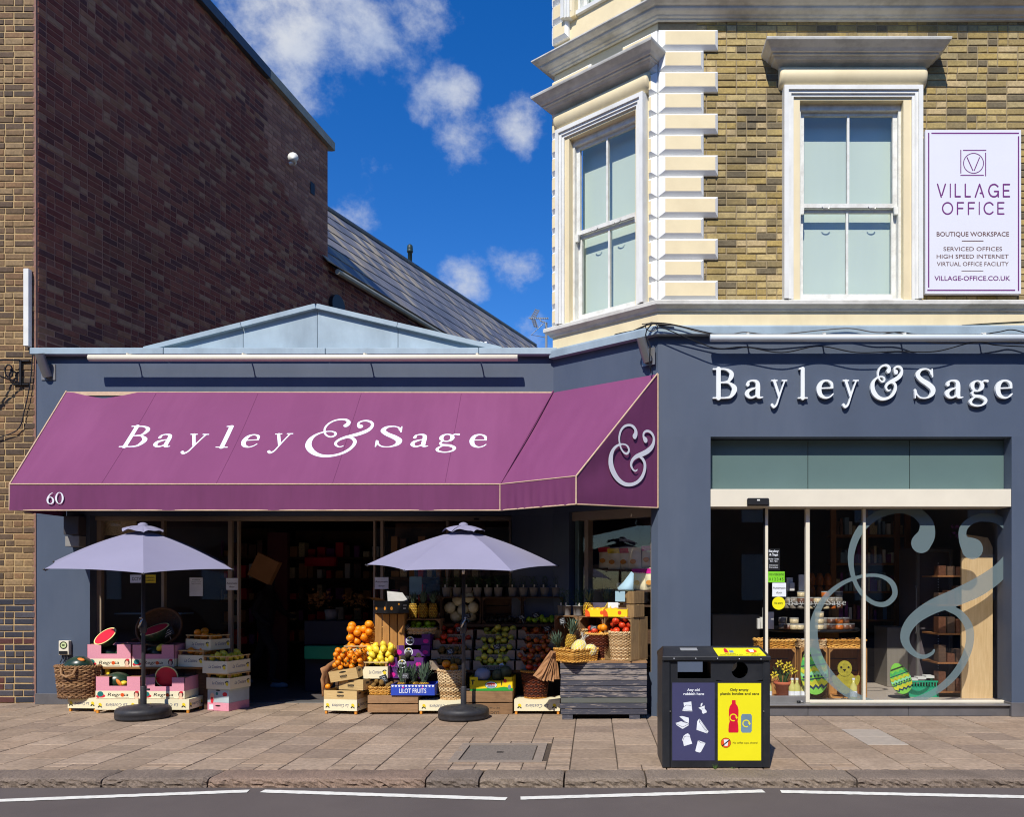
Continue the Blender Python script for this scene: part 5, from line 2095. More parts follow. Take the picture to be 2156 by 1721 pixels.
ink([(228, 1098), (310, 1138), (378, 1100)]), ink([(268, 1014), (350, 1080), (380, 1092)]), ink([(516, 1060), (606, 1172), (600, 1186), (510, 1080), (516, 1060)]), ink([(512, 1036), (516, 1080), (600, 1210)])
ink([(494, 1300), (530, 1330), (588, 1334)]), ink([(310, 1300), (330, 1255), (350, 1248), (390, 1250)]), ink([(330, 890), (350, 872), (410, 876)]), ink([(308, 930), (420, 938)]), ink([(540, 920), (560, 918)])
part('icon_lines', mb, m_navy, pn)
mb = MB()
text_mb(mb, 'Only empty', LXb(995), LZb(700), 30 * KZ, fp(.004), width=225 * KZ, bold=.025)
text_mb(mb, 'plastic bottles and cans', LXb(1000), LZb(747), 29 * KZ, fp(.004), width=470 * KZ, bold=.025)
text_mb(mb, 'No coffee cups, cheers!', LXb(1066), LZb(1340), 22 * KZ, fp(.004), width=300 * KZ, bold=.005)
part('lettering', mb, m_ink, py_)


def ppoly(pts, m, o):
    m_ = MB()
    m_.poly([fr(x, y, o) for x, y in pts])
    part('icon', m_, m, py_)


ppoly([(862, 1190), (872, 1206), (975, 1206), (986, 1190), (982, 1110), (975, 1070), (984, 1010), (986, 930), (975, 885), (952, 855), (950, 812), (906, 812), (904, 855), (880, 885), (868, 930), (868, 1010), (878, 1070), (866, 1110)], m_red, .004)
ppoly([(1015, 1185), (1030, 1206), (1130, 1206), (1146, 1185), (1148, 1005), (1135, 980), (1030, 980), (1017, 1005)], m_gb, .004)
for (ax, ay) in ((922, 1022), (1078, 1095)):
    arc = [(ax + 40 * math.cos(a), -(ay - 40 * math.sin(a)), 6.5) for a in np.linspace(R(10), R(290), 40)]
    st = contour([np.array(arc)], 2.5)
    m_ = MB()
    m_.add([fr(x, -y, .005) for x, y in st[0]], st[1])
    m_.poly([fr(x, y, .0055) for x, y in ((ax + 20, ay - 10), (ax + 58, ay - 6), (ax + 42, ay + 22))])
    part('icon', m_, m_yel, py_)
ppoly([(832 + 62 * math.cos(a), 1330 + 62 * math.sin(a)) for a in np.linspace(0, 2 * math.pi, 32, endpoint=False)], m_ink, .004)
ppoly([(832 + 58 * math.cos(a), 1330 + 58 * math.sin(a)) for a in np.linspace(0, 2 * math.pi, 32, endpoint=False)], m_org, .0045)
ppoly([(806, 1290), (864, 1290), (852, 1368), (816, 1368)], m_pw, .005)
ppoly([(784, 1362), (792, 1372), (884, 1296), (876, 1286)], m_ink, .0055)
mb = MB()
for k, (x, y) in enumerate(((200, 289), (463, 289), (726, 289), (988, 294), (1250, 297))):
    mb.disc((LXb(x), LZb(y + 12)), .004, .004, -.0305, 8)
part('rivet', mb, m_pw, BN)
for x in (155, 1288):
    mb = MB()
    mb.box(LXb(x) - .004, LXb(x) + .004, -.02, .01, LZb(945) - .004, LZb(945) + .004)
    part('hinge', mb, m_alu, BN)
# weed tuft at the foot of the bin
m_weed = M('weed_green', C(78, 110, 40), .7, .2)
for wx, n, hh in ((700, 16, .045), (918, 10, .02)):
    mb = MB()
    rr = random.Random(wx)
    cxw = BN.location.x + LXb(wx)
    for k in range(n):
        a = rr.uniform(0, 6.28)
        dx, dy = math.cos(a) * rr.uniform(.005, .03), math.sin(a) * .015
        h = hh * rr.uniform(.5, 1.1)
        bx, by = cxw + dx * .4, -2.60 + dy * .4
        mb.add([(bx - .002, by, 0), (bx + .002, by, 0), (bx + dx, by + dy - .006, h)], [(0, 1, 2)])
    single('grass_tuft', mb, m_weed, 'tuft of grass growing at the foot of the litter bin' if n == 16 else 'tiny weed in the gap under the yellow poster', 'grass')

# wall socket box on the left pier
t = thing('wall_box', 'small yellow and white notice box with a black hook on the blue pier', 'box', (WX(134, FY), FY, WZ(1380, FY)))
w3 = lambda x, y: (WX(x * .2691, FY - .06), WZ(1062.7 + .2691 * y, FY - .06))
mb = MB()
(a, b), (c, d) = w3(457, 1180), w3(537, 1068)
mb.box(a, c, FY - .06, FY - .001, b, d, .006)
part('case', mb, m_frame, t, True)
mb = MB()
p = w3(497, 1103)
mb.disc(p, .05, .05, FY - .0615, 20)
part('label', mb, M('pale_green_label', C(190, 204, 150), .5), t, True)
mb = MB()
st = contour([ring(p[0], p[1], .042, .042, .006, .006)], .004)
mb.add([(x, FY - .063, z) for x, z in st[0]], st[1])
mb.box(p[0] - .02, p[0] + .015, FY - .0625, FY - .062, p[1] - .008, p[1] + .01)
part('ring_mark', mb, m_ink, t, True)
mb = MB()
for x in (475, 500, 520):
    q = w3(x, 1185)
    mb.tube([(q[0], FY - .03, q[1]), (q[0] + .006, FY - .05, q[1] - .05), (q[0] - .008, FY - .06, q[1] - .09)], .007, 6)
q = w3(497, 1160)
mb.box(q[0] - .05, q[0] + .05, FY - .075, FY - .055, q[1] - .02, q[1] + .02)
part('hook', mb, m_black, t, True)

# ================================================================== fruit
def fruit_mat(name, c1, c2, rough=.38, bump=.15, bscale=40, spec=.45, rnd=.12, scale=1.5):
    N = Nodes(name)
    N.objvec()
    c = N.ramp(N.noise(scale, 3, .5), ((.35, c1), (.65, c2)))
    c = N.mix(1.0, c, N.ramp(N.rnd(), ((0, (1 - rnd,) * 3 + (1,)), (1, (1 + rnd * .6,) * 3 + (1,)))), 'MULTIPLY')
    N.set(c, rough, 0, spec)
    if bump:
        N.bump(N.noise(bscale, 3, .6), bump, .02)
    return N.mat


m_orange = fruit_mat('orange_peel', C(240, 138, 12), C(246, 154, 24))
m_tang = fruit_mat('tangerine_peel', C(238, 130, 8), C(246, 156, 30))
m_lemon = fruit_mat('lemon_peel', C(236, 206, 40), C(244, 220, 76))
m_lime = fruit_mat('green_apple_skin', C(150, 190, 24), C(170, 204, 44), bump=0)
m_yap = fruit_mat('yellow_apple_skin', C(196, 186, 50), C(214, 204, 84), bump=0, rnd=.2)
m_rap = fruit_mat('red_apple_skin', C(196, 32, 20), C(226, 84, 34), bump=0, scale=2.2, rnd=.25)
m_rap2 = fruit_mat('bicolour_apple_skin', C(190, 40, 26), C(226, 140, 50), bump=0, scale=1.6, rnd=.25)
m_kiwi = fruit_mat('kiwi_skin', C(120, 92, 48), C(144, 112, 62), .9, .4, 80, .2)
m_avo = fruit_mat('avocado_skin', C(44, 38, 32), C(64, 58, 40), .5, .5, 30)
m_mango = fruit_mat('mango_skin', C(240, 170, 20), C(246, 190, 50), bump=0)
m_stem = M('brown_stem', C(72, 54, 30), .8)
m_leaf = M('citrus_leaf', C(58, 84, 30), .5, .2, 8)
m_melon = fruit_mat('pale_melon_rind', C(206, 200, 160), C(220, 214, 180), .6)
m_wmel = fruit_mat('watermelon_rind', C(32, 52, 40), C(46, 70, 50), .3, 0, spec=.5)
m_wred = M('watermelon_flesh', C(222, 36, 58), .45, .08, 9, .2, 80)
m_wrim = M('watermelon_pale_rim', C(232, 224, 150), .5, .06, 9)
m_pump = fruit_mat('squash_skin', C(60, 66, 40), C(84, 88, 54), .6)


def ball(prof_pow=(1, 1), dimple=.0, n=16, m=10, elong=1.0, tip=0.0, ridges=0, ramp=.0):
    pr = []
    for i in range(m + 1):
        t = math.pi * i / m
        r, z = math.sin(t), -math.cos(t) * elong
        if dimple:
            z -= math.copysign(dimple * math.exp(-(r / .42) ** 2), z)
        if tip:
            z += math.copysign(tip * math.exp(-(r / .22) ** 2), z)
        pr.append((r if 0 < i < m else 0, z))
    mb = MB()
    mb.smooth = True
    mb.lathe(pr, n, wob=(lambda a, z: 1 + ramp * math.cos(a * ridges)) if ridges else None)
    return mb


def fruit_mesh(name, kind, m):
    if kind == 'round':
        mb = ball(dimple=.05, elong=.96)
        mb.mi = 1
        mb.lathe([(0, .90), (.07, .92), (.05, .95), (0, .96)], 6)
        ms = [m, m_stem]
    elif kind == 'lemon':
        mb = ball(elong=1.28, tip=.24)
        ms = [m]
    elif kind == 'apple':
        mb = ball(dimple=.24, elong=.95)
        mb.mi = 1
        mb.tube([(0, 0, .66), (.03, 0, .85), (.08, .02, 1.0)], .045, 5)
        ms = [m, m_stem]
    elif kind == 'oval':
        mb = ball(elong=1.3)
        ms = [m]
    elif kind == 'melon':
        mb = ball(elong=1.1, dimple=.05, ridges=10, ramp=.03, n=40)
        mb.mi = 1
        mb.tube([(0, 0, 1.0), (.02, 0, 1.16)], .06, 5)
        ms = [m, m_stem]
    me = mb.mesh(name, ms)
    return me


FM = {k: fruit_mesh(k, sh, m) for k, sh, m in (('orange', 'round', m_orange), ('tangerine', 'round', m_tang), ('lemon', 'lemon', m_lemon), ('green_apple', 'apple', m_lime), ('yellow_apple', 'apple', m_yap),
                                               ('red_apple', 'apple', m_rap), ('bicolour_apple', 'apple', m_rap2), ('kiwi', 'oval', m_kiwi), ('avocado', 'oval', m_avo), ('mango', 'oval', m_mango), ('melon', 'melon', m_melon),
                                               ('watermelon', 'oval', m_wmel), ('squash', 'oval', m_pump), ('lime', 'lemon', m_lime), ('pomegranate', 'apple', m_rap))}
NAMES = {'green_apple': 'apple', 'yellow_apple': 'apple', 'red_apple': 'apple', 'bicolour_apple': 'apple'}
frr = random.Random(77)


def fruit(kind, p, r, label, group, rot=None):
    o = put(NAMES.get(kind, kind), FM[kind], None, p, rot or (frr.uniform(-.9, .9), frr.uniform(-.9, .9), frr.uniform(0, 6.28)), (r * frr.uniform(.96, 1.04), r * frr.uniform(.96, 1.04), r))
    return tag(o, label, NAMES.get(kind, kind).replace('_', ' '), group)


def pile(kind, n, x0, x1, y0, y1, floor, r, label, group, tries=26, origin=None, rz=0.0, seed=1, lift=.96, rj=.06):
    """drop n fruits into a plot, each into the lowest hollow it finds"""
    rr = random.Random(seed)
    got = []
    cs, sn = math.cos(rz), math.sin(rz)
    for i in range(n):
        best = None
        rad = r * (1 + rr.uniform(-rj, rj))
        for _ in range(tries):
            x, y = rr.uniform(x0 + rad, x1 - rad), rr.uniform(y0 + rad, y1 - rad)
            z = (floor(x, y) if callable(floor) else floor) + rad * lift
            for (a, b, c, q) in got:
                d2 = (a - x) ** 2 + (b - y) ** 2
                s2 = ((rad + q) * .97) ** 2
                if d2 < s2:
                    z = max(z, c + math.sqrt(s2 - d2))
            score = z + (y - y0) * -.02
            if best is None or score < best[0]:
                best = (score, x, y, z)
        got.append((best[1], best[2], best[3], rad))
    ox, oy, oz = origin or (0, 0, 0)
    out = []
    for (x, y, z, rad) in got:
        out.append(fruit(kind, (ox + x * cs - y * sn, oy + x * sn + y * cs, oz + z), rad, label, group))
    return out


def leaf_sprig(pos, seed, label='small green leaves sticking out of the tangerine heap'):
    rr = random.Random(seed)
    mb = MB()
    for k in range(3):
        a, e = rr.uniform(0, 6.28), rr.uniform(.1, .9)
        d = Vector((math.cos(a) * math.cos(e), math.sin(a) * math.cos(e), math.sin(e)))
        s = d.cross(Vector((0, 0, 1))).normalized() * .012
        p = Vector(pos)
        L = rr.uniform(.04, .065)
        mb.add([p, p + d * L * .5 + s, p + d * L + Vector((0, 0, -.008)), p + d * L * .5 - s], [(0, 1, 2, 3)])
    return single('leaf_sprig', mb, m_leaf, label, 'leaves', base=pos, group='leaves among the tangerines')


# ------------------------------------------------------------------ pineapple
m_pinb = PAL('pineapple_skin', [C(206, 160, 46), C(190, 146, 40), C(216, 176, 66), C(176, 130, 40), C(198, 160, 60)], .7, .25, 60, .3, 90)
m_pind = M('pineapple_furrow', C(92, 70, 26), .8)
m_pinl = M('pineapple_leaf', C(84, 104, 84), .55, .25, 12)
PBODY, PCROWN = None, []


def pine_body():
    mb = MB()
    mb.smooth = True
    mb.lathe([(0, 0), (.75, .02), (.93, .3), (1, .8), (.98, 1.4), (.85, 1.95), (.55, 2.22), (0, 2.3)], 16)
    mb.smooth = False
    mb.mi = 1
    nz, na = 9, 12
    for j in range(nz):
        z = .12 + 2.06 * (j + .5) / nz
        prof = [(0, .78), (.3, .94), (.8, 1.0), (1.4, .98), (1.95, .86), (2.25, .6)]
        for (za, ra), (zb, rb) in zip(prof, prof[1:]):
            if za <= z <= zb:
                r = ra + (rb - ra) * (z - za) / (zb - za)
        hz = .138
        for i in range(na):
            a = 2 * math.pi * (i + .5 * (j % 2)) / na
            da = math.pi / na * .97
            P = lambda da_, dz, o: ((r + o) * math.cos(a + da_), (r + o) * math.sin(a + da_), z + dz)
            vs = [P(0, -hz, .0), P(da, 0, .0), P(0, hz, .0), P(-da, 0, .0), P(0, .0, .10)]
            mb.add(vs, [(0, 1, 4), (1, 2, 4), (2, 3, 4), (3, 0, 4)])
    return mb.mesh('body', [m_pind, m_pinb])


def pine_crown(seed):
    rr = random.Random(seed)
    mb = MB()
    for k in range(34):
        a = k * 2.4 + rr.uniform(-.2, .2)
        t = k / 34
        L = 1.0 + 1.1 * math.sin(min(1, t * 1.3) * math.pi * .6) + rr.uniform(-.2, .2)
        out = (1 - t) * .85 + .12
        d = Vector((math.cos(a), math.sin(a), 0))
        s = Vector((-math.sin(a), math.cos(a), 0))
        vs = []
        n = 5
        for i in range(n + 1):
            f = i / n
            p = d * (.18 + out * L * (f ** 1.3) * .62) + Vector((0, 0, L * (f * .95 - out * .35 * f * f) + .1 * t))
            w = .155 * (1 - f) ** .7 * (1 if i else .8) + .006
            vs += [p - s * w + d * .03, p, p + s * w + d * .03] if False else [p - s * w + Vector((0, 0, .05 * w)), p - d * .03, p + s * w + Vector((0, 0, .05 * w))]
        mb.add(vs, [(i * 3 + j, i * 3 + j + 1, i * 3 + j + 4, i * 3 + j + 3) for i in range(n) for j in range(2)])
    return mb.mesh('crown', m_pinl)


PBODY = pine_body()
PCROWN = [pine_crown(s) for s in (1, 2, 3)]


def pineapple(pos, r, label, group=None, rot=(0, 0, 0), crown=1.0, k=0, h=None):
    t = thing('pineapple', label, 'pineapple', pos, group=group, rot=rot)
    hz = (h / 2.3) if h else r
    put('body', PBODY, t, (0, 0, 0), None, (r, r, hz))
    put('crown', PCROWN[k % 3], t, (0, 0, 2.2 * hz), (0, 0, k * 1.3), (r * 1.35 * crown,) * 3)
    return t


# ------------------------------------------------------------------ boxes, crates, baskets
m_pine = WOOD('pale_box_wood', C(188, 156, 102), C(212, 182, 128), .7, (3, 30, 30), .08)
m_cratew = WOOD('brown_crate_wood', C(128, 96, 66), C(158, 124, 90), .8, (2, 26, 26), .22, .35)
m_crated = WOOD('dark_crate_wood', C(72, 54, 42), C(104, 80, 62), .85, (2, 26, 26), .25, .6)
m_crateo = WOOD('amber_crate_wood', C(150, 104, 52), C(186, 136, 78), .75, (26, 26, 2), .16, .25)
m_crateg = WOOD('greyed_crate_wood', C(120, 94, 62), C(160, 130, 88), .8, (26, 26, 2), .14, .2)
m_carton = M('cream_box_card', C(232, 222, 186), .65, .04, 3, .1, 80)
m_foot = M('orange_crate_post', C(214, 140, 44), .7, .1, 9)
m_pink = M('pink_carton', C(220, 148, 164), .7, .06, 60, .1, 90)
m_pinkw = M('cream_carton_band', C(236, 226, 192), .65, .04, 3)
m_board = M('brown_cardboard', C(166, 122, 74), .8, .08, 6)
m_kraft = M('kraft_paper', C(168, 122, 82), .85, .1, 6, .2, 40)
m_blueink = M('blue_script_ink', C(52, 62, 112), .6)
m_green = M('teal_print_ink', C(20, 112, 110), .6)
m_redink = M('red_print_ink', C(206, 40, 54), .6)
m_skin = M('printed_skin_tone', C(230, 190, 160), .6)
m_hair = M('printed_dark_brown', C(70, 34, 30), .6)
m_lemonink = M('yellow_print_ink', C(232, 204, 40), .6)
m_leafink = M('dark_leaf_print', C(54, 56, 40), .6)
m_mag = M('magenta_print_ink', C(206, 22, 140), .6)
m_purple = M('purple_carton', C(84, 34, 108), .6, .08, 8)
m_blueb = M('blue_carton', C(42, 70, 176), .55, .05, 5)
m_ybox = M('yellow_carton', C(244, 208, 20), .55, .04, 5)
m_greenp = M('green_print', C(40, 156, 60), .55)
m_blackc = M('black_carton', C(26, 24, 26), .45, .1, 5, spec=.5)
m_greyb = WOOD('grey_tray_wood', C(132, 116, 100), C(158, 142, 124), .85, (2, 26, 26), .1)
m_chalk = M('chalkboard_card', C(22, 24, 28), .6)
m_pot = M('grey_clay_pot', C(132, 128, 126), .85, .14, 12, .15, 80)
m_herb = M('herb_leaf', C(54, 84, 40), .6, .3, 20)
m_inkb = M('stamp_ink', C(60, 52, 44), .8)


def panelbox(mb, w, d, h, t, z0=0.0, bottom=True, front=True):
    """open-topped carcase centred on x, front at y = 0"""
    mb.box(-w / 2, -w / 2 + t, 0, d, z0, z0 + h)
    mb.box(w / 2 - t, w / 2, 0, d, z0, z0 + h)
    mb.box(-w / 2 + t, w / 2 - t, d - t, d, z0, z0 + h)
    if front:
        mb.box(-w / 2 + t, w / 2 - t, 0, t, z0, z0 + h)
    if bottom:
        mb.box(-w / 2 + t, w / 2 - t, t, d - t, z0, z0 + t)


def decal(parent, shapes, name='print'):
    """flat print: list of (material, list of polygons of (x, y, z))"""
    for m, polys in shapes:
        mb = MB()
        for p in polys:
            mb.poly(p)
        part(name, mb, m, parent, fix=False)


def ell(cx, cz, rx, rz, y, tilt=0.0, n=14):
    return [(cx + rx * math.cos(a) * math.cos(tilt) - rz * math.sin(a) * math.sin(tilt), y, cz + rx * math.cos(a) * math.sin(tilt) + rz * math.sin(a) * math.cos(tilt)) for a in np.linspace(0, 2 * math.pi, n, endpoint=False)]


def lemon_crate(label, x, Y, z, w, d, h, rz=0.0, flip=False, group=None, side=True, panel=.72):
    """thin cream-printed crate on four posts; flip = standing upside down on its posts"""
    t = thing('fruit_crate', label, 'crate', (x, Y, z), rz, group)
    ft = .042 if flip else 0.0
    ph = h if flip else h * panel
    mb = MB()
    panelbox(mb, w, d, ph, .006, ft, bottom=not flip)
    if flip:
        mb.box(-w / 2 + .006, w / 2 - .006, .006, d - .006, ft + ph - .008, ft + ph)
    part('panel', mb, m_carton, t)
    for sx in (-1, 1):
        for yy in (0, 1):
            mb = MB()
            cx_, cy_ = sx * (w / 2 - .022), (.022 if yy == 0 else d - .022)
            mb.box(cx_ - .014, cx_ + .014, cy_ - .014, cy_ + .014, 0, (ft + ph - .01) if flip else h, .002)
            part('post', mb, m_foot if flip else m_board, t)
    if not flip:
        mb = MB()
        mb.box(-w / 2, w / 2, -.0, .012, h - .012, h + .002)
        mb.box(-w / 2, -w / 2 + .012, .012, d, h - .012, h + .002)
        mb.box(w / 2 - .012, w / 2, .012, d, h - .012, h + .002)
        part('rim', mb, m_pine, t)
    zc = ft + ph / 2
    for (face, L) in (('f', w), ('s', d)):
        if face == 's' and not side:
            continue
        P = (lambda a, b, o=.0012: (a, -o, b)) if face == 'f' else (lambda a, b, o=.0012: (w / 2 + o, d / 2 + a, b))
        mb = MB()
        s = -1 if flip else 1
        k = .5 if face == 'f' else .55
        text_mb(mb, 'La Costiera', 0, -.016, min(.04, ph * .3), lambda a, b, q: P(s * a, zc + s * (b + .004)), width=L * k, shear=.35)
        part('lettering', mb, m_blueink, t, fix=False)
        for sx in ((-1, 1) if flip else (1,)):
            e = lambda c_, z_, rx, rz_, o, ti=0: [P(q[0], q[2], o) for q in ell(c_, z_, rx, rz_, 0, ti)]
            mb = MB()
            mb.poly(e(sx * L * .38, zc - .002, .019, .024, .0016, .5))
            part('print', mb, m_lemonink, t, fix=False)
            mb = MB()
            mb.poly(e(sx * L * .38 - .014, zc + s * .022, .018, .008, .002, .7))
            mb.poly(e(sx * L * .38 + .012, zc + s * .026, .014, .007, .0024, -.6))
            part('print', mb, m_leafink, t, fix=False)
    return t


def melon_box(label, x, Y, z, w, d, h, rz=0.0, notch=(.30, .70), low=.58):
    """pink printed carton, front cut down in the middle"""
    t = thing('melon_carton', label, 'box', (x, Y, z), rz, 'pink melon cartons')
    n0, n1 = -w / 2 + w * notch[0], -w / 2 + w * notch[1]
    mb = MB()
    mb.prism([(-w / 2, 0), (w / 2, 0), (w / 2, h), (n1, h), (n1, h * low), (n0, h * low), (n0, h), (-w / 2, h)], 0, .006)
    part('front', mb, m_pink, t)
    mb = MB()
    panelbox(mb, w, d, h, .006, 0, True, False)
    mb.T = None
    part('walls', mb, m_pink, t)
    for sx in (-1, 1):
        mb = MB()
        a = sx * w / 2
        mb.box(min(a, a - sx * w * .3), max(a, a - sx * w * .3), .008, .10, h - .007, h - .001)
        part('flap', mb, m_board, t)
    mb = MB()
    bz = h * .36
    mb.poly([(-w / 2 + .001, -.001, .001), (w / 2 - .001, -.001, .001), (w / 2 - .001, -.001, bz), (-w / 2 + .001, -.001, bz)])
    mb.poly([(w / 2 + .001, .001, .001), (w / 2 + .001, d, .001), (w / 2 + .001, d, bz), (w / 2 + .001, .001, bz)])
    part('print', mb, m_pinkw, t, fix=False)
    mb = MB()
    text_mb(mb, 'Regr sa', .0, bz * .34, bz * .40, lambda a, b, q: (a, -.0022, b), width=w * .46, shear=.2, bold=.004)
    text_mb(mb, '___', w * .1, bz * .2, bz * .3, lambda a, b, q: (a, -.0022, b), width=w * .3)
    part('lettering', mb, m_ink, t, fix=False)
    u = w / .5
    decal(t, [(m_org, [ell(w * .098, bz * .48, .021 * u, .021 * u, -.0024)]), (m_redink, [ell(-w * .37, bz * .36, .045 * u, .02 * u, -.0024), ell(-w * .44, bz * .3, .022 * u, .018 * u, -.0027), ell(w * .42, bz * .86, .022 * u, .012 * u, -.0032)]),
              (m_green, [ell(-w * .39, bz * .60, .034 * u, .030 * u, -.003)]),
              (m_hair, [ell(w * .41, bz * .56, .030 * u, .036 * u, -.0024)]), (m_skin, [ell(w * .405, bz * .48, .018 * u, .026 * u, -.003), ell(w * .41, bz * .12, .03 * u, .014 * u, -.0028)])])
    return t


def boards(name, mb_list, m, parent):
    for q in mb_list:
        mb = MB()
        mb.box(*q, .003)
        part(name, mb, m, parent)


def slat_crate(label, x, Y, z, w, d, h, rz=0.0, m=None, n=2, openf=False, group=None, cat='crate', gap=.012, posts=True, vert=False, stamp=None):
    """boarded crate; openf = lying on its side with the mouth towards the street"""
    m = m or m_cratew
    t = thing('wooden_crate', label, cat, (x, Y, z), rz, group)
    th = .012
    W = w / 2
    L = []
    if not openf:
        bh = (h - gap * (n - 1)) / n
        for k in range(n):
            z0 = k * (bh + gap)
            L += [(-W, W, 0, th, z0, z0 + bh), (-W, W, d - th, d, z0, z0 + bh), (-W, -W + th, th, d - th, z0, z0 + bh), (W - th, W, th, d - th, z0, z0 + bh)]
        L.append((-W + th, W - th, th, d - th, 0, th))
        boards('board', L, m, t)
        for sx in (-1, 1):
            for y0 in (th + .001, d - th - .031):
                mb = MB()
                mb.box(min(sx * (W - th - .001), sx * (W - th - .03)), max(sx * (W - th - .001), sx * (W - th - .03)), y0, y0 + .03, 0.002, h - .004)
                part('post', mb, m, t)
    else:
        nd = 2
        bd = (d - gap * (nd - 1)) / nd
        for k in range(nd):
            y0 = k * (bd + gap)
            L += [(-W, W, y0, y0 + bd, h - th, h), (-W, W, y0, y0 + bd, 0, th)]
            for sx in (-1, 1):
                a = sx * W
                L.append((min(a, a - sx * th), max(a, a - sx * th), y0, y0 + bd, th + .001, h - th - .001))
        for k in range(n):
            bh = (h - 2 * th - gap * (n - 1)) / n
            z0 = th + k * (bh + gap)
            L.append((-W + th, W - th, d - th, d, z0, z0 + bh))
        boards('board', L, m, t)
        for sx in (-1, 1):                                # corner fillets
            for sz in (0, 1):
                mb = MB()
                a, b = sx * (W - th - .001), (th + .001 if sz == 0 else h - th - .001)
                q = .045
                mb.prism([(a, b), (a - sx * q, b), (a, b + (q if sz == 0 else -q))], .008, .02)
                part('corner_block', mb, m, t)
    if stamp:
        mb = MB()
        for (s, zz_, hh, wd, flip) in stamp:
            text_mb(mb, s, 0, 0, hh, lambda a, b, q: ((-a if flip else a), -.0012, zz_ + (-b if flip else b)), width=wd)
        part('lettering', mb, m_inkb, t, fix=False)
    return t


def tray(label, x, Y, z, w, d, h, group='apple trays on the stepped stand'):
    """shallow grey tray, front dipped in the middle"""
    t = thing('apple_tray', label, 'tray', (x, Y, z), 0, group)
    mb = MB()
    q = w * .16
    mb.prism([(-w / 2, 0), (w / 2, 0), (w / 2, h), (w / 2 - q, h), (w / 2 - q - .03, h * .52), (-w / 2 + q + .03, h * .52), (-w / 2 + q, h), (-w / 2, h)], 0, .009)
    part('front', mb, m_greyb, t)
    mb = MB()
    panelbox(mb, w, d, h, .008, 0, True, False)
    part('walls', mb, m_greyb, t)
    mb = MB()
    text_mb(mb, 'MOUNEYRAC', 0, h * .12, h * .27, lambda a, b, k: (a, -.0012, b), width=w * .52)
    part('lettering', mb, m_inkb, t, fix=False)
    return t


def wick(name, label, x, Y, z, path, h, m, m2=None, rows=14, rz=0, r=.0075, lean=1.0, cat='basket', group=None, handle=False, rimm=None, stake_r=.005):
    """basket: weavers going in and out of stakes; path(t, f) -> (x, y) outline at height share f"""
    t = thing(name, label, cat, (x, Y, z), rz, group)
    NS = 30
    mb = MB()
    for k in range(rows):
        f = (k + .5) / rows
        pts = []
        for i in range(NS * 2):
            a = i / (NS * 2)
            px_, py_ = path(a, f)
            c = Vector((px_, py_))
            s_ = (1 if (i // 2 + k) % 2 else -1) * (.55 if i % 2 == 0 else .55)
            n_ = Vector(path(a + .002, f)) - Vector(path(a - .002, f))
            n_ = Vector((n_.y, -n_.x)).normalized()
            off = r * .75 * math.sin(math.pi * (i / 2 + k))
            q = c + n_ * (r * .8 * math.cos(math.pi * (i * .5 + k)))
            pts.append((q.x, q.y, h * f + r * .3 * math.sin(i * 1.7 + k)))
        mb.tube(pts, [r * (1 + .12 * math.sin(i * 3.1 + k * 2)) for i in range(len(pts))], 5, closed=True)
    mb.smooth = True
    part('weave', mb, m, t, fix=False)
    mb = MB()
    for i in range(NS):
        a = i / NS
        mb.tube([(*path(a, 0), 0), (*path(a, .5), h * .5), (*path(a, 1), h)], stake_r, 4)
    part('stakes', mb, m2 or m, t, fix=False)
    for (f, zz_) in ((1.0, h), (0.0, .006)):
        mb = MB()
        for ph in (0, math.pi):
            pts = []
            for i in range(72):
                a = i / 72
                px_, py_ = path(a, f)
                c = Vector((px_, py_))
                n_ = Vector(path(a + .002, f)) - Vector(path(a - .002, f))
                n_ = Vector((n_.y, -n_.x)).normalized()
                w_ = math.cos(2 * math.pi * 18 * a + ph)
                q = c + n_ * (r * 1.1 * w_)
                pts.append((q.x, q.y, zz_ + r * 1.1 * math.sin(2 * math.pi * 18 * a + ph)))
            mb.tube(pts, r * 1.15, 5, closed=True)
        part('rim' if f else 'foot_rim', mb, rimm or m, t, fix=False)
    mb = MB()
    mb.poly([(*path(i / 40, .05), .012) for i in range(40)])
    part('base', mb, m2 or m, t, fix=False)
    if handle:
        mb = MB()
        w_ = path(.75, 1)
        mb.tube([(-.09, w_[1] - .01, h * .98), (-.07, w_[1] - .035, h * .78), (0, w_[1] - .045, h * .70), (.07, w_[1] - .035, h * .78), (.09, w_[1] - .01, h * .98)], .014, 7)
        part('handle', mb, m, t, fix=False)
    return t


circ = lambda r0, r1, sq=1.0: (lambda a, f: ((r0 + (r1 - r0) * f) * math.cos(2 * math.pi * a), (r0 + (r1 - r0) * f) * sq * math.sin(2 * math.pi * a)))


def rectp(w, d, lean=.85, p=5.0):
    def fn(a, f):
        k = lean + (1 - lean) * f
        c, s = math.cos(2 * math.pi * a), math.sin(2 * math.pi * a)
        g = (abs(c) ** p + abs(s) ** p) ** (-1 / p)
        return (w / 2 * k * c * g, d / 2 * k * s * g)
    return fn


m_wpale = PAL('pale_willow', [C(206, 176, 132), C(190, 156, 110), C(222, 196, 152), C(176, 140, 96)], .7, .25, 30, 0)
m_wbrown = PAL('brown_willow', [C(140, 104, 70), C(120, 88, 60), C(156, 120, 84), C(104, 74, 50)], .7, .25, 30, 0)
m_wdark = PAL('dark_willow', [C(96, 44, 26), C(80, 36, 24), C(112, 56, 34), C(66, 30, 22)], .55, .25, 30, 0)
m_wgold = PAL('golden_willow', [C(206, 152, 66), C(190, 134, 54), C(220, 170, 86), C(176, 122, 48)], .65, .2, 30, 0)

TAGN = [0]


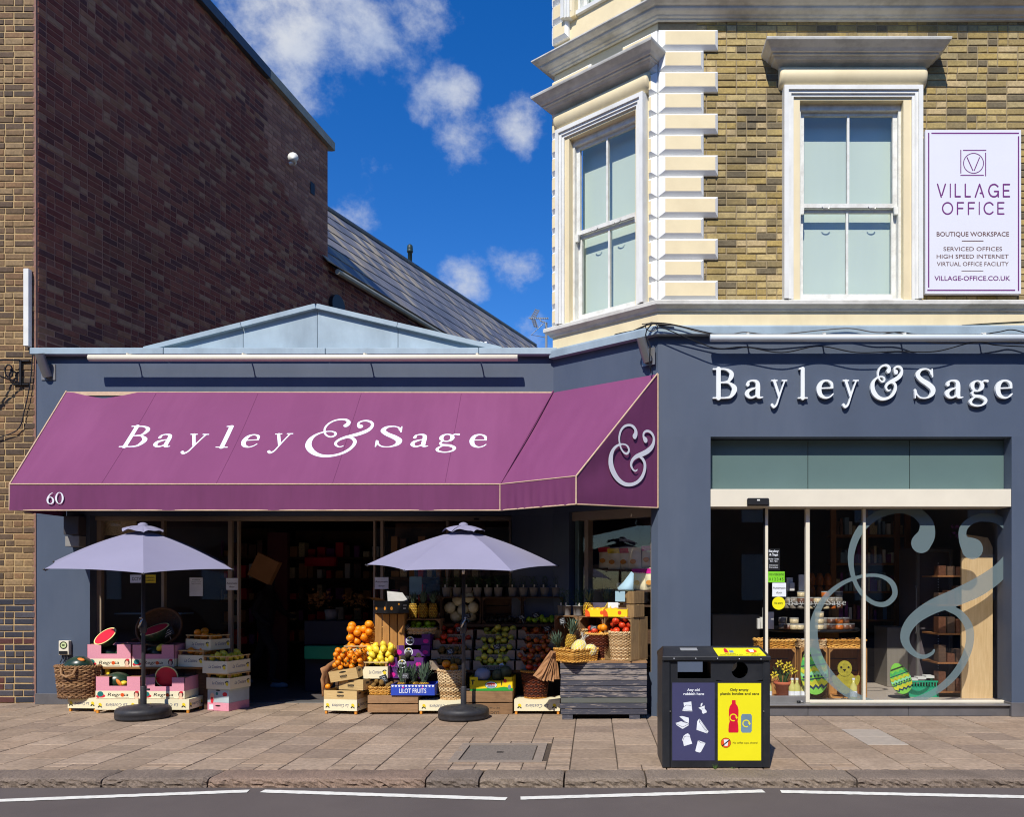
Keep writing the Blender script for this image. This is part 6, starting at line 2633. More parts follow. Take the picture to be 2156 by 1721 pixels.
def price_tag(px, py, Y, w=.1, h=.065, tilt=-.25, label=None, white=False):
    TAGN[0] += 1
    x, z = WX(px, Y), WZ(py, Y)
    t = thing('price_tag', label, 'price tag', (x, Y, z - h / 2), rot=(-.15, tilt, 0), group='chalk price tags')
    mb = MB()
    mb.box(-w / 2, w / 2, -.002, .002, 0, h)
    part('card', mb, m_pw if white else m_chalk, t)
    mb = MB()
    rr = random.Random(TAGN[0])
    ln = []
    for k in range(3):
        y = h * (.76 - .26 * k)
        xs = np.linspace(-w * .36, w * .36 * (.6 + .4 * rr.random()), 14)
        ln.append(line([(x_, y + rr.uniform(-.5, .5) * h * .14, w * .013) for x_ in xs]))
    st = contour(ln, w * .016)
    mb.add([(a, -.0032, b) for a, b in st[0]], st[1])
    part('chalk_writing', mb, m_ink if white else m_pw, t, fix=False)
    mb = MB()
    mb.tube([(0, .004, h * .2), (0, .004, -.05)], .004, 5)
    part('clip', mb, m_steel, t, fix=False)
    return t


POTM = None


def herb_pot(x, Y, z, r, h, label, group, seed=0, plant=.16):
    t = thing('herb_pot', label, 'plant pot', (x, Y, z), 0, group)
    mb = MB()
    mb.smooth = True
    mb.lathe([(0, 0), (r * .72, 0), (r * .74, .004), (r * .96, h), (r * .99, h), (r * .99, h - .006), (r * .9, h - .008), (r * .86, h - .02), (0, h - .02)], 18)
    part('pot', mb, m_pot, t)
    rr = random.Random(seed)
    mb = MB()
    for k in range(90):
        a, e = rr.uniform(0, 6.28), rr.uniform(.5, 1.5)
        rad, hh = rr.uniform(0, r * 1.25), h + rr.uniform(0, plant)
        p = Vector((rad * math.cos(a), rad * math.sin(a), hh))
        d = Vector((math.cos(a * 3 + k), math.sin(a * 2 + k), rr.uniform(-.3, .9))).normalized()
        s = d.cross(Vector((rr.random(), rr.random(), 1))).normalized()
        L = rr.uniform(.012, .026)
        mb.add([p, p + d * L * .5 + s * L * .3, p + d * L, p + d * L * .5 - s * L * .3], [(0, 1, 2, 3)])
    for k in range(7):
        a = k * .9
        mb.tube([(0.01 * math.cos(a), .01 * math.sin(a), h - .02), (r * .7 * math.cos(a), r * .7 * math.sin(a), h + plant * .8)], .0015, 3)
    part('herb', mb, m_herb, t, fix=False)
    mb = MB()
    q = rr.uniform(-.5, .1) * r
    mb.box(q, q + .018, -r * .55, -r * .55 + .002, h - .03, h + .035)
    part('plant_label', mb, m_frame, t)
    return t


def melon_half(label, pos, r, rot, squash=1.0, quarter=False):
    t = thing('watermelon_half', label, 'watermelon', pos, rot=rot)
    mb = MB()
    mb.smooth = True
    mb.lathe([(r * math.sin(a), -r * .92 * math.cos(a)) for a in np.linspace(0, math.pi / 2, 9)], 28)
    part('rind', mb, m_wmel, t, fix=False)
    mb = MB()
    mb.lathe([(r * 1.0, .0), (r * .985, .004), (r * .9, .003)], 28)
    part('pale_rim', mb, m_wrim, t, fix=False)
    mb = MB()
    mb.smooth = True
    mb.lathe([(r * .9, .003), (r * .55, .006), (r * .2, .007), (0, .007)], 28)
    part('flesh', mb, m_wred, t, fix=False)
    return t

# ================================================================== left display: melons, oranges, lemons
def span(p0, p1, Y):
    a, b = WX(p0, Y), WX(p1, Y)
    return (a + b) / 2, b - a


GC = 'upturned cream crates used as feet'
Y = .30
x, w = span(141, 204, Y + .06)
lemon_crate('upturned cream crate under the wicker basket of watermelon', x, Y + .06, 0, w, .34, .125, R(-4), True, GC, side=False)
Y = .24
x, w = span(200, 291, Y)
lemon_crate('upturned cream crate under the left bottom pink carton', x, Y, 0, w, .34, .125, 0, True, GC)
x, w = span(307, 398, Y)
lemon_crate('upturned cream crate behind the left parasol base, under a pink carton', x, Y, 0, w, .34, .125, 0, True, GC)
Yb = .26
x, w = span(201, 296, Yb)
melon_box('pink printed melon carton at bottom left with an orange-scarred watermelon inside', x, Yb, .172, w, .36, .265)
x, w = span(299, 389, Yb)
melon_box('pink printed melon carton at bottom right with a cut watermelon on it', x, Yb, .172, w, .36, .255)
fruit('watermelon', (WX(247, Yb + .15), Yb + .16, .36), .115, 'whole dark watermelon with an orange scar in the bottom left pink carton', 'whole watermelons', rot=(0, R(90), .3))
mb = MB()
mb.smooth = True
mb.lathe([(0, -.004), (.035, -.002), (.03, .006), (0, .008)], 14)
mb.v = [(WX(251, Yb + .05) + a * 1.3 * .8 - b * .4, Yb + .045 - c, .36 + b * 1.2 - a * .5) for a, b, c in mb.v]
single('orange_rind_piece', mb, M('orange_rind', C(224, 128, 44), .6, .25, 60), 'rough orange piece of rind against the whole watermelon', 'rind')
fruit('lemon', (WX(262, Yb + .1), Yb + .08, .345), .035, 'single yellow fruit in the bottom left pink carton beside the watermelon', 'loose yellow fruit', rot=(0, 1.2, 0))
melon_half('halved watermelon propped upright on the bottom right pink carton', (WX(346, Yb + .02), Yb + .07, WZ(1428, Yb + .02)), .138, (R(96), 0, R(4)))
fruit('watermelon', (WX(330, Yb + .2), Yb + .22, .30), .11, 'whole dark watermelon inside the bottom right pink carton', 'whole watermelons', rot=(0, R(90), .1))
# plank table behind
T = thing('plank_table', 'low plank table with a dark cloth front behind the pink cartons', 'table', (-5.4, .7, 0))
xa, xb = WX(198, .48), WX(437, .48)
mb = MB()
mb.box(xa, xb, .48, .92, .505, .53, .003)
part('top', mb, WOOD('plank_wood', C(132, 90, 48), C(168, 122, 72), .75, (2, 26, 26), .1), T, True)
for k in range(9):
    a = xa + .05 + (xb - xa - .1) * k / 9
    mb = MB()
    mb.box(a, a + (xb - xa - .1) / 9 - .008, .58, .595, 0, .504)
    part('front_board', mb, m_crated, T, True)
mb = MB()
mb.box(WX(221, .52), WX(230, .52), .52, .545, .1, .504)
part('leg', mb, m_lemonink, T, True)
mb = MB()
mb.box(xb - .06, xb - .02, .52, .90, 0, .504)
part('leg', mb, m_crated, T, True)
Yt = .50
x, w = span(183, 276, Yt)
melon_box('pink printed melon carton at top left, half in the sun', x, Yt, .532, w, .36, .275, notch=(.32, .68))
x, w = span(278, 367, Yt)
melon_box('pink printed melon carton at top right behind the parasol pole', x, Yt, .532, w, .36, .27)
fruit('watermelon', (WX(232, Yt + .2), Yt + .18, .68), .115, 'whole dark watermelon in the top left pink carton', 'whole watermelons', rot=(0, R(90), .2))
fruit('watermelon', (WX(262, Yt + .2), Yt + .2, .67), .105, 'whole dark watermelon at the right of the top left pink carton', 'whole watermelons', rot=(0, R(90), -.3))
fruit('watermelon', (WX(330, Yt + .2), Yt + .2, .67), .115, 'whole dark watermelon in the top right pink carton', 'whole watermelons', rot=(0, R(90), .1))
fruit('lemon', (WX(340, Yt + .1), Yt + .09, .76), .045, 'yellow fruit in the top right pink carton', 'loose yellow fruit', rot=(0, 1.1, 0))
melon_half('halved watermelon lying tilted on the top left pink carton', (WX(216, Yt + .05), Yt + .10, WZ(1341, Yt + .05)), .145, (R(42), R(-16), R(-6)))
# round tilted basket with a cut melon
bk = thing('round_basket', 'dark round basket tipped forward with a big cut watermelon in it', 'basket', (WX(334, .78), .80, WZ(1322, .78)), rot=(R(62), 0, R(10)))
mb = MB()
for k in range(7):
    r_ = .11 + .025 * k
    mb.tube([(r_ * math.cos(a) * (1 + .02 * math.sin(a * 14 + k * 3)), r_ * math.sin(a), -.10 + .016 * k + .004 * math.sin(a * 20 + k * 3)) for a in np.linspace(0, 2 * math.pi, 48, endpoint=False)], .012, 5, closed=True)
part('weave', mb, m_wdark, bk, fix=False)
mb = MB()
mb.smooth = True
mb.lathe([(0, -.09), (.12, -.08), (.2, -.03), (.255, .01)], 24)
part('bowl', mb, m_crated, bk, fix=False)
mb = MB()
mb.smooth = True
mb.tube([(.262 * math.cos(a), .262 * math.sin(a), .015) for a in np.linspace(0, 2 * math.pi, 40, endpoint=False)], .016, 7, closed=True)
part('rim', mb, m_wbrown, bk, fix=False)
melon_half('large quartered watermelon with a red cut in the dark round basket', (WX(328, .72), .70, WZ(1326, .72)), .17, (R(20), R(-16), R(10)))
# crates of oranges on the table
x, w = span(368, 429, .52)
lemon_crate('cream crate of oranges on the table, front one', x + .03, .50, .531, w + .02, .36, .20, R(-14), group='cream crates of oranges')
pile('orange', 12, -.16, .16, .03, .33, .02, .042, 'orange in the front cream crate on the plank table', 'oranges in the front cream crate', origin=(x + .03, .50, .625), rz=R(-14), seed=3)
x2, w2 = span(384, 460, .62)
lemon_crate('cream crate of oranges set on top of the other on the table', x2 - .02, .60, .735, .42, .30, .18, R(-22), group='cream crates of oranges')
pile('orange', 10, -.19, .19, .03, .27, .02, .043, 'orange in the upper cream crate on the plank table', 'oranges in the upper cream crate', origin=(x2 - .02, .60, .825), rz=R(-22), seed=4)
# stack with lemons
x, w = span(432, 486, .42)
rzs = R(-16)
t = thing('printed_carton', 'white and pink printed carton under the two lemon crates', 'box', (x, .42, 0), rzs)
mb = MB()
mb.box(-w / 2, w / 2, 0, .36, 0, .10, .002)
part('lower_half', mb, m_pink, t)
mb = MB()
mb.box(-w / 2, w / 2, .001, .36, .101, .265, .002)
part('upper_half', mb, M('pale_blue_carton', C(176, 188, 190), .6, .1, 6), t)
decal(t, [(m_blackc, [ell(0, .062, .04, .010, -.001), ell(0, .25, .035, .009, -.0)]), (m_redink, [ell(w * .32, .205, .035, .026, -.0005), ell(-w * .28, .13, .022, .04, -.0005)]), (m_skin, [ell(-w * .27, .17, .03, .05, .0)]),
          (m_green, [ell(-w * .05, .21, .018, .02, -.0005)]), (m_pw, [[(-w * .42, -.001, .015), (-w * .22, -.001, .015), (-w * .22, -.001, .075), (-w * .42, -.001, .075)]])])
lemon_crate('lower cream crate of lemons, in the stack by the doorway', x + .01, .40, .268, w + .03, .36, .19, rzs, group='cream crates of lemons')
pile('lemon', 12, -.13, .15, .03, .33, .02, .034, 'lemon in the lower cream crate by the doorway', 'lemons in the lower cream crate', origin=(x + .01, .40, .365), rz=rzs, seed=5)
lemon_crate('upper cream crate of lemons, top of the stack by the doorway', x - .02, .38, .462, w + .05, .40, .21, rzs, group='cream crates of lemons')
pile('lemon', 16, -.15, .16, .03, .37, .02, .036, 'lemon in the upper cream crate by the doorway', 'lemons in the upper cream crate', origin=(x - .02, .38, .59), rz=rzs, seed=6)
# wicker basket with a watermelon
x, w = span(115, 204, .40)
wick('wicker_basket', 'brown wicker basket holding a watermelon, beside the blue pier', x, .44, .172, circ(w * .42, w * .5, .62), .375, m_wbrown, rows=17, r=.010, handle=True)
fruit('watermelon', (WX(163, .40), .42, .55), .125, 'whole dark watermelon sticking out of the wicker basket', 'whole watermelons', rot=(0, R(84), .1))
mb = MB()
mb.smooth = True
mb.lathe([(0, 0), (.03, .002), (.025, .008), (0, .01)], 12)
mb.v = [(WX(171, .36) + a * 1.6, .36 + b * .6 - c, .632 + b * .5 - a * .35 + c) for a, b, c in mb.v]
single('orange_rind_piece', mb, bpy.data.materials['orange_rind'], 'orange sliver of rind on the watermelon in the wicker basket', 'rind')
price_tag(357, 1332, .66, .15, .1, -.5, 'chalk price tag behind the pink cartons at the left parasol')

# ================================================================== middle display, left end: citrus
Yf = .17
x, w = span(678, 748, Yf)
rzc = R(-9)
lemon_crate('upturned cream crate at the foot of the citrus heap by the doorway', x + .02, Yf, 0, .42, .36, .135, rzc, True, GC)


def stamp_crate(label, x, Y, z, w, d, h, rz, rot=None):
    t = thing('pine_crate', label, 'crate', (x, Y, z), rz, 'stamped pine crates', rot=rot)
    mb = MB()
    panelbox(mb, w, d, h, .008, 0, True, True)
    part('walls', mb, m_pine, t)
    for face in ('f', 's'):
        P = (lambda a, b, o=.0012: (a, -o, b)) if face == 'f' else (lambda a, b, o=.0012: (w / 2 + o, d / 2 + a, b))
        mb = MB()
        e = lambda cx_, cz_, rx, rz_: [P(q[0], q[2]) for q in ell(cx_, cz_, rx, rz_, 0)]
        mb.poly(e(.0, h * .80, .045, .010))
        part('hand_hole', mb, m_ink, t, fix=False)
        mb = MB()
        text_mb(mb, 'MMMMM', 0, h * .30, h * .22, lambda a, b, q: P(a + (.03 if face == 's' else 0), b), width=.09, bold=.03)
        text_mb(mb, 'mmmm', 0, h * .20, h * .12, lambda a, b, q: P(a + (.03 if face == 's' else 0), b), width=.07)
        mb.poly([P(-w * .36, h * .55), P(-w * .18, h * .55), P(-w * .18, h * .75), P(-w * .36, h * .75)]) if face == 's' else None
        part('stamp', mb, m_inkb, t, fix=False)
    return t


stamp_crate('stamped pine crate lying flat on the upturned cream crate', x + .02, Yf, .178, .42, .38, .105, rzc)
stamp_crate('stamped pine crate set back above the flat pine crate', x + .13, Yf + .05, .284, .34, .36, .13, R(-18))
stamp_crate('tilted stamped pine crate spilling tangerines', x + .06, Yf + .03, .40, .36, .34, .13, 0, rot=(R(8), R(-10), R(-10)))
# brown paper lining standing up at the left
mb = MB()
rr = random.Random(4)
A = [(WX(px, yy), yy, WZ(py, yy)) for px, py, yy in ((676, 1408, .20), (690, 1400, .28), (705, 1388, .40), (716, 1374, .5))]
B = [(WX(px, yy), yy, WZ(py, yy)) for px, py, yy in ((679, 1468, .19), (688, 1460, .26), (700, 1440, .38), (712, 1420, .48))]
mb.smooth = True
cols = 10
vs = []
for j in range(6):
    for i in range(cols + 1):
        f = i / cols * 3
        k = min(2, int(f))
        q = Vector(A[k]).lerp(Vector(A[k + 1]), f - k).lerp(Vector(B[k]).lerp(Vector(B[k + 1]), f - k), j / 5)
        vs.append(q + Vector((rr.uniform(-.012, .012), rr.uniform(-.012, .012), rr.uniform(-.006, .006))))
mb.add(vs, [(j * (cols + 1) + i, j * (cols + 1) + i + 1, (j + 1) * (cols + 1) + i + 1, (j + 1) * (cols + 1) + i) for j in range(5) for i in range(cols)])
o = single('paper_lining', mb, m_kraft, 'crumpled brown paper standing up beside the tangerines', 'paper')
so = o.modifiers.new('thick', 'SOLIDIFY')
so.thickness = .003
# hidden base for the heap
slat_crate('brown slatted crate carrying the citrus heap', WX(757, .5), .50, 0, .60, .36, .58, 0, m_crated, 4)
XO = WX(725, .36)
slope = lambda a, b: .46 + .75 * (b - .25) - .10 * (.33 - a) * 0
tang = pile('tangerine', 46, -.12, .27, .20, .50, lambda a, b: .50 + .62 * (b - .22), .034, 'tangerine in the leafy heap by the doorway', 'tangerines heaped in the pine crates', origin=(XO, 0, 0), seed=11, tries=14)
for k, o in enumerate(sorted(tang, key=lambda q: q.location.y - q.location.z)[:34:2]):
    leaf_sprig(o.location + Vector((.012, -.022, .026)), k)
fruit('tangerine', (WX(689, .2), .22, .325), .032, 'lone tangerine resting on the flat pine crate', 'lone tangerine')
lemon_crate('cream crate with oranges behind the tangerines', WX(757, .50), .50, .66, .38, .30, .13, R(6), side=False)
pile('orange', 19, -.17, .17, .02, .28, lambda a, b: .02 + .14 * b, .050, 'large orange in the heap above the tangerines', 'large oranges in the heap', origin=(WX(754, .50), .49, .69), rz=R(6), seed=12, tries=18)
XLm = WX(799, .36)
lemon_crate('cream crate of lemons in the citrus heap, front panel in the sun', WX(790, .30), .30, .41, .30, .34, .20, 0, side=False)
pile('lemon', 34, -.155, .20, .03, .42, lambda a, b: .03 + .66 * b, .039, 'lemon in the sunlit heap beside the oranges', 'lemons in the sunlit heap', origin=(WX(792, .30), .30, .47), seed=13, tries=16)
price_tag(806, 1369, .40, .085, .06, -.12, 'chalk price tag standing among the sunlit lemons')
price_tag(749, 1372, .44, .06, .03, .6, 'small chalk tag between the tangerines and oranges')
# upright slatted crate and black carton on it
x, w = span(790, 851, .50)
slat_crate('amber slatted crate standing on end behind the lemons', x, .50, .60, w, .30, .575, R(4), m_crateo, 1, posts=False) if False else None
t = thing('upright_crate', 'amber slatted crate standing on end behind the lemons', 'crate', (x, .50, .58), R(5))
bw = (w - .03) / 4
for k in range(4):
    mb = MB()
    a = -w / 2 + k * (bw + .01)
    mb.box(a, a + bw, 0, .012, 0, .60, .002)
    part('slat', mb, m_crateo, t)
for k in range(3):
    for sx in (-1, 1):
        mb = MB()
        mb.box(sx * w / 2 - (.012 if sx > 0 else 0), sx * w / 2 + (.012 if sx < 0 else 0), .014 + k * .1, .014 + k * .1 + .09, 0, .60, .002)
        part('slat', mb, m_crateo, t)
mb = MB()
mb.box(-w / 2, w / 2, .014, .31, .601, .612)
part('end_board', mb, m_crateo, t)
t = thing('black_carton', 'open black fruit carton with orange logos, turned cornerwise on the upright crate', 'box', (WX(815, .28), .28, 1.196), R(45))
mb = MB()
mb.box(0, .006, 0, .30, 0, .15)
mb.box(0, .30, .294, .30, 0, .15)
mb.box(.294, .30, 0, .294, 0, .15)
mb.box(.006, .294, 0, .006, 0, .15)
mb.box(.006, .294, .006, .294, 0, .006)
mb.T = None
mb.v = [(a - .0, b, c) for a, b, c in mb.v]
part('walls', mb, m_blackc, t)
mb = MB()
mb.add([(.004, .004, .15), (.004, .294, .15), (-.10, .27, .19), (-.10, .03, .19)], [(0, 1, 2, 3)])
part('flap', mb, m_blackc, t, fix=False)
mb = MB()
mb.add([(.294, .002, .15), (.01, .002, .15), (.08, .14, .27), (.27, .10, .25)], [(0, 1, 2, 3)])
part('white_flap', mb, M('pale_grey_card', C(196, 194, 192), .6), t, fix=False)
decal(t, [(m_foot, [[(-.001, b, c) for a, _, b, c in [(0, 0, .05 + .022 * math.cos(q), .06 + .022 * math.sin(q)) for q in np.linspace(0, 6.28, 12, endpoint=False)]],
                    [(-.001, b, c) for a, _, b, c in [(0, 0, .25 + .022 * math.cos(q), .06 + .022 * math.sin(q)) for q in np.linspace(0, 6.28, 12, endpoint=False)]],
                    ell(.06, .06, .018, .022, -.001), ell(.16, .11, .012, .012, -.001)]),
          (m_pw, [[(.22, -.001, .09), (.27, -.001, .09), (.27, -.001, .10), (.22, -.001, .10)], [(.22, -.001, .05), (.26, -.001, .05), (.26, -.001, .065), (.22, -.001, .065)]])])
fruit('orange', (WX(781, .72), .72, 1.02), .045, 'orange peeping out beside the amber upright crate', 'lone orange in a basket')
wick('wicker_basket', 'narrow wicker basket squeezed behind the amber upright crate', WX(791, .78), .78, .66, circ(.11, .13), .33, m_wgold, rows=14, r=.009)

# ------------------------------------------------------------------ purple cartons, avocados, green apples, pineapples
def purple_box(label, x, Y, z, w, d, h, shade=False):
    t = thing('avocado_carton', label, 'box', (x, Y, z), R(-3), 'purple avocado cartons')
    mb = MB()
    q = w * .26
    mb.prism([(-w / 2, 0), (w / 2, 0), (w / 2, h), (w / 2 - q, h), (w / 2 - q, h * .62), (-w / 2 + q, h * .62), (-w / 2 + q, h), (-w / 2, h)], 0, .006)
    part('front', mb, m_purple, t)
    mb = MB()
    panelbox(mb, w, d, h, .006, 0, True, False)
    part('walls', mb, m_purple, t)
    mb = MB()
    st = contour([ring(-w * .1, h * .38, .048, .048, .005, .005)], .005)
    mb.add([(a, -.0016, b) for a, b in st[0] if True], st[1])
    text_mb(mb, 'EAT ME', -w * .1, h * .33, h * .2, lambda a, b, k: (a, -.0022, b), width=.075, bold=.02)
    part('lettering', mb, m_pw, t, fix=False)
    decal(t, [(m_blackc, [ell(-w * .1, h * .38, .045, .045, -.0010)]), (m_mag, [ell(-w * .38, h * .35, .04, h * .24, -.001), ell(w * .36, h * .35, .035, h * .2, -.001)]), (m_lemonink, [ell(-w * .1, h * .66, .012, .008, -.002)])])
    return t


Yp = .46
x, w = span(834, 907, Yp + .06)
purple_box('topmost purple avocado carton, under the basket of green apples', x, Yp + .06, .80, w, .32, .135)
purple_box('second purple avocado carton from the top', x - .01, Yp + .04, .665, w + .02, .34, .130)
x3, w3_ = span(816, 892, Yp - .06)
purple_box('open purple avocado carton showing avocados', x3, Yp - .06, .53, w3_, .36, .125)
purple_box('lowest purple avocado carton behind the pineapple crowns', x3, Yp - .05, .40, w3_, .36, .125)
slat_crate('dark slatted crate under the purple avocado cartons', x3, Yp - .02, 0, .46, .36, .398, 0, m_crated, 3)
pile('avocado', 15, -w3_ / 2 + .02, w3_ / 2 - .02, .02, .30, .02, .038, 'dark avocado in the open purple carton', 'avocados in the purple carton', origin=(x3, Yp - .06, .575), seed=14)
x, w = span(852, 912, .52)
wick('apple_basket', 'shallow pale basket of green apples on the purple cartons', x, .70, .935, rectp(w, .30, .9), .06, m_wpale, rows=4, r=.009)
pile('green_apple', 13, -w / 2 + .02, w / 2 - .01, -.14, .13, .0, .040, 'bright green apple in the shallow pale basket', 'green apples in the pale basket', origin=(x, .70, .955), seed=15)
price_tag(858, 1322, .56, .085, .07, -.35, 'pale chalk price tag beside the green apples')
x, w = span(848, 926, .60)
slat_crate('open-fronted crate with three pineapples on top, over the green apples', x, .64, .88, w, .30, .235, 0, m_cratew, 2, True)
for k, px in enumerate((869, 890, 911)):
    pineapple((WX(px, .72), .74, 1.117), .052 if k != 1 else .056, ('left pineapple of the three on the crate', 'middle pineapple of the three on the crate', 'right pineapple of the three on the crate')[k], 'three pineapples on the crate', k=k, h=.20, crown=1.15)

# ------------------------------------------------------------------ front row: kiwis, blue box, baskets, yellow box
Yf = .17
x, w = span(774, 880, Yf)
slat_crate('weathered two-board crate at the front, under the kiwi tray and blue carton', x, Yf, 0.02, w, .38, .205, 0, m_cratew, 2)
xk, wk = span(774, 824, Yf + .02)
wick('kiwi_tray', 'small golden wicker tray of kiwis', xk, Yf + .15, .228, rectp(wk, .26, .9), .085, m_wgold, rows=7, r=.007, cat='basket')
pile('kiwi', 13, -wk / 2 + .02, wk / 2 - .02, -.11, .11, .02, .029, 'brown kiwi in the small golden tray', 'kiwis in the golden tray', origin=(xk, Yf + .15, .285), seed=16)
price_tag(810, 1430, Yf + .1, .085, .09, -.35, 'chalk price tag standing in the kiwi tray')
xb_, wb_ = span(823, 915, Yf - .02)
t = thing('fruit_carton', 'blue carton with white lettering holding pineapples', 'box', (xb_, Yf - .02, .228), 0)
mb = MB()
panelbox(mb, wb_, .34, .128, .006)
part('walls', mb, m_blueb, t)
mb = MB()
glw = wb_ * .62
text_mb(mb, 'LILOT FRUITS', .0, .028, .052, lambda a, b, k: (a, -.0015, b), width=glw, bold=.012)
for k in range(13):
    a = -wb_ / 2 + wb_ * (k + .5) / 13
    mb.poly([(a + .014 * math.cos(q), -.0014, .122 - .024 * max(0, math.sin(q)) - (0 if math.sin(q) > 0 else 0)) for q in np.linspace(0, math.pi, 8)])
part('lettering', mb, m_pw, t, fix=False)
decal(t, [(m_mag, [ell(-wb_ * .22, .093, .014, .010, -.002), ell(wb_ * .22, .093, .006, .014, -.002)])])
for k, (px, yy) in enumerate(((846, .34), (872, .40), (893, .33))):
    pineapple((WX(px, yy), yy, .245), .062, ('leftmost pineapple in the blue carton, price tag in front', 'middle pineapple in the blue carton', 'rightmost pineapple in the blue carton')[k], 'pineapples in the blue carton',
              rot=(R(-6 + 5 * k), R(4 - 4 * k), k * 2.0), k=k, h=.12, crown=1.55)
price_tag(853, 1424, Yf + .08, .085, .07, .0, 'chalk price tag in front of the pineapple crowns in the blue carton')
x, w = span(882, 972, Yf)
lemon_crate('upturned cream crate under the pale wicker basket', x, Yf, 0, w, .34, .12, 0, True, GC)
xw_, ww_ = span(917, 975, .20)
wick('wicker_basket', 'tall pale wicker basket beside the parasol pole', xw_, .36, .163, circ(ww_ * .40, ww_ * .5), .345, m_wpale, m_wbrown, rows=20, r=.0085)
pile('orange', 7, -.12, .12, -.12, .12, 0, .05, 'fruit deep in the tall pale wicker basket', 'fruit in the tall pale basket', origin=(xw_, .36, .39), seed=17)
price_tag(934, 1412, .44, .1, .075, -.35, 'chalk price tag above the tall pale wicker basket')
x, w = span(980, 1079, Yf)
slat_crate('old crate with stencilled lettering under the yellow carton', x, Yf, .0, w, .36, .275, 0, m_cratew, 2, stamp=[('LUCIEN A', .035, .032, .24, True), ('DE CHATEAU 13', .085, .018, .26, True)])
xy_, wy_ = span(988, 1080, Yf + .01)
t = thing('fruit_carton', 'yellow and green printed carton of melons and squashes', 'box', (xy_, Yf + .01, .277), 0)
mb = MB()
q = wy_ * .2
mb.prism([(-wy_ / 2, 0), (wy_ / 2, 0), (wy_ / 2, .165), (wy_ / 2 - q, .165), (wy_ / 2 - q, .12), (-wy_ / 2 + q, .12), (-wy_ / 2 + q, .165), (-wy_ / 2, .165)], 0, .006)
part('front', mb, m_ybox, t)
mb = MB()
panelbox(mb, wy_, .34, .165, .006, 0, True, False)
part('walls', mb, m_ybox, t)
decal(t, [(m_greenp, [[(-wy_ / 2, -.001, .001), (wy_ / 2, -.001, .001), (wy_ / 2, -.001, .03), (wy_ * .3, -.001, .05), (wy_ * .1, -.001, .035), (-wy_ / 2, -.001, .022)], ell(0, .07, .075, .046, -.0014)]),
          (m_pw, [ell(0, .07, .068, .04, -.002)]), (m_gb, [ell(0, .05, .05, .015, -.0024), ell(wy_ * .42, .045, .018, .03, -.0018)]), (m_redink, [ell(wy_ * .32, .12, .02, .022, -.0018), ell(.0, .085, .05, .012, -.0026)]),
          (m_leafink, [ell(wy_ * .24, .09, .006, .03, -.0016), ell(-wy_ * .42, .10, .008, .03, -.0016), ell(-wy_ * .42, .125, .025, .008, -.0018)])])
mb = MB()
text_mb(mb, 'Top & Sun', 0, .062, .026, lambda a, b, k: (a, -.003, b), width=.105, bold=.02)
part('lettering', mb, m_org, t, fix=False)
fruit('squash', (xy_ + .06, Yf + .12, .45), .062, 'dark green squash in front in the yellow carton', 'green squashes in the yellow carton', rot=(.3, .2, 0))
fruit('squash', (xy_ + .15, Yf + .16, .475), .078, 'dark green squash at the right in the yellow carton', 'green squashes in the yellow carton', rot=(.8, .2, .4))
mb = MB()
rr = random.Random(9)
mb.smooth = True
mb.lathe([(0, -.06), (.07, -.05), (.10, 0), (.085, .06), (.05, .09), (0, .10)], 14, (xy_ - .12, Yf + .14, .44), wob=lambda a, z: 1 + .12 * math.sin(a * 3 + z * 40) + .06 * math.sin(a * 7))
single('paper_wrapped_melon', mb, M('blue_grey_tissue', C(150, 150, 160), .7, .1), 'melon wrapped in blue grey tissue in the yellow carton', 'melon')
price_tag(1060, 1403, .40, .05, .075, -.5, 'white slip of paper above the yellow carton', white=True)
x, w = span(1083, 1179, Yf)
lemon_crate('upturned cream crate under the dark wicker basket near the slatted planter', x, Yf - .02, 0, w, .34, .135, 0, True, GC)
xd_, wd_ = span(1096, 1156, .20)
wick('wicker_basket', 'dark red-brown wicker basket standing by the hanging paper bags', xd_, .33, .178, circ(wd_ * .36, wd_ * .5), .325, m_wdark, rows=20, r=.0085, rimm=m_wgold)
pile('red_apple', 8, -.12, .12, -.12, .12, 0, .045, 'red fruit in the dark wicker basket by the paper bags', 'fruit in the dark wicker basket', origin=(xd_, .33, .42), seed=18)
# hanging paper bags
t = thing('paper_bags', 'bunch of brown paper bags hanging from the wicker tray', 'paper bags', (WX(1160, -.2), -.2, WZ(1445, -.2)))
rr = random.Random(6)
for k in range(7):
    mb = MB()
    yy = -.22 + .018 * k
    ax, az = WX(1163 + k * .8, yy), WZ(1372, yy)
    ang = (-36 + 6 * k) * math.pi / 180
    L, wdt = .38 - .01 * k, .075
    d = Vector((math.sin(ang) * .8, 0, -math.cos(ang)))
    s = Vector((d.z, 0, -d.x))
    P = Vector((ax, yy, az))
    vs = [P - s * .02, P + s * .02]
    n = 5
    for i in range(1, n + 1):
        f = i / n
        for q in (-1, -.33, .33, 1):
            vs.append(P + d * L * f + s * wdt * q * (.35 + .65 * f) * .75 + Vector((0, rr.uniform(-.012, .012), rr.uniform(-.01, .01))))
    fs = [(0, 1, 5, 4, 3, 2)] + [(2 + 4 * i + j, 2 + 4 * i + j + 1, 2 + 4 * (i + 1) + j + 1, 2 + 4 * (i + 1) + j) for i in range(n - 1) for j in range(3)]
    mb.add(vs, fs)
    o = part('bag', mb, m_kraft, t, True, fix=False)
    so = o.modifiers.new('thick', 'SOLIDIFY')
    so.thickness = .004

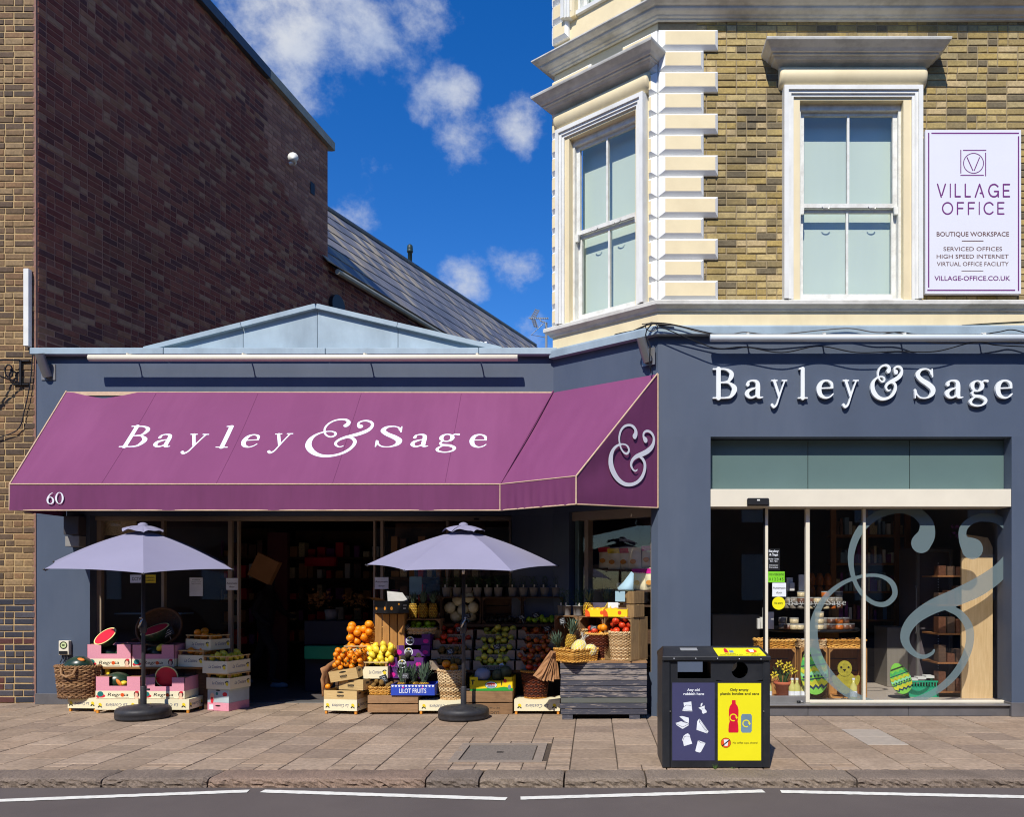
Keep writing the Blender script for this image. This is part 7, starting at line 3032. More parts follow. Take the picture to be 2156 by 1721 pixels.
# ------------------------------------------------------------------ stepped stand, trays of apples
ST = thing('display_stand', 'dark stepped stand carrying the apple trays', 'stand', (-1.2, .7, 0))
rowY = [.38, .47, .57, .67]
rowZ = [.505, .625, .745, .865]
for (ya, yb, zt) in ((.40, .80, .50), (.80, 1.06, 1.04)):
    mb = MB()
    xa, xb = WX(915, ya), WX(1190, ya) - (.1 if ya > .7 else .25)
    mb.box(xa, xb, ya, yb, zt - .03, zt)
    part('shelf', mb, m_crated, ST, True)
    for xx in (xa + .02, (xa + xb) / 2, xb - .06):
        mb = MB()
        mb.box(xx, xx + .04, yb - .06, yb - .02, 0, zt - .03)
        part('leg', mb, m_crated, ST, True)
cols = [(913, 998, 0), (1002, 1089, 1), (1089, 1176, 2)]
kinds = {0: ['kiwi', 'kiwi', 'red_apple', 'red_apple'], 1: ['yellow_apple'] * 4, 2: ['bicolour_apple', 'bicolour_apple', 'bicolour_apple', 'bicolour_apple']}
cname = ('left column behind the parasol pole', 'middle column of yellow apples', 'right column of red apples')
rname = ('bottom', 'third', 'second', 'top')
Xc = [span(a, b, .67)[0] for a, b, _ in cols]
for ci_, (a, b, _) in enumerate(cols):
    w = span(a, b, .67)[1] * .985
    for r_ in range(4):
        Yr, Zr = rowY[r_], rowZ[r_]
        xx = Xc[ci_]
        tray('grey apple tray, %s of the %s' % (rname[r_], cname[ci_]), xx, Yr, Zr, w, .32, .112)
        k = kinds[ci_][r_]
        top_ = r_ == 3
        n = 20 if top_ else 12
        pile(k, n, -w / 2 + .012, w / 2 - .012, .012, .30 if top_ else .16, .012, .036 if k == 'kiwi' else .040,
             '%s in the %s tray of the %s' % ({'kiwi': 'brown fruit', 'red_apple': 'red apple', 'yellow_apple': 'yellow apple', 'bicolour_apple': 'red and yellow apple'}[k], rname[r_], cname[ci_]),
             '%s fruit of the %s' % (rname[r_], cname[ci_]), origin=(xx, Yr, Zr), seed=30 + ci_ * 4 + r_, tries=14)
for k, (px, py, yy, l) in enumerate(((950, 1372, .44, 'among the brown fruit'), (969, 1325, .62, 'by the red apples at the pole'), (1048, 1362, .46, 'on the middle column of yellow apples'), (1154, 1324, .60, 'on the right column of red apples'),
                                    (1100, 1300, .80, 'at the mouth of the middle open crate'), (1130, 1296, .86, 'inside the right open crate'), (985, 1298, .86, 'inside the left open crate by the crank'))):
    price_tag(px, py, yy, .09, .065, -.3, 'chalk price tag %s' % l)
# open crates above, melons / dark plums / limes inside, herb pots on top
for k, (a, b) in enumerate(((927, 1012), (1014, 1098), (1100, 1186))):
    x, w = span(a, b, .82)
    slat_crate('open-fronted dark crate of %s, %s of the three under the herb pots' % (('melons', 'plums', 'limes')[k], ('left', 'middle', 'right')[k]), x, .82, 1.045, w, .25, .345, 0, m_crated, 3, True, 'open crates under the herb pots')
    if k == 0:
        pile('melon', 7, -w / 2 + .02, w / 2 - .02, .03, .23, 0, .072, 'pale melon in the left open crate under the herb pots', 'melons in the open crate', origin=(x, .82, 1.06), seed=50, tries=20)
    elif k == 1:
        pile('avocado', 16, -w / 2 + .02, w / 2 - .02, .02, .22, 0, .030, 'dark plum in the middle open crate', 'plums in the open crate', origin=(x, .82, 1.06), seed=51)
    else:
        pile('lime', 22, -w / 2 + .02, w / 2 - .02, .0, .22, 0, .030, 'green lime in the right open crate', 'limes in the open crate', origin=(x, .82, 1.06), seed=52)
for k, px in enumerate((940, 962, 985, 1005, 1028, 1049, 1079, 1102, 1124, 1147, 1171)):
    herb_pot(WX(px, .93), .93, 1.392, .060, .118, 'grey herb pot on the dark open crates, %s in the row' % ('leftmost', 'second from left', 'third from left', 'fourth from left', 'fifth from left', 'middle', 'fifth from right', 'fourth from right', 'third from right', 'second from right',
                                                                                                         'rightmost')[k], 'herb pots in a row', k, .15)

# ================================================================== right display: slatted planter, crates along the canted window
m_plank = None


def peel():
    N = Nodes('peeling_grey_paint')
    N.objvec()
    f = N.noise(5, 7, .7, (1.2, 8, 14), dist=.4)
    g = N.noise(1.2, 3, .5)
    k = N.ramp(N.math('ADD', f, N.math('MULTIPLY', N.math('SUBTRACT', N.rnd(), .5), .16)), ((.50, (0, 0, 0, 1)), (.57, (1, 1, 1, 1))))
    base = N.ramp(g, ((.3, C(62, 62, 72)), (.7, C(78, 78, 86))))
    wood = N.ramp(N.noise(4, 6, .7, (2, 40, 40)), ((.3, C(120, 110, 104)), (.7, C(164, 152, 142))))
    N.set(N.mix(k, base, wood), .75, 0, .3)
    N.bump(f, .3, .003)
    return N.mat


m_peel = peel()
m_peelg = M('grey_green_board', C(92, 94, 88), .8, .12, 6, stretch=(1, 8, 8))
PYf = -.20
xa, xb = WX(1180, PYf), WX(1362, PYf)
PL = thing('slatted_planter', 'dark slatted planter box with peeling grey paint', 'planter', ((xa + xb) / 2, PYf, 0))
n = 9
z0, z1 = .055, .645
hh = (z1 - z0) / n
for k in range(n):
    a = z0 + k * hh
    mb = MB()
    jit = random.Random(k).uniform(-.006, .006)
    mb.box(xa + jit, xb + jit * .5, PYf, PYf + .02, a + .003, a + hh - .004, .003)
    part('slat', mb, m_peelg if k == 2 else m_peel, PL, True)
    mb = MB()
    mb.box(xa + .004, xa + .022, PYf + .021, PYf + .36, a + .003, a + hh - .004, .003)
    part('slat', mb, m_peel, PL, True)
    mb = MB()
    mb.box(xb - .022, xb - .004, PYf + .021, PYf + .24, a + .003, a + hh - .004, .003)
    part('slat', mb, m_peel, PL, True)
for k in range(3):
    mb = MB()
    mb.prism([(xa - .005, PYf + .0 + k * .12), (xb + .005, PYf + k * .12), (xb + .005 - (0 if k < 2 else .0), PYf + k * .12 + .112), (xa - .005, PYf + k * .12 + .112)], z1 + .001, z1 + .02, 'Z')
    part('top_board', mb, m_crateg if k else m_cratew, PL, True)
for xx in (xa + .02, xb - .2):
    mb = MB()
    mb.box(xx, xx + .12, PYf + .005, PYf + .3, 0, .054)
    part('foot', mb, m_peel, PL, True)
PT = z1 + .021
# crates parallel to the canted window
caz = math.atan2(CU.y, CU.x)


def at_cant(u, out):
    p = cant(u, 0, out)
    return p[0], p[1]


CRT = [(.50, .36, 'left'), (.88, .36, 'middle'), (1.27, .38, 'right')]
for (uc, w, nm) in CRT:
    px_, py__ = at_cant(uc, .37)
    slat_crate('open crate on the planter against the canted window, %s of three' % nm, px_, py__, PT, w, .35, .50, caz, m_crateg if nm == 'right' else m_cratew, 3, True, 'open crates on the planter')
px_, py__ = at_cant(1.36, .33)
slat_crate('small crate on top of the right open crate by the blue pier', px_, py__, PT + .502, .22, .22, .30, caz, m_crateg, 2)
# pale basket of red apples
bx_, by_ = at_cant(1.22, .40)
wick('wicker_basket', 'pale wicker basket heaped with red apples in front of the right crate', WX(1309, -.02), -.04, PT, circ(.115, .148), .325, m_wpale, rows=20, r=.008)
pile('red_apple', 15, -.14, .14, -.14, .14, lambda a, b: .05 - 1.2 * (a * a + b * b), .044, 'shiny red apple in the pale wicker basket', 'red apples in the pale basket', origin=(WX(1309, -.02), -.03, PT + .27), seed=60)
wick('wicker_basket', 'dark wicker basket of tomatoes and oranges in the middle crate', WX(1258, .14), .10, PT, circ(.115, .14), .30, m_wdark, rows=19, r=.008, rimm=m_wgold)
pile('orange', 5, -.02, .13, -.12, .12, 0, .046, 'orange in the dark wicker basket on the planter', 'oranges in the dark basket', origin=(WX(1258, .14), .10, PT + .25), seed=61)
pile('red_apple', 4, -.13, .02, -.12, .10, 0, .042, 'red fruit in the dark wicker basket on the planter', 'red fruit in the dark basket', origin=(WX(1258, .14), .10, PT + .25), seed=62)
price_tag(1249, 1323, .0, .08, .06, .15, 'chalk price tag in the dark wicker basket on the planter')
wick('wicker_basket', 'small pale basket of oranges in the left crate on the planter', WX(1218, .36), .34, PT + .20, circ(.09, .105), .13, m_wpale, rows=8, r=.008)
pile('orange', 4, -.09, .09, -.09, .09, 0, .046, 'orange in the small pale basket in the left crate', 'oranges in the small pale basket', origin=(WX(1218, .36), .34, PT + .28), seed=63)
price_tag(1186, 1308, .30, .07, .08, -.3, 'chalk price tag beside the left crate on the planter')
# golden tray with netted melons and pineapple
xt_, yt_ = WX(1213, -.1), -.09
wick('wicker_tray', 'golden rectangular wicker tray of netted melons, cornerwise on the planter', xt_, yt_, PT + .001, rectp(.42, .36, .92, 9), .135, m_wgold, rows=11, r=.0075, rz=R(40), cat='basket')
m_net = M('yellow_melon', C(232, 206, 96), .6, .1, 6)
m_netw = M('white_net', C(228, 228, 220), .7)
for k, (dx, dy, r_, L, lab) in enumerate(((.03, -.05, .085, 1.3, 'yellow melon in a white net standing up in the golden tray'), (.15, -.03, .075, 1.25, 'yellow melon in a white net lying at the right of the golden tray'))):
    t = thing('netted_melon', lab, 'melon', (xt_ + dx, yt_ + dy, PT + .11 + (.03 if k == 0 else 0)), rot=(0, R(60) if k else R(25), R(20)))
    mb = ball(elong=L, n=20, m=12)
    mb.v = [(a * r_, b * r_, c * r_) for a, b, c in mb.v]
    part('melon', mb, m_net, t)
    mb = MB()
    for s in (-1, 1):
        for i in range(12):
            pts = []
            for j in range(13):
                f = j / 12
                th_ = math.pi * (.08 + .84 * f)
                ph = 2 * math.pi * i / 12 + s * f * 2.2
                pts.append((1.02 * r_ * math.sin(th_) * math.cos(ph), 1.02 * r_ * math.sin(th_) * math.sin(ph), -1.02 * r_ * L * math.cos(th_)))
            mb.tube(pts, .0022, 3, caps=False)
    if k == 0:
        for i in range(7):
            a = i * .9
            mb.tube([(.02 * math.cos(a), .02 * math.sin(a), r_ * L * .95), (.012 * math.cos(a), .012 * math.sin(a), r_ * L * 1.25), (.05 * math.cos(a), .05 * math.sin(a), r_ * L * 1.7)], .0035, 3)
    part('net', mb, m_netw, t, fix=False)
pineapple((WX(1200, .12), .10, PT + .13), .062, 'pineapple standing behind the netted melons in the golden tray', k=1, h=.17, rot=(0, R(8), 0), crown=1.2)
pineapple((WX(1178, -.02), -.02, PT + .04), .058, 'pineapple at the left end of the golden tray', k=2, h=.12, rot=(R(10), R(-8), 0), crown=1.2)
# on top of the crates: pots, pineapples, mango boxes, blue paper
ZT = PT + .503
for k, (u, o) in enumerate(((.36, .27), (.47, .30), (.58, .25), (.66, .31))):
    a, b = at_cant(u, o)
    herb_pot(a, b, ZT, .055, .12, 'grey herb pot on the open crates by the canted window, %s of four' % ('leftmost', 'second', 'third', 'rightmost')[k], 'herb pots by the canted window', 20 + k, .2)
for k, (u, o, lab) in enumerate(((.80, .30, 'pineapple standing left of the yellow mango boxes'), (.95, .14, 'pineapple behind the left mango box'), (1.24, .10, 'pineapple behind the right mango box, in the sun'))):
    a, b = at_cant(u, o)
    pineapple((a, b, ZT), .064, lab, 'pineapples on the crates', k=k, h=.17, crown=1.1)
for k, (u, o, rz) in enumerate(((1.02, .42, R(-8)), (1.26, .40, R(-16)))):
    a, b = at_cant(u, o)
    t = thing('mango_box', 'yellow and white mango box on the crates, %s of two' % ('left', 'right')[k], 'box', (a, b, ZT + .004 * k), rz, 'mango boxes')
    w, d, h = .29, .20, .085
    mb = MB()
    mb.prism([(-w / 2, 0), (w / 2, 0), (w / 2, h), (-w / 2, h)], 0, .005)
    mb.prism([(0.0, 0.0), (d, 0.0), (d, h * 1.9), (0, h)], w / 2 - .005, w / 2, 'X')
    mb.prism([(0.0, 0.0), (d, 0.0), (d, h * 1.9), (0, h)], -w / 2, -w / 2 + .005, 'X')
    part('yellow_sides', mb, m_ybox, t)
    mb = MB()
    mb.box(-w / 2 + .005, w / 2 - .005, d - .006, d, 0, h * 1.9)
    mb.box(-w / 2 + .005, w / 2 - .005, .006, d - .006, 0, .006)
    part('white_back', mb, m_pw, t)
    decal(t, [(m_org, [ell(.05, h * .55, .022, .024, -.001), [(-w / 2, -.001, .001), (-w / 2 + .06, -.001, .001), (-w / 2 + .05, -.001, h * .6), (-w / 2 + .02, -.001, h - .001), (-w / 2, -.001, h - .001)]])])
    for q in range(3):
        fruit('mango', (a + (-.07 + .07 * q) * math.cos(rz), b + .10 + (-.07 + .07 * q) * math.sin(rz), ZT + .065), .042, 'yellow mango in the %s mango box' % ('left', 'right')[k], 'mangoes in the %s box' % ('left', 'right')[k], rot=(1.3, 0, 1.2 + q * .3))
mb = MB()
mb.smooth = True
a, b = at_cant(1.36, .34)
rr = random.Random(2)
mb.add([(a - .08, b - .03, PT + .81), (a + .09, b + .0, PT + .81), (a + .10, b + .06, PT + 1.0), (a + .07, b + .07, PT + 1.02), (a - .02, b + .05, PT + .9), (a - .09, b + .02, PT + .83)], [(0, 1, 2, 3, 4, 5)])
o = single('blue_paper_bag', mb, M('pale_blue_paper', C(160, 190, 200), .75, .06, 4), 'pale blue paper bag standing on the small crate by the blue pier', 'paper bag')
so = o.modifiers.new('thick', 'SOLIDIFY')
so.thickness = .02
mb = MB()
a, b = at_cant(1.33, .345)
mb.add([(a - .09, b + .01, ZT + .18), (a + .02, b - .075, ZT + .18), (a + .02, b - .08, ZT + .30), (a - .09, b + .005, ZT + .30)], [(0, 1, 2, 3)])
o = single('blue_paper_sheet', mb, bpy.data.materials['pale_blue_paper'], 'pale blue paper sheet hanging over the front of the small crate', 'paper')

# ================================================================== behind the glass of the right-hand shop
m_amber = M('amber_tub', C(176, 92, 30), .4, .3, 40, .3, 60)
m_nut = M('nut_tub', C(196, 180, 142), .4, .35, 60, .4, 60)
m_brtub = M('brown_tub', C(96, 62, 44), .4, .3, 40, .3, 60)
m_tubs = (m_amber, m_nut, m_brtub, M('grey_tub', C(120, 112, 100), .4, .3, 50))
m_lid_ = M('clear_lid', C(170, 170, 164), .2, .05)
m_wbox = M('white_box_card', C(206, 206, 200), .6, .06)
m_oak = WOOD('pale_oak_board', C(196, 164, 116), C(220, 192, 146), .6, (16, 16, 1.2), .05, bump=.1)
m_post = WOOD('brown_shelf_wood', C(120, 78, 44), C(150, 102, 62), .7, (16, 16, 2), .1)
m_shade = M('grey_cabinet', C(126, 120, 110), .7, .06, 3, stretch=(8, 8, 1))
irr = random.Random(91)
# round black table
tx, ty, tz = WX(1706, 1.15), 1.15, .985
t = thing('round_table', 'black round table stacked with tubs behind the right-hand glass', 'table', (tx, ty, .06))
mb = MB()
mb.smooth = True
mb.lathe([(0, tz - .10), (.60, tz - .10), (.62, tz - .09), (.62, tz - .065), (.60, tz - .06), (0, tz - .06)], 48)
part('top', mb, m_black, t)
mb = MB()
mb.lathe([(0, 0), (.25, 0), (.25, .03), (.04, .05), (.04, tz - .10)], 24)
part('pedestal', mb, m_black, t)
mb = MB()
mb.lathe([(.0, tz - .06), (.22, tz - .058), (.24, tz + .22), (.40, tz + .235), (.40, tz + .25), (0, tz + .25)], 32)
part('riser', mb, m_black, t)


def tub(x, y, z, r, h, m, label, grp):
    t = thing('food_tub', label, 'tub', (x, y, z), 0, grp)
    mb = MB()
    mb.smooth = True
    mb.lathe([(0, 0), (r * .92, 0), (r, .01), (r, h * .78), (0, h * .8)], 12)
    part('tub', mb, m, t)
    mb = MB()
    mb.lathe([(r * 1.02, h * .8), (r * 1.04, h * .98), (0, h)], 12)
    part('lid', mb, m_lid_, t)


G1, L1 = 'tubs stacked on the round table', 'clear tub of nuts or dried fruit stacked on the black round table'
for (px, n, ci_, yy) in ((1660, 1, 2, .66), (1672, 2, 1, .62), (1684, 1, 1, .60), (1725, 3, 1, .60), (1733, 2, 3, .66), (1750, 2, 2, .62), (1766, 2, 0, .62), (1779, 2, 2, .66), (1790, 1, 2, .72), (1648, 2, 3, .74)):
    for k in range(n):
        tub(WX(px, yy), yy, tz + k * .076, .055, .074, m_tubs[ci_], L1, G1)
for k in range(11):
    a = math.pi * (1.0 + (k + .5) / 11)
    x, y = tx + .36 * math.cos(a), ty + .34 * math.sin(a)
    for q in range(2 if k % 3 else 3):
        tub(x, y, tz + .251 + q * .076, .052, .074, m_tubs[irr.randrange(4)], 'clear tub on the upper tier of the black round table', 'tubs on the upper tier')
for k, (px, y0, y1, yy, ww) in enumerate(((1663, 1198, 1170, .9, .075), (1668, 1216, 1199, .86, .06), (1690, 1216, 1182, .9, .09), (1612, 1332, 1288, .75, .06), (1598, 1330, 1308, .75, .035), (1604, 1330, 1306, .8, .035), (1622, 1336, 1300, .72, .09))):
    mb = MB()
    x = WX(px, yy)
    z0 = tz + (.252 + .23 if k < 3 else 0)
    mb.box(x - ww / 2, x + ww / 2, yy, yy + .06, z0, z0 + (WZ(y1, yy) - WZ(y0, yy)), .002)
    single('goods_box', mb, m_wbox, 'plain white goods box on the black round table', 'box', group='white boxes on the round table')
t = thing('wooden_crate', 'narrow slatted crate of amber packets behind the round table', 'crate', (WX(1736, 1.5), 1.5, .06))
for k in range(4):
    mb = MB()
    mb.box(-.2 + k * .1, -.105 + k * .1, 0, .02, .6, 1.3)
    part('slat', mb, m_crateo, t)
for k in range(6):
    mb = MB()
    mb.smooth = True
    a = -.16 + .11 * (k % 3)
    mb.lathe([(0, 0), (.05, .01), (.055, .1), (.03, .17), (0, .18)], 8, (a, .05, 1.30 + .17 * (k // 3)))
    part('packet', mb, m_amber, t)
# crates carrying golden baskets of packets
for k, (p0, p1, m) in enumerate(((1598, 1676, m_wgold), (1686, 1742, m_wpale), (1746, 1826, m_wgold))):
    yy = .50
    x, w = span(p0, p1, yy)
    slat_crate('open crate under a basket of packets inside the right-hand window, %s of three' % ('left', 'middle', 'right')[k], x, yy, .141, w, .34, .62, 0, m_crateo, 4, True, 'crates inside the window')
    wick('packet_basket', 'low basket of packets inside the right-hand window, %s of three' % ('left', 'middle', 'right')[k], x, yy + .18, .763, rectp(w * 1.02, .32, .95, 8), .09, m, rows=6, r=.009)
    for q in range(5):
        mb = MB()
        mb.smooth = True
        c = (x - w * .36 + w * .18 * q, yy + .12 + .05 * (q % 2), .85)
        mb.lathe([(0, -.018), (.05, -.006), (.055, 0), (.05, .006), (0, .02)], 10, (0, 0, 0))
        ti = irr.uniform(-.5, .5)
        mb.v = [(c[0] + a * 1.1 * math.cos(ti) - cc * math.sin(ti), c[1] + b * .8, c[2] + cc + a * math.sin(ti) * .8) for a, b, cc in mb.v]
        single('snack_packet', mb, (m_kraft, m_wbox, m_org)[(q + k) % 3] if k == 1 else m_brtub if q % 2 else m_kraft, 'small snack packet lying in the %s basket inside the window' % ('left', 'middle', 'right')[k], 'packet',
               group='packets in the %s basket' % ('left', 'middle', 'right')[k])
for k, px in enumerate((1618, 1668, 1678, 1694, 1797)):
    yy = .46
    t = thing('juice_bottle', 'pale juice bottle on the floor inside the window, %s from the left' % ('first', 'second', 'third', 'fourth', 'fifth')[k], 'bottle', (WX(px, yy), yy, .141), 0, 'juice bottles on the floor')
    mb = MB()
    mb.smooth = True
    mb.lathe([(0, 0), (.042, 0), (.044, .01), (.044, .15), (.018, .2), (.016, .235), (0, .235)], 14)
    part('bottle', mb, M('pale_juice', C(190, 186, 110), .25), t) if k == 0 else put('bottle', JB, t)
    if k == 0:
        JB = t.children[0].data
    mb = MB()
    mb.lathe([(.045, .03), (.0452, .10)], 14)
    part('label', mb, m_pw, t, fix=False)
    mb = MB()
    mb.lathe([(.019, .235), (.019, .255), (0, .256)], 10)
    part('cap', mb, m_pw, t)


# painted egg boards
def zig(cx_, w, z, amp, n, th):
    top_ = [(cx_ - w / 2 + w * i / (2 * n), z + (amp if i % 2 else 0)) for i in range(2 * n + 1)]
    return top_, [(a, b - th) for a, b in top_]


def egg(label, px, py0, py1, Y, rot, hw):
    h = WZ(py0, Y) - WZ(py1, Y)
    t = thing('painted_egg', label, 'egg board', (WX(px, Y), Y, WZ(py1, Y) + h / 2), rot=(0, rot, 0), group='painted egg boards')
    R_ = h / 2
    wid = lambda z: hw * math.sqrt(max(0, 1 - (z / R_) ** 2)) * (1 - .16 * z / R_)
    mb = MB()
    mb.prism([(wid(R_ * math.sin(a)) * (1 if math.cos(a) >= 0 else -1), R_ * math.sin(a)) for a in np.linspace(0, 2 * math.pi, 40, endpoint=False)], 0, .012)
    part('board', mb, M('egg_lime', C(120, 190, 70), .6, .2, 6), t)
    S_ = [(.72, .10, m_leafink, 0), (.42, .2, egg_g, 3), (.28, .05, egg_n, 0), (.10, .18, egg_y, 4), (-.10, .14, egg_m, 5), (-.30, .05, egg_n, 0), (-.45, .22, egg_y, 4), (-.68, .10, egg_n, 4)]
    for k, (z, th, m, n) in enumerate(S_):
        mb = MB()
        zc = z * R_
        N_ = 24
        for i in range(N_):
            f0, f1 = i / N_, (i + 1) / N_
            tri = lambda f: (abs((f * n) % 1 - .5) * 2 * .12 * R_ if n else 0)
            a0, a1 = (-1 + 2 * f0) * .99, (-1 + 2 * f1) * .99
            P = lambda a, zz_: (a * wid(zz_), -.001 - .0004 * k, zz_)
            mb.add([P(a0, zc + tri(f0)), P(a1, zc + tri(f1)), P(a1, zc + tri(f1) - th * R_), P(a0, zc + tri(f0) - th * R_)], [(0, 1, 2, 3)])
        part('painted_band', mb, m, t, fix=False)
    for i in range(7):
        mb = MB()
        zc = -.20 * R_
        mb.poly(ell((-.8 + 1.6 * i / 6) * wid(zc), zc, hw * .07, hw * .08, -.006))
        part('painted_dot', mb, egg_n, t, fix=False)
    return t


egg_n, egg_g, egg_y, egg_m = M('egg_navy', C(24, 52, 84), .6), M('egg_green', C(70, 176, 90), .6, .2, 8), M('egg_yellow', C(196, 196, 50), .6, .2, 8), M('egg_mint', C(140, 212, 160), .6)
egg('painted egg board leaning by the window mullion, half behind the frosted ampersand', 1714, 1364, 1464, .36, R(-6), .165)
egg('painted egg board leaning on the green crate', 1896, 1396, 1463, .42, R(-20), .125)
# chick board
m_chk = M('chick_yellow', C(160, 150, 42), .7, .3, 25)
Yc = .5
t = thing('chick_board', 'painted yellow chick board standing inside the window', 'chick board', (WX(1781, Yc), Yc, .141))
h = WZ(1391, Yc) - .15
mb = MB()
mb.prism([(x_, z_) for x_, z_ in [(q[0], q[2]) for q in ell(0, h * .42, .125, h * .30, 0, n=24)]], 0, .012)
part('body', mb, m_chk, t)
mb = MB()
mb.prism([(q[0], q[2]) for q in ell(-.015, h * .80, .088, h * .21, 0, n=20)], -.006, .008)
part('head', mb, m_chk, t)
for sx in (-1, 1):
    mb = MB()
    mb.prism([(q[0], q[2]) for q in ell(sx * .13, h * .46, .035, h * .17, 0, -sx * .4, n=14)], -.005, .006)
    part('wing', mb, m_chk, t)
    mb = MB()
    mb.poly(ell(-.015 + sx * .045, h * .83, .013, .014, -.008))
    part('eye', mb, m_ink, t, fix=False)
    mb = MB()
    mb.tube([(sx * .03, .0, h * .14), (sx * .035, -.005, .0)], .006, 5)
    mb.tube([(sx * .035 - .03, -.02, .004), (sx * .035 + .03, -.02, .004)], .005, 5)
    part('leg', mb, m_ink, t)
mb = MB()
mb.prism([(-.04, h * .78), (.0, h * .785), (-.018, h * .72)], -.012, -.006)
part('beak', mb, m_ink, t)
# daffodils in a terracotta pot
Yd = .55
x = WX(1649, Yd)
t = thing('daffodil_pot', 'terracotta pot of yellow daffodils inside the window', 'flower pot', (x, Yd, .141))
mb = MB()
mb.smooth = True
mb.lathe([(0, 0), (.075, 0), (.1, .165), (.118, .168), (.12, .205), (.105, .206), (.1, .19), (0, .19)], 24)
part('pot', mb, M('terracotta', C(176, 92, 62), .8, .12, 8), t)
m_daf = M('daffodil_petal', C(222, 204, 60), .6, .1)
for k in range(11):
    mb = MB()
    a = irr.uniform(0, 6.28)
    mb.tube([(.03 * math.cos(a), .03 * math.sin(a), .18), (.07 * math.cos(a), .05 * math.sin(a), .3), (.13 * math.cos(a), .06 * math.sin(a), .36 + .05 * math.sin(k))], [.006, .006, .002], 4)
    part('leaf', mb, m_herb, t)
for k, (fx, fz) in enumerate(((-.06, .43), (.05, .41), (-.12, .29), (.12, .34), (.02, .36))):
    mb = MB()
    mb.tube([(fx * .3, 0, .18), (fx, -.02, fz)], .004, 4)
    part('stem', mb, m_herb, t)
    fl = MB()
    for q in range(6):
        a = q * math.pi / 3
        fl.poly([(fx + .01 * math.cos(a), -.04, fz + .01 * math.sin(a)), (fx + .035 * math.cos(a - .35), -.045, fz + .035 * math.sin(a - .35)), (fx + .055 * math.cos(a), -.05, fz + .055 * math.sin(a)), (fx + .035 * math.cos(a + .35), -.045, fz + .035 * math.sin(a + .35))])
    fl.tube([(fx, -.04, fz), (fx, -.075, fz)], [.013, .02], 8, caps=False)
    part('flower', fl, m_daf, t, fix=False)
# green crate with packets
Yg = .62
x, w = span(1913, 1976, Yg)
t = thing('plastic_crate', 'bright green lattice crate of white packets on the shop floor', 'crate', (x, Yg, .141), R(-4))
m_gcr = M('green_plastic', C(24, 150, 110), .45, .05)
mb = MB()
panelbox(mb, w, .3, .13, .008)
part('body', mb, m_gcr, t)
mb = MB()
mb.box(-w / 2 - .01, w / 2 + .01, -.012, .0, .185, .205)
mb.box(-w / 2 - .01, -w / 2, 0, .3, .185, .205)
mb.box(w / 2, w / 2 + .01, 0, .3, .185, .205)
for k in range(12):
    a = -w / 2 + w * k / 11
    mb.box(a - .006, a + .006, -.01, -.002, .13, .186)
part('rim', mb, m_gcr, t)
for k in range(3):
    mb = MB()
    mb.box(-.15 + .1 * k, -.05 + .1 * k, .05, .2, .2 + .015 * k, .22 + .02 * k)
    part('packet', mb, m_wbox, t)
# oak-sided unit catching the sun, fridge and shelves behind
Yo = .52
t = thing('oak_unit', 'tall pale oak panel of a display unit catching the sun', 'cabinet', (WX(2058, Yo), Yo, .141))
xa, xb = WX(2025, Yo), WX(2090, Yo)
zt = WZ(1133, Yo)
mb = MB()
mb.prism([(xa, .062), (xb, .062), (xb, zt - .12), (xa + (xb - xa) * .85, zt), (xa, zt + .05)], Yo, Yo + .03)
part('side_panel', mb, m_oak, t, True)
for k in range(5):
    mb = MB()
    mb.box(xa - .28, xa + .1, Yo + .04, Yo + .5, .2 + k * .36, .22 + k * .36)
    part('shelf', mb, m_post, t, True)
    for q in range(3):
        mb = MB()
        mb.box(xa - .26 + q * .11, xa - .17 + q * .11, Yo + .06, Yo + .2, .221 + k * .36, .221 + k * .36 + irr.uniform(.1, .24))
        part('goods', mb, (m_brtub, m_crated)[(k + q) % 2], t, True)
Yr = 1.3
t = thing('glass_fridge', 'upright glass-door fridge with a row of tiny lights', 'fridge', (WX(1965, Yr), Yr, .141))
xa, xb = WX(1930, Yr), WX(2005, Yr)
mb = MB()
mb.box(xa, xb, Yr + .03, Yr + .6, .062, 2.05)
part('cabinet', mb, m_dark, t, True)
for q in ((xa, xa + .035, .1, 2.02), (xb - .035, xb, .1, 2.02), (xa + .035, xb - .035, 1.98, 2.02), (xa + .035, xb - .035, .1, .16)):
    mb = MB()
    mb.box(q[0], q[1], Yr - .01, Yr + .028, q[2], q[3])
    part('door_frame', mb, m_alu, t, True)
mb = MB()
for k in range(42):
    mb.box(WX(1977, Yr) - .005, WX(1977, Yr) + .005, Yr + .015, Yr + .025, .35 + k * .036, .362 + k * .036)
o = part('light_row', mb, m_pw, t, True)
o['kind'] = 'stuff'
mb = MB()
mb.tube([(xa - .03, Yr - .05, .9), (xa - .03, Yr - .07, .93), (xa - .03, Yr - .07, 1.5), (xa - .03, Yr - .05, 1.53)], .012, 6)
part('handle', mb, m_alu, t, True)
mb = MB()
irr2 = random.Random(3)
for k in range(40):
    c = Vector((WX(2018, .9) + irr2.uniform(-.09, .09), .9 + irr2.uniform(-.06, .06), WZ(1118, .9) + irr2.uniform(-.08, .08)))
    mb.poly([c + Vector((irr2.uniform(-.03, .03), irr2.uniform(-.02, .02), irr2.uniform(-.03, .03))) for _ in range(4)])
single('flower_bunch', mb, M('purple_flower', C(140, 80, 160), .7, .2), 'bunch of purple flowers above the oak unit', 'flowers')
Ys = 2.4
t = thing('shelf_unit', 'tall brown shelf unit with bottles and books at the back', 'shelves', (WX(1840, Ys), Ys, .141))
xs_ = [WX(p, Ys) for p in (1755, 1822, 1890, 1912)]
for x in xs_:
    mb = MB()
    mb.box(x - .04, x + .04, Ys, Ys + .05, .9, 2.9)
    part('post', mb, m_post, t, True)
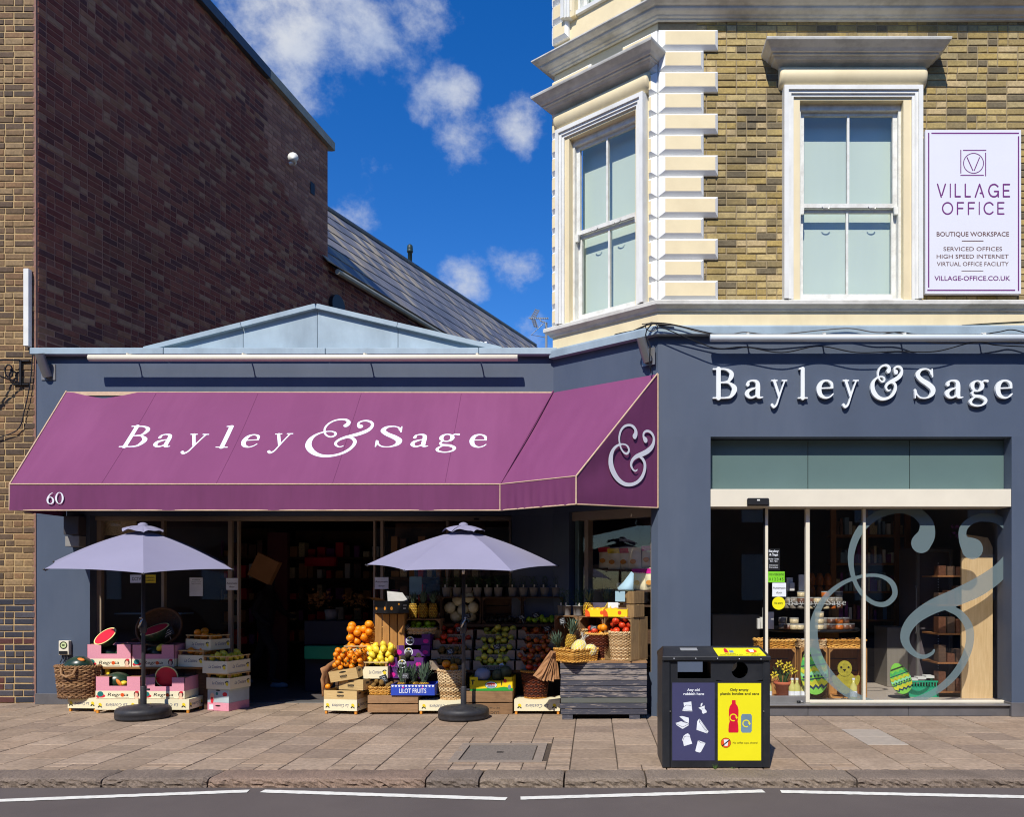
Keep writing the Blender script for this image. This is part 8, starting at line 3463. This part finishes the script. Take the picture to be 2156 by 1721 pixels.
for k in range(5):
    z = 1.0 + k * .42
    mb = MB()
    mb.box(xs_[0], xs_[-1], Ys + .05, Ys + .35, z, z + .03)
    part('shelf', mb, m_post, t, True)
    for q in range(16):
        a = xs_[0] + .06 + (xs_[-1] - xs_[0] - .1) * q / 16
        mb = MB()
        mb.box(a, a + irr.uniform(.03, .07), Ys + .06, Ys + .2, z + .031, z + .031 + irr.uniform(.12, .28))
        part('goods', mb, (m_wbox, m_brtub, m_gb, m_crated, m_purp, m_nut)[irr.randrange(6)], t, True)
mb = MB()
mb.box(WX(1868, 1.6), WX(1915, 1.6), 1.6, 2.1, .141, WZ(1322, 1.6), .004)
single('low_cabinet', mb, m_shade, 'low grey wooden cabinet in front of the brown shelves', 'cabinet')
mb = MB()
mb.box(WX(1500, 2.0), WX(1600, 2.0), 2.0, 2.5, .141, WZ(1295, 2.0), .004)
single('shop_counter', mb, m_shade, 'grey shop counter deep behind the automatic door', 'counter')

# ------------------------------------------------------------------ frosted ampersand and stickers on the glass
m_frost = FROST('frosted_film', C(112, 130, 134), .72)
sx_, sy_ = .3721 * 355 * 3.33 / AMP_W, .3721 * 462 * 2.44
Yk = GS - .004
pxm = (CAM_D + Yk) / FPX
ST_ = []
for si, a in enumerate(GL['&']):
    q = a.copy()
    tt = np.linspace(0, 1, len(a))
    kk = np.interp(tt, (0, .1, .2, .28, .5, .6, .72, 1), (1.5, 1.5, 1.5, 1.0, 1.0, .66, .72, 1)) if si == 0 else np.interp(tt, (0, .08, .35, .5, .68, .85, 1), (1.5, 1.5, 1.2, 1.5, 1.5, 1.2, 1.2))
    q[:, 0] = (1362.4 + .3721 * 915 + a[:, 0] * sx_ - 1250) * pxm
    q[:, 1] = EYE - (885.6 + .3721 * 500 + (1 - a[:, 1]) * sy_ - 1235) * pxm
    q[:, 2] = a[:, 2] * kk * 462 * 2.5 * .3721 * pxm
    ST_.append(q)
st = contour(ST_, .012, (WX(1704.5, Yk), ZB + .003, WX(2122, Yk), WZ(1068) - .006))
mb = MB()
mb.add([(x, Yk, z) for x, z in st[0]], st[1])
single('frosted_ampersand', mb, m_frost, 'huge frosted ampersand film on the right-hand window', 'window film')


def notice(label, px0, px1, py0, py1, Y, m, lines=(), ink_=None, cat='notice'):
    xa, xb, za, zb = WX(px0, Y), WX(px1, Y), WZ(py1, Y), WZ(py0, Y)
    t = thing('window_notice', label, cat, ((xa + xb) / 2, Y, za))
    mb = MB()
    mb.box(xa, xb, Y - .0012, Y, za, zb)
    part('sheet', mb, m, t, True)
    if lines:
        mb = MB()
        for (s, f, hh, wd) in lines:
            text_mb(mb, s, (xa + xb) / 2, za + (zb - za) * f, (zb - za) * hh, lambda a, b, k: (a, Y - .002, b), width=(xb - xa) * wd, bold=.01)
        part('lettering', mb, ink_ or m_ink, t, True, fix=False)
    return t


Yn = GS - .003
m_lime2 = M('lime_sticker', C(120, 200, 40), .5)
m_blkst = M('black_sticker', C(16, 18, 20), .5)
notice('black opening hours sticker with white print on the automatic door', 1616, 1642, 1156, 1202, Yn, m_blkst, (('Bayley', .84, .10, .8), ('& Sage', .68, .10, .7), ('Monday - Sunday', .5, .06, .8), ('8am - 9pm', .4, .06, .6), ('Delicatessen', .22, .05, .7), ('Fresh produce', .12, .05, .7)), m_pw)
notice('lime green hygiene rating sticker on the automatic door', 1617, 1652, 1204, 1227, Yn, m_lime2, (('FOOD HYGIENE RATING', .62, .2, .9), ('0 1 2 3 4 5', .16, .26, .86)), m_ink)
notice('white notice reading Automatic door on the right-hand door', 1626, 1655, 1228, 1257, Yn, m_pw, (('Automatic', .56, .16, .92), ('door', .22, .16, .45)))
mb = MB()
xd0, zd0 = WX(1639.5, Yn), WZ(1271, Yn)
mb.disc((xd0, zd0), .078, .078, Yn, 28)
t = single('round_sticker', mb, m_yel, 'round yellow sticker on the automatic door', 'sticker', base=(xd0, Yn, zd0 - .078))
mb = MB()
text_mb(mb, 'No entry', 0, .07, .022, lambda a, b, k: (a, -.0015, b), width=.10, bold=.02)
part('lettering', mb, m_ink, t, fix=False)
t = thing('etched_name', 'small pale shop name etched across the right-hand glass', 'window lettering', (WX(1715, Yn), Yn, WZ(1277, Yn)))
xq = 1659
for ch, wd in (('B', 11), ('a', 8), ('y', 9), ('l', 5), ('e', 8), ('y', 9), ('&', 13), ('S', 9), ('a', 8), ('g', 9), ('e', 8)):
    if not (1690 < xq < 1702):
        mb = MB()
        glyph_mb(mb, ch, WX(xq, Yn), WX(xq + wd, Yn), .075, lambda a, b, k: (a, Yn, WZ(1275, Yn) + b))
        part('letter', mb, m_lid_, t, True, fix=False)
    xq += wd + (2.4 if ch != 'y' else 3)

# ================================================================== behind the glass of the middle shop
Yn = GLY - .004
notice('security camera notice, half white half yellow, on the left pane', 274, 301, 1211, 1228, Yn, m_pw, (('CCTV', .3, .4, .7),))
notice('yellow half of the camera notice behind the parasol pole', 301.5, 328, 1211, 1228, Yn, m_lemonink, (('WARNING', .55, .2, .8), ('CAMERAS', .2, .2, .8)))
notice('white printed notice on the second pane', 399, 427, 1217, 1256, Yn, m_pw, (('ATTENTION', .86, .05, .6), ('please read', .74, .04, .7), ('this notice', .64, .04, .7)))
notice('white notice on the left door leaf', 476, 501, 1218, 1243, Yn - .03, m_pw, (('Automatic', .5, .14, .9), ('door', .2, .14, .45)))
notice('white notice reading Automatic door on the right door leaf', 789, 818, 1216, 1241, Yn - .03, m_pw, (('Automatic', .55, .14, .92), ('door', .2, .14, .45)))
notice('plain pale blue sheet on the pane right of the doorway', 862, 888, 1215, 1253, Yn, M('pale_blue_sheet', C(140, 176, 180), .6))
mb = MB()
mb.box(WX(218, 1.25), WX(286, 1.25), 1.25, 1.27, WZ(1128, 1.25), WZ(1092, 1.25))
single('roller_blind', mb, m_nut, 'half-lowered pale roller blind at the top of the left pane', 'blind')
mb = MB()
mb.box(WX(250, 1.5), WX(392, 1.5), 1.4, 1.7, WZ(1294, 1.5), WZ(1291, 1.5))
mb.box(WX(300, 1.5), WX(304, 1.5), 1.5, 1.54, 0, WZ(1294, 1.5))
single('window_ledge', mb, m_gb, 'pale glass ledge inside the left pane', 'ledge')
# shelves of goods
for k, (p0, p1, Ysh, lab) in enumerate(((606, 800, 4.2, 'deep shelves of packets and baskets at the back of the open doorway'), (380, 555, 3.6, 'dark shelves seen through the left panes'), (820, 1010, 2.6, 'dark shelves seen through the panes right of the doorway'))):
    xa, xb = WX(p0, Ysh), WX(p1, Ysh)
    t = thing('shop_shelves', lab, 'shelves', ((xa + xb) / 2, Ysh, 0))
    for q in range(5):
        z = .55 + q * .36
        mb = MB()
        mb.box(xa, xb, Ysh, Ysh + .4, z, z + .03)
        part('shelf', mb, m_crated, t, True)
        n = 10
        for i in range(n):
            a = xa + (xb - xa) * (i + .1) / n
            mb = MB()
            mb.box(a, a + (xb - xa) / n * irr.uniform(.5, .9), Ysh + .03, Ysh + .25, z + .031, z + .031 + irr.uniform(.08, .26), .005)
            part('goods', mb, (m_kraft, m_wbox, m_brtub, m_nut, m_board, m_redink, m_purp)[irr.randrange(7)], t, True)
    mb = MB()
    mb.box(xa - .02, xb + .02, Ysh + .41, Ysh + .44, 0, 2.5)
    part('back', mb, m_crated, t, True)
mb = MB()
mb.box(WX(640, 4.0), WX(706, 4.0), 4.0, 4.15, WZ(1193, 4.0), WZ(1173, 4.0), .02)
single('red_goods', mb, m_red, 'bright red parcel on the top shelf deep in the doorway', 'parcel')
mb = MB()
mb.box(WX(563, 3.4), WX(605, 3.4), 3.4, 3.5, 0, WZ(1122, 3.4))
single('maroon_column', mb, M('maroon_paint', C(96, 46, 52), .7), 'maroon column standing inside the doorway', 'column')
mb = MB()
mb.box(-.17, .17, 0, .12, -.18, .18)
c, s = math.cos(.45), math.sin(.45)
mb.v = [(WX(554, 2.2) + a * c + z * s, 2.2 + y, WZ(1198, 2.2) + z * c - a * s) for a, y, z in mb.v]
single('brown_paper_carrier', mb, m_kraft, 'brown paper carrier tilted in the dark doorway', 'paper bag')
for k, (p0, p1, y0, y1, yy, m, lab) in enumerate(((640, 722, 1389, 1361, 2.0, m_gcr, 'teal plastic crate low in the doorway'), (640, 800, 1359, 1308, 2.1, M('navy_counter', C(34, 36, 52), .7), 'dark blue counter front behind the citrus heap'))):
    mb = MB()
    mb.box(WX(p0, yy), WX(p1, yy), yy, yy + .4, WZ(y0, yy), WZ(y1, yy), .01)
    if k:
        mb.box(WX(p0, yy), WX(p1, yy), yy + .05, yy + .4, 0, WZ(y0, yy) - .2)
    single('stock_crate', mb, m, lab, 'crate')
mb = MB()
mb.smooth = True
mb.lathe([(0, 0), (.085, 0), (.1, .15), (0, .15)], 16, (WX(698, 2.3), 2.3, WZ(1306, 2.3)))
single('flower_bucket', mb, m_pot, 'pale flower bucket on the dark blue counter', 'bucket')
for k, px in enumerate((664, 680, 740, 762)):
    mb = MB()
    rr = random.Random(k)
    c = Vector((WX(px, 2.5), 2.5, WZ(1262, 2.5)))
    for q in range(50):
        p = c + Vector((rr.gauss(0, .07), rr.gauss(0, .05), rr.gauss(0, .07)))
        mb.poly([p + Vector((rr.uniform(-.03, .03), rr.uniform(-.02, .02), rr.uniform(-.03, .03))) for _ in range(4)])
    single('dried_flowers', mb, m_kraft if k < 2 else m_board, 'bunch of dried flowers in the doorway, %s from the left' % ('first', 'second', 'third', 'fourth')[k], 'flowers', group='dried flowers on the counter')

# shopper walking out of the light, dark clothes, pale-soled trainers
SPx, SPy = WX(556, 2.7), 2.7
J = {'pel': (0, 0, .93, .13), 'ches': (.05, 0, 1.28, .16), 'neck': (.07, 0, 1.47, .06), 'hd': (.09, 0, 1.56, .075), 'hd2': (.10, 0, 1.68, .085), 'kl': (.20, -.09, .53, .07), 'al': (.16, -.09, .12, .045), 'tl': (.32, -.10, .06, .04),
     'kr': (-.10, .09, .52, .07), 'ar': (-.36, .09, .22, .045), 'tr': (-.30, .10, .10, .04), 'hl': (.02, -.09, .88, .1), 'hr': (0, .09, .88, .1), 'sl': (.04, -.19, 1.40, .065), 'el': (-.06, -.24, 1.14, .05), 'wl': (.12, -.24, .98, .038),
     'sr': (.06, .19, 1.40, .065), 'er': (.16, .24, 1.15, .05), 'wr': (.32, .22, 1.06, .038), 'fl': (.2, -.24, .95, .03), 'fr': (.40, .21, 1.06, .03)}
E = [('pel', 'ches'), ('ches', 'neck'), ('neck', 'hd'), ('hd', 'hd2'), ('pel', 'hl'), ('hl', 'kl'), ('kl', 'al'), ('al', 'tl'), ('pel', 'hr'), ('hr', 'kr'), ('kr', 'ar'), ('ar', 'tr'), ('ches', 'sl'), ('sl', 'el'), ('el', 'wl'), ('wl', 'fl'),
     ('ches', 'sr'), ('sr', 'er'), ('er', 'wr'), ('wr', 'fr')]
ks = list(J)
me = bpy.data.meshes.new('person')
me.from_pydata([J[k][:3] for k in ks], [(ks.index(a), ks.index(b)) for a, b in E], [])
me.materials.append(M('dark_clothes', C(34, 32, 40), .85, .1))
o = put('person', me, None, (SPx, SPy, 0))
sk = o.modifiers.new('skin', 'SKIN')
for i, k in enumerate(ks):
    v = me.skin_vertices[0].data[i]
    v.radius = (J[k][3],) * 2
    v.use_root = k == 'pel'
o.modifiers.new('round', 'SUBSURF').render_levels = 2
tag(o, 'person in dark clothes and trainers walking inside the dim doorway', 'person')
for k in ('tl', 'tr'):
    mb = MB()
    mb.smooth = True
    a = J[k]
    mb.lathe([(0, 0), (.05, 0), (.055, .03), (.045, .07), (0, .085)], 14)
    mb.v = [(a[0] - .05 + x * 2.5, a[1] + y * .9, a[2] - .055 + z) for x, y, z in mb.v]
    part('shoe', mb, m_gb, o)

# snack bags in the canted window
for k, (u, o_, z, m) in enumerate(((.60, -.30, 1.76, m_redink), (.76, -.28, 1.74, m_lemonink), (.92, -.30, 1.74, m_redink), (1.08, -.28, 1.74, m_carton), (1.26, -.30, 1.76, m_mag), (1.16, -.24, 1.48, m_mag), (1.34, -.24, 1.48, m_mag), (.9, -.28, 1.3, m_carton))):
    a, b = at_cant(u, o_)
    t = thing('snack_bag', 'standing snack bag with a printed heart of crisps in the canted window, place %s' % ('one', 'two', 'three', 'four', 'five', 'six', 'seven', 'eight')[k], 'snack bag', (a, b, z), caz, 'snack bags in the canted window')
    mb = MB()
    mb.smooth = True
    mb.grid(lambda p, q: ((p - .5) * .19 * (1 - .1 * q), -.045 * math.sin(math.pi * p) * math.sin(math.pi * min(1, q * 1.15)) ** .6, q * .27), 8, 8)
    mb.grid(lambda p, q: ((p - .5) * .19 * (1 - .1 * q), .045 * math.sin(math.pi * p), q * .27), 8, 2)
    part('bag', mb, m_carton, t, fix=False)
    mb = MB()
    mb.grid(lambda p, q: ((p - .5) * .18, -.048 * math.sin(math.pi * p) * math.sin(math.pi * min(1, (.72 + q * .27) * 1.15)) ** .6 - .002 if q < .5 else -.02, .2 + q * .06), 8, 2)
    part('coloured_top', mb, m, t, fix=False)
    mb = MB()
    mb.poly([(q[0], -.05, q[2]) for q in ell(0, .09, .045, .03, 0)])
    part('print', mb, m_foot, t, fix=False)
a, b = at_cant(.95, -.33)
t = thing('window_shelf', 'dark tiered shelf holding the snack bags in the canted window', 'shelf', (a, b, .5), caz)
for z, y in ((1.735, 0), (1.475, -.06), (1.295, -.02)):
    mb = MB()
    mb.box(-.5, .5, y - .1, y + .12, z - .5 - .02, z - .5)
    part('board', mb, m_crated, t)
mb = MB()
mb.box(-.5, .5, .13, .15, 0, 1.5)
part('back', mb, m_crated, t)
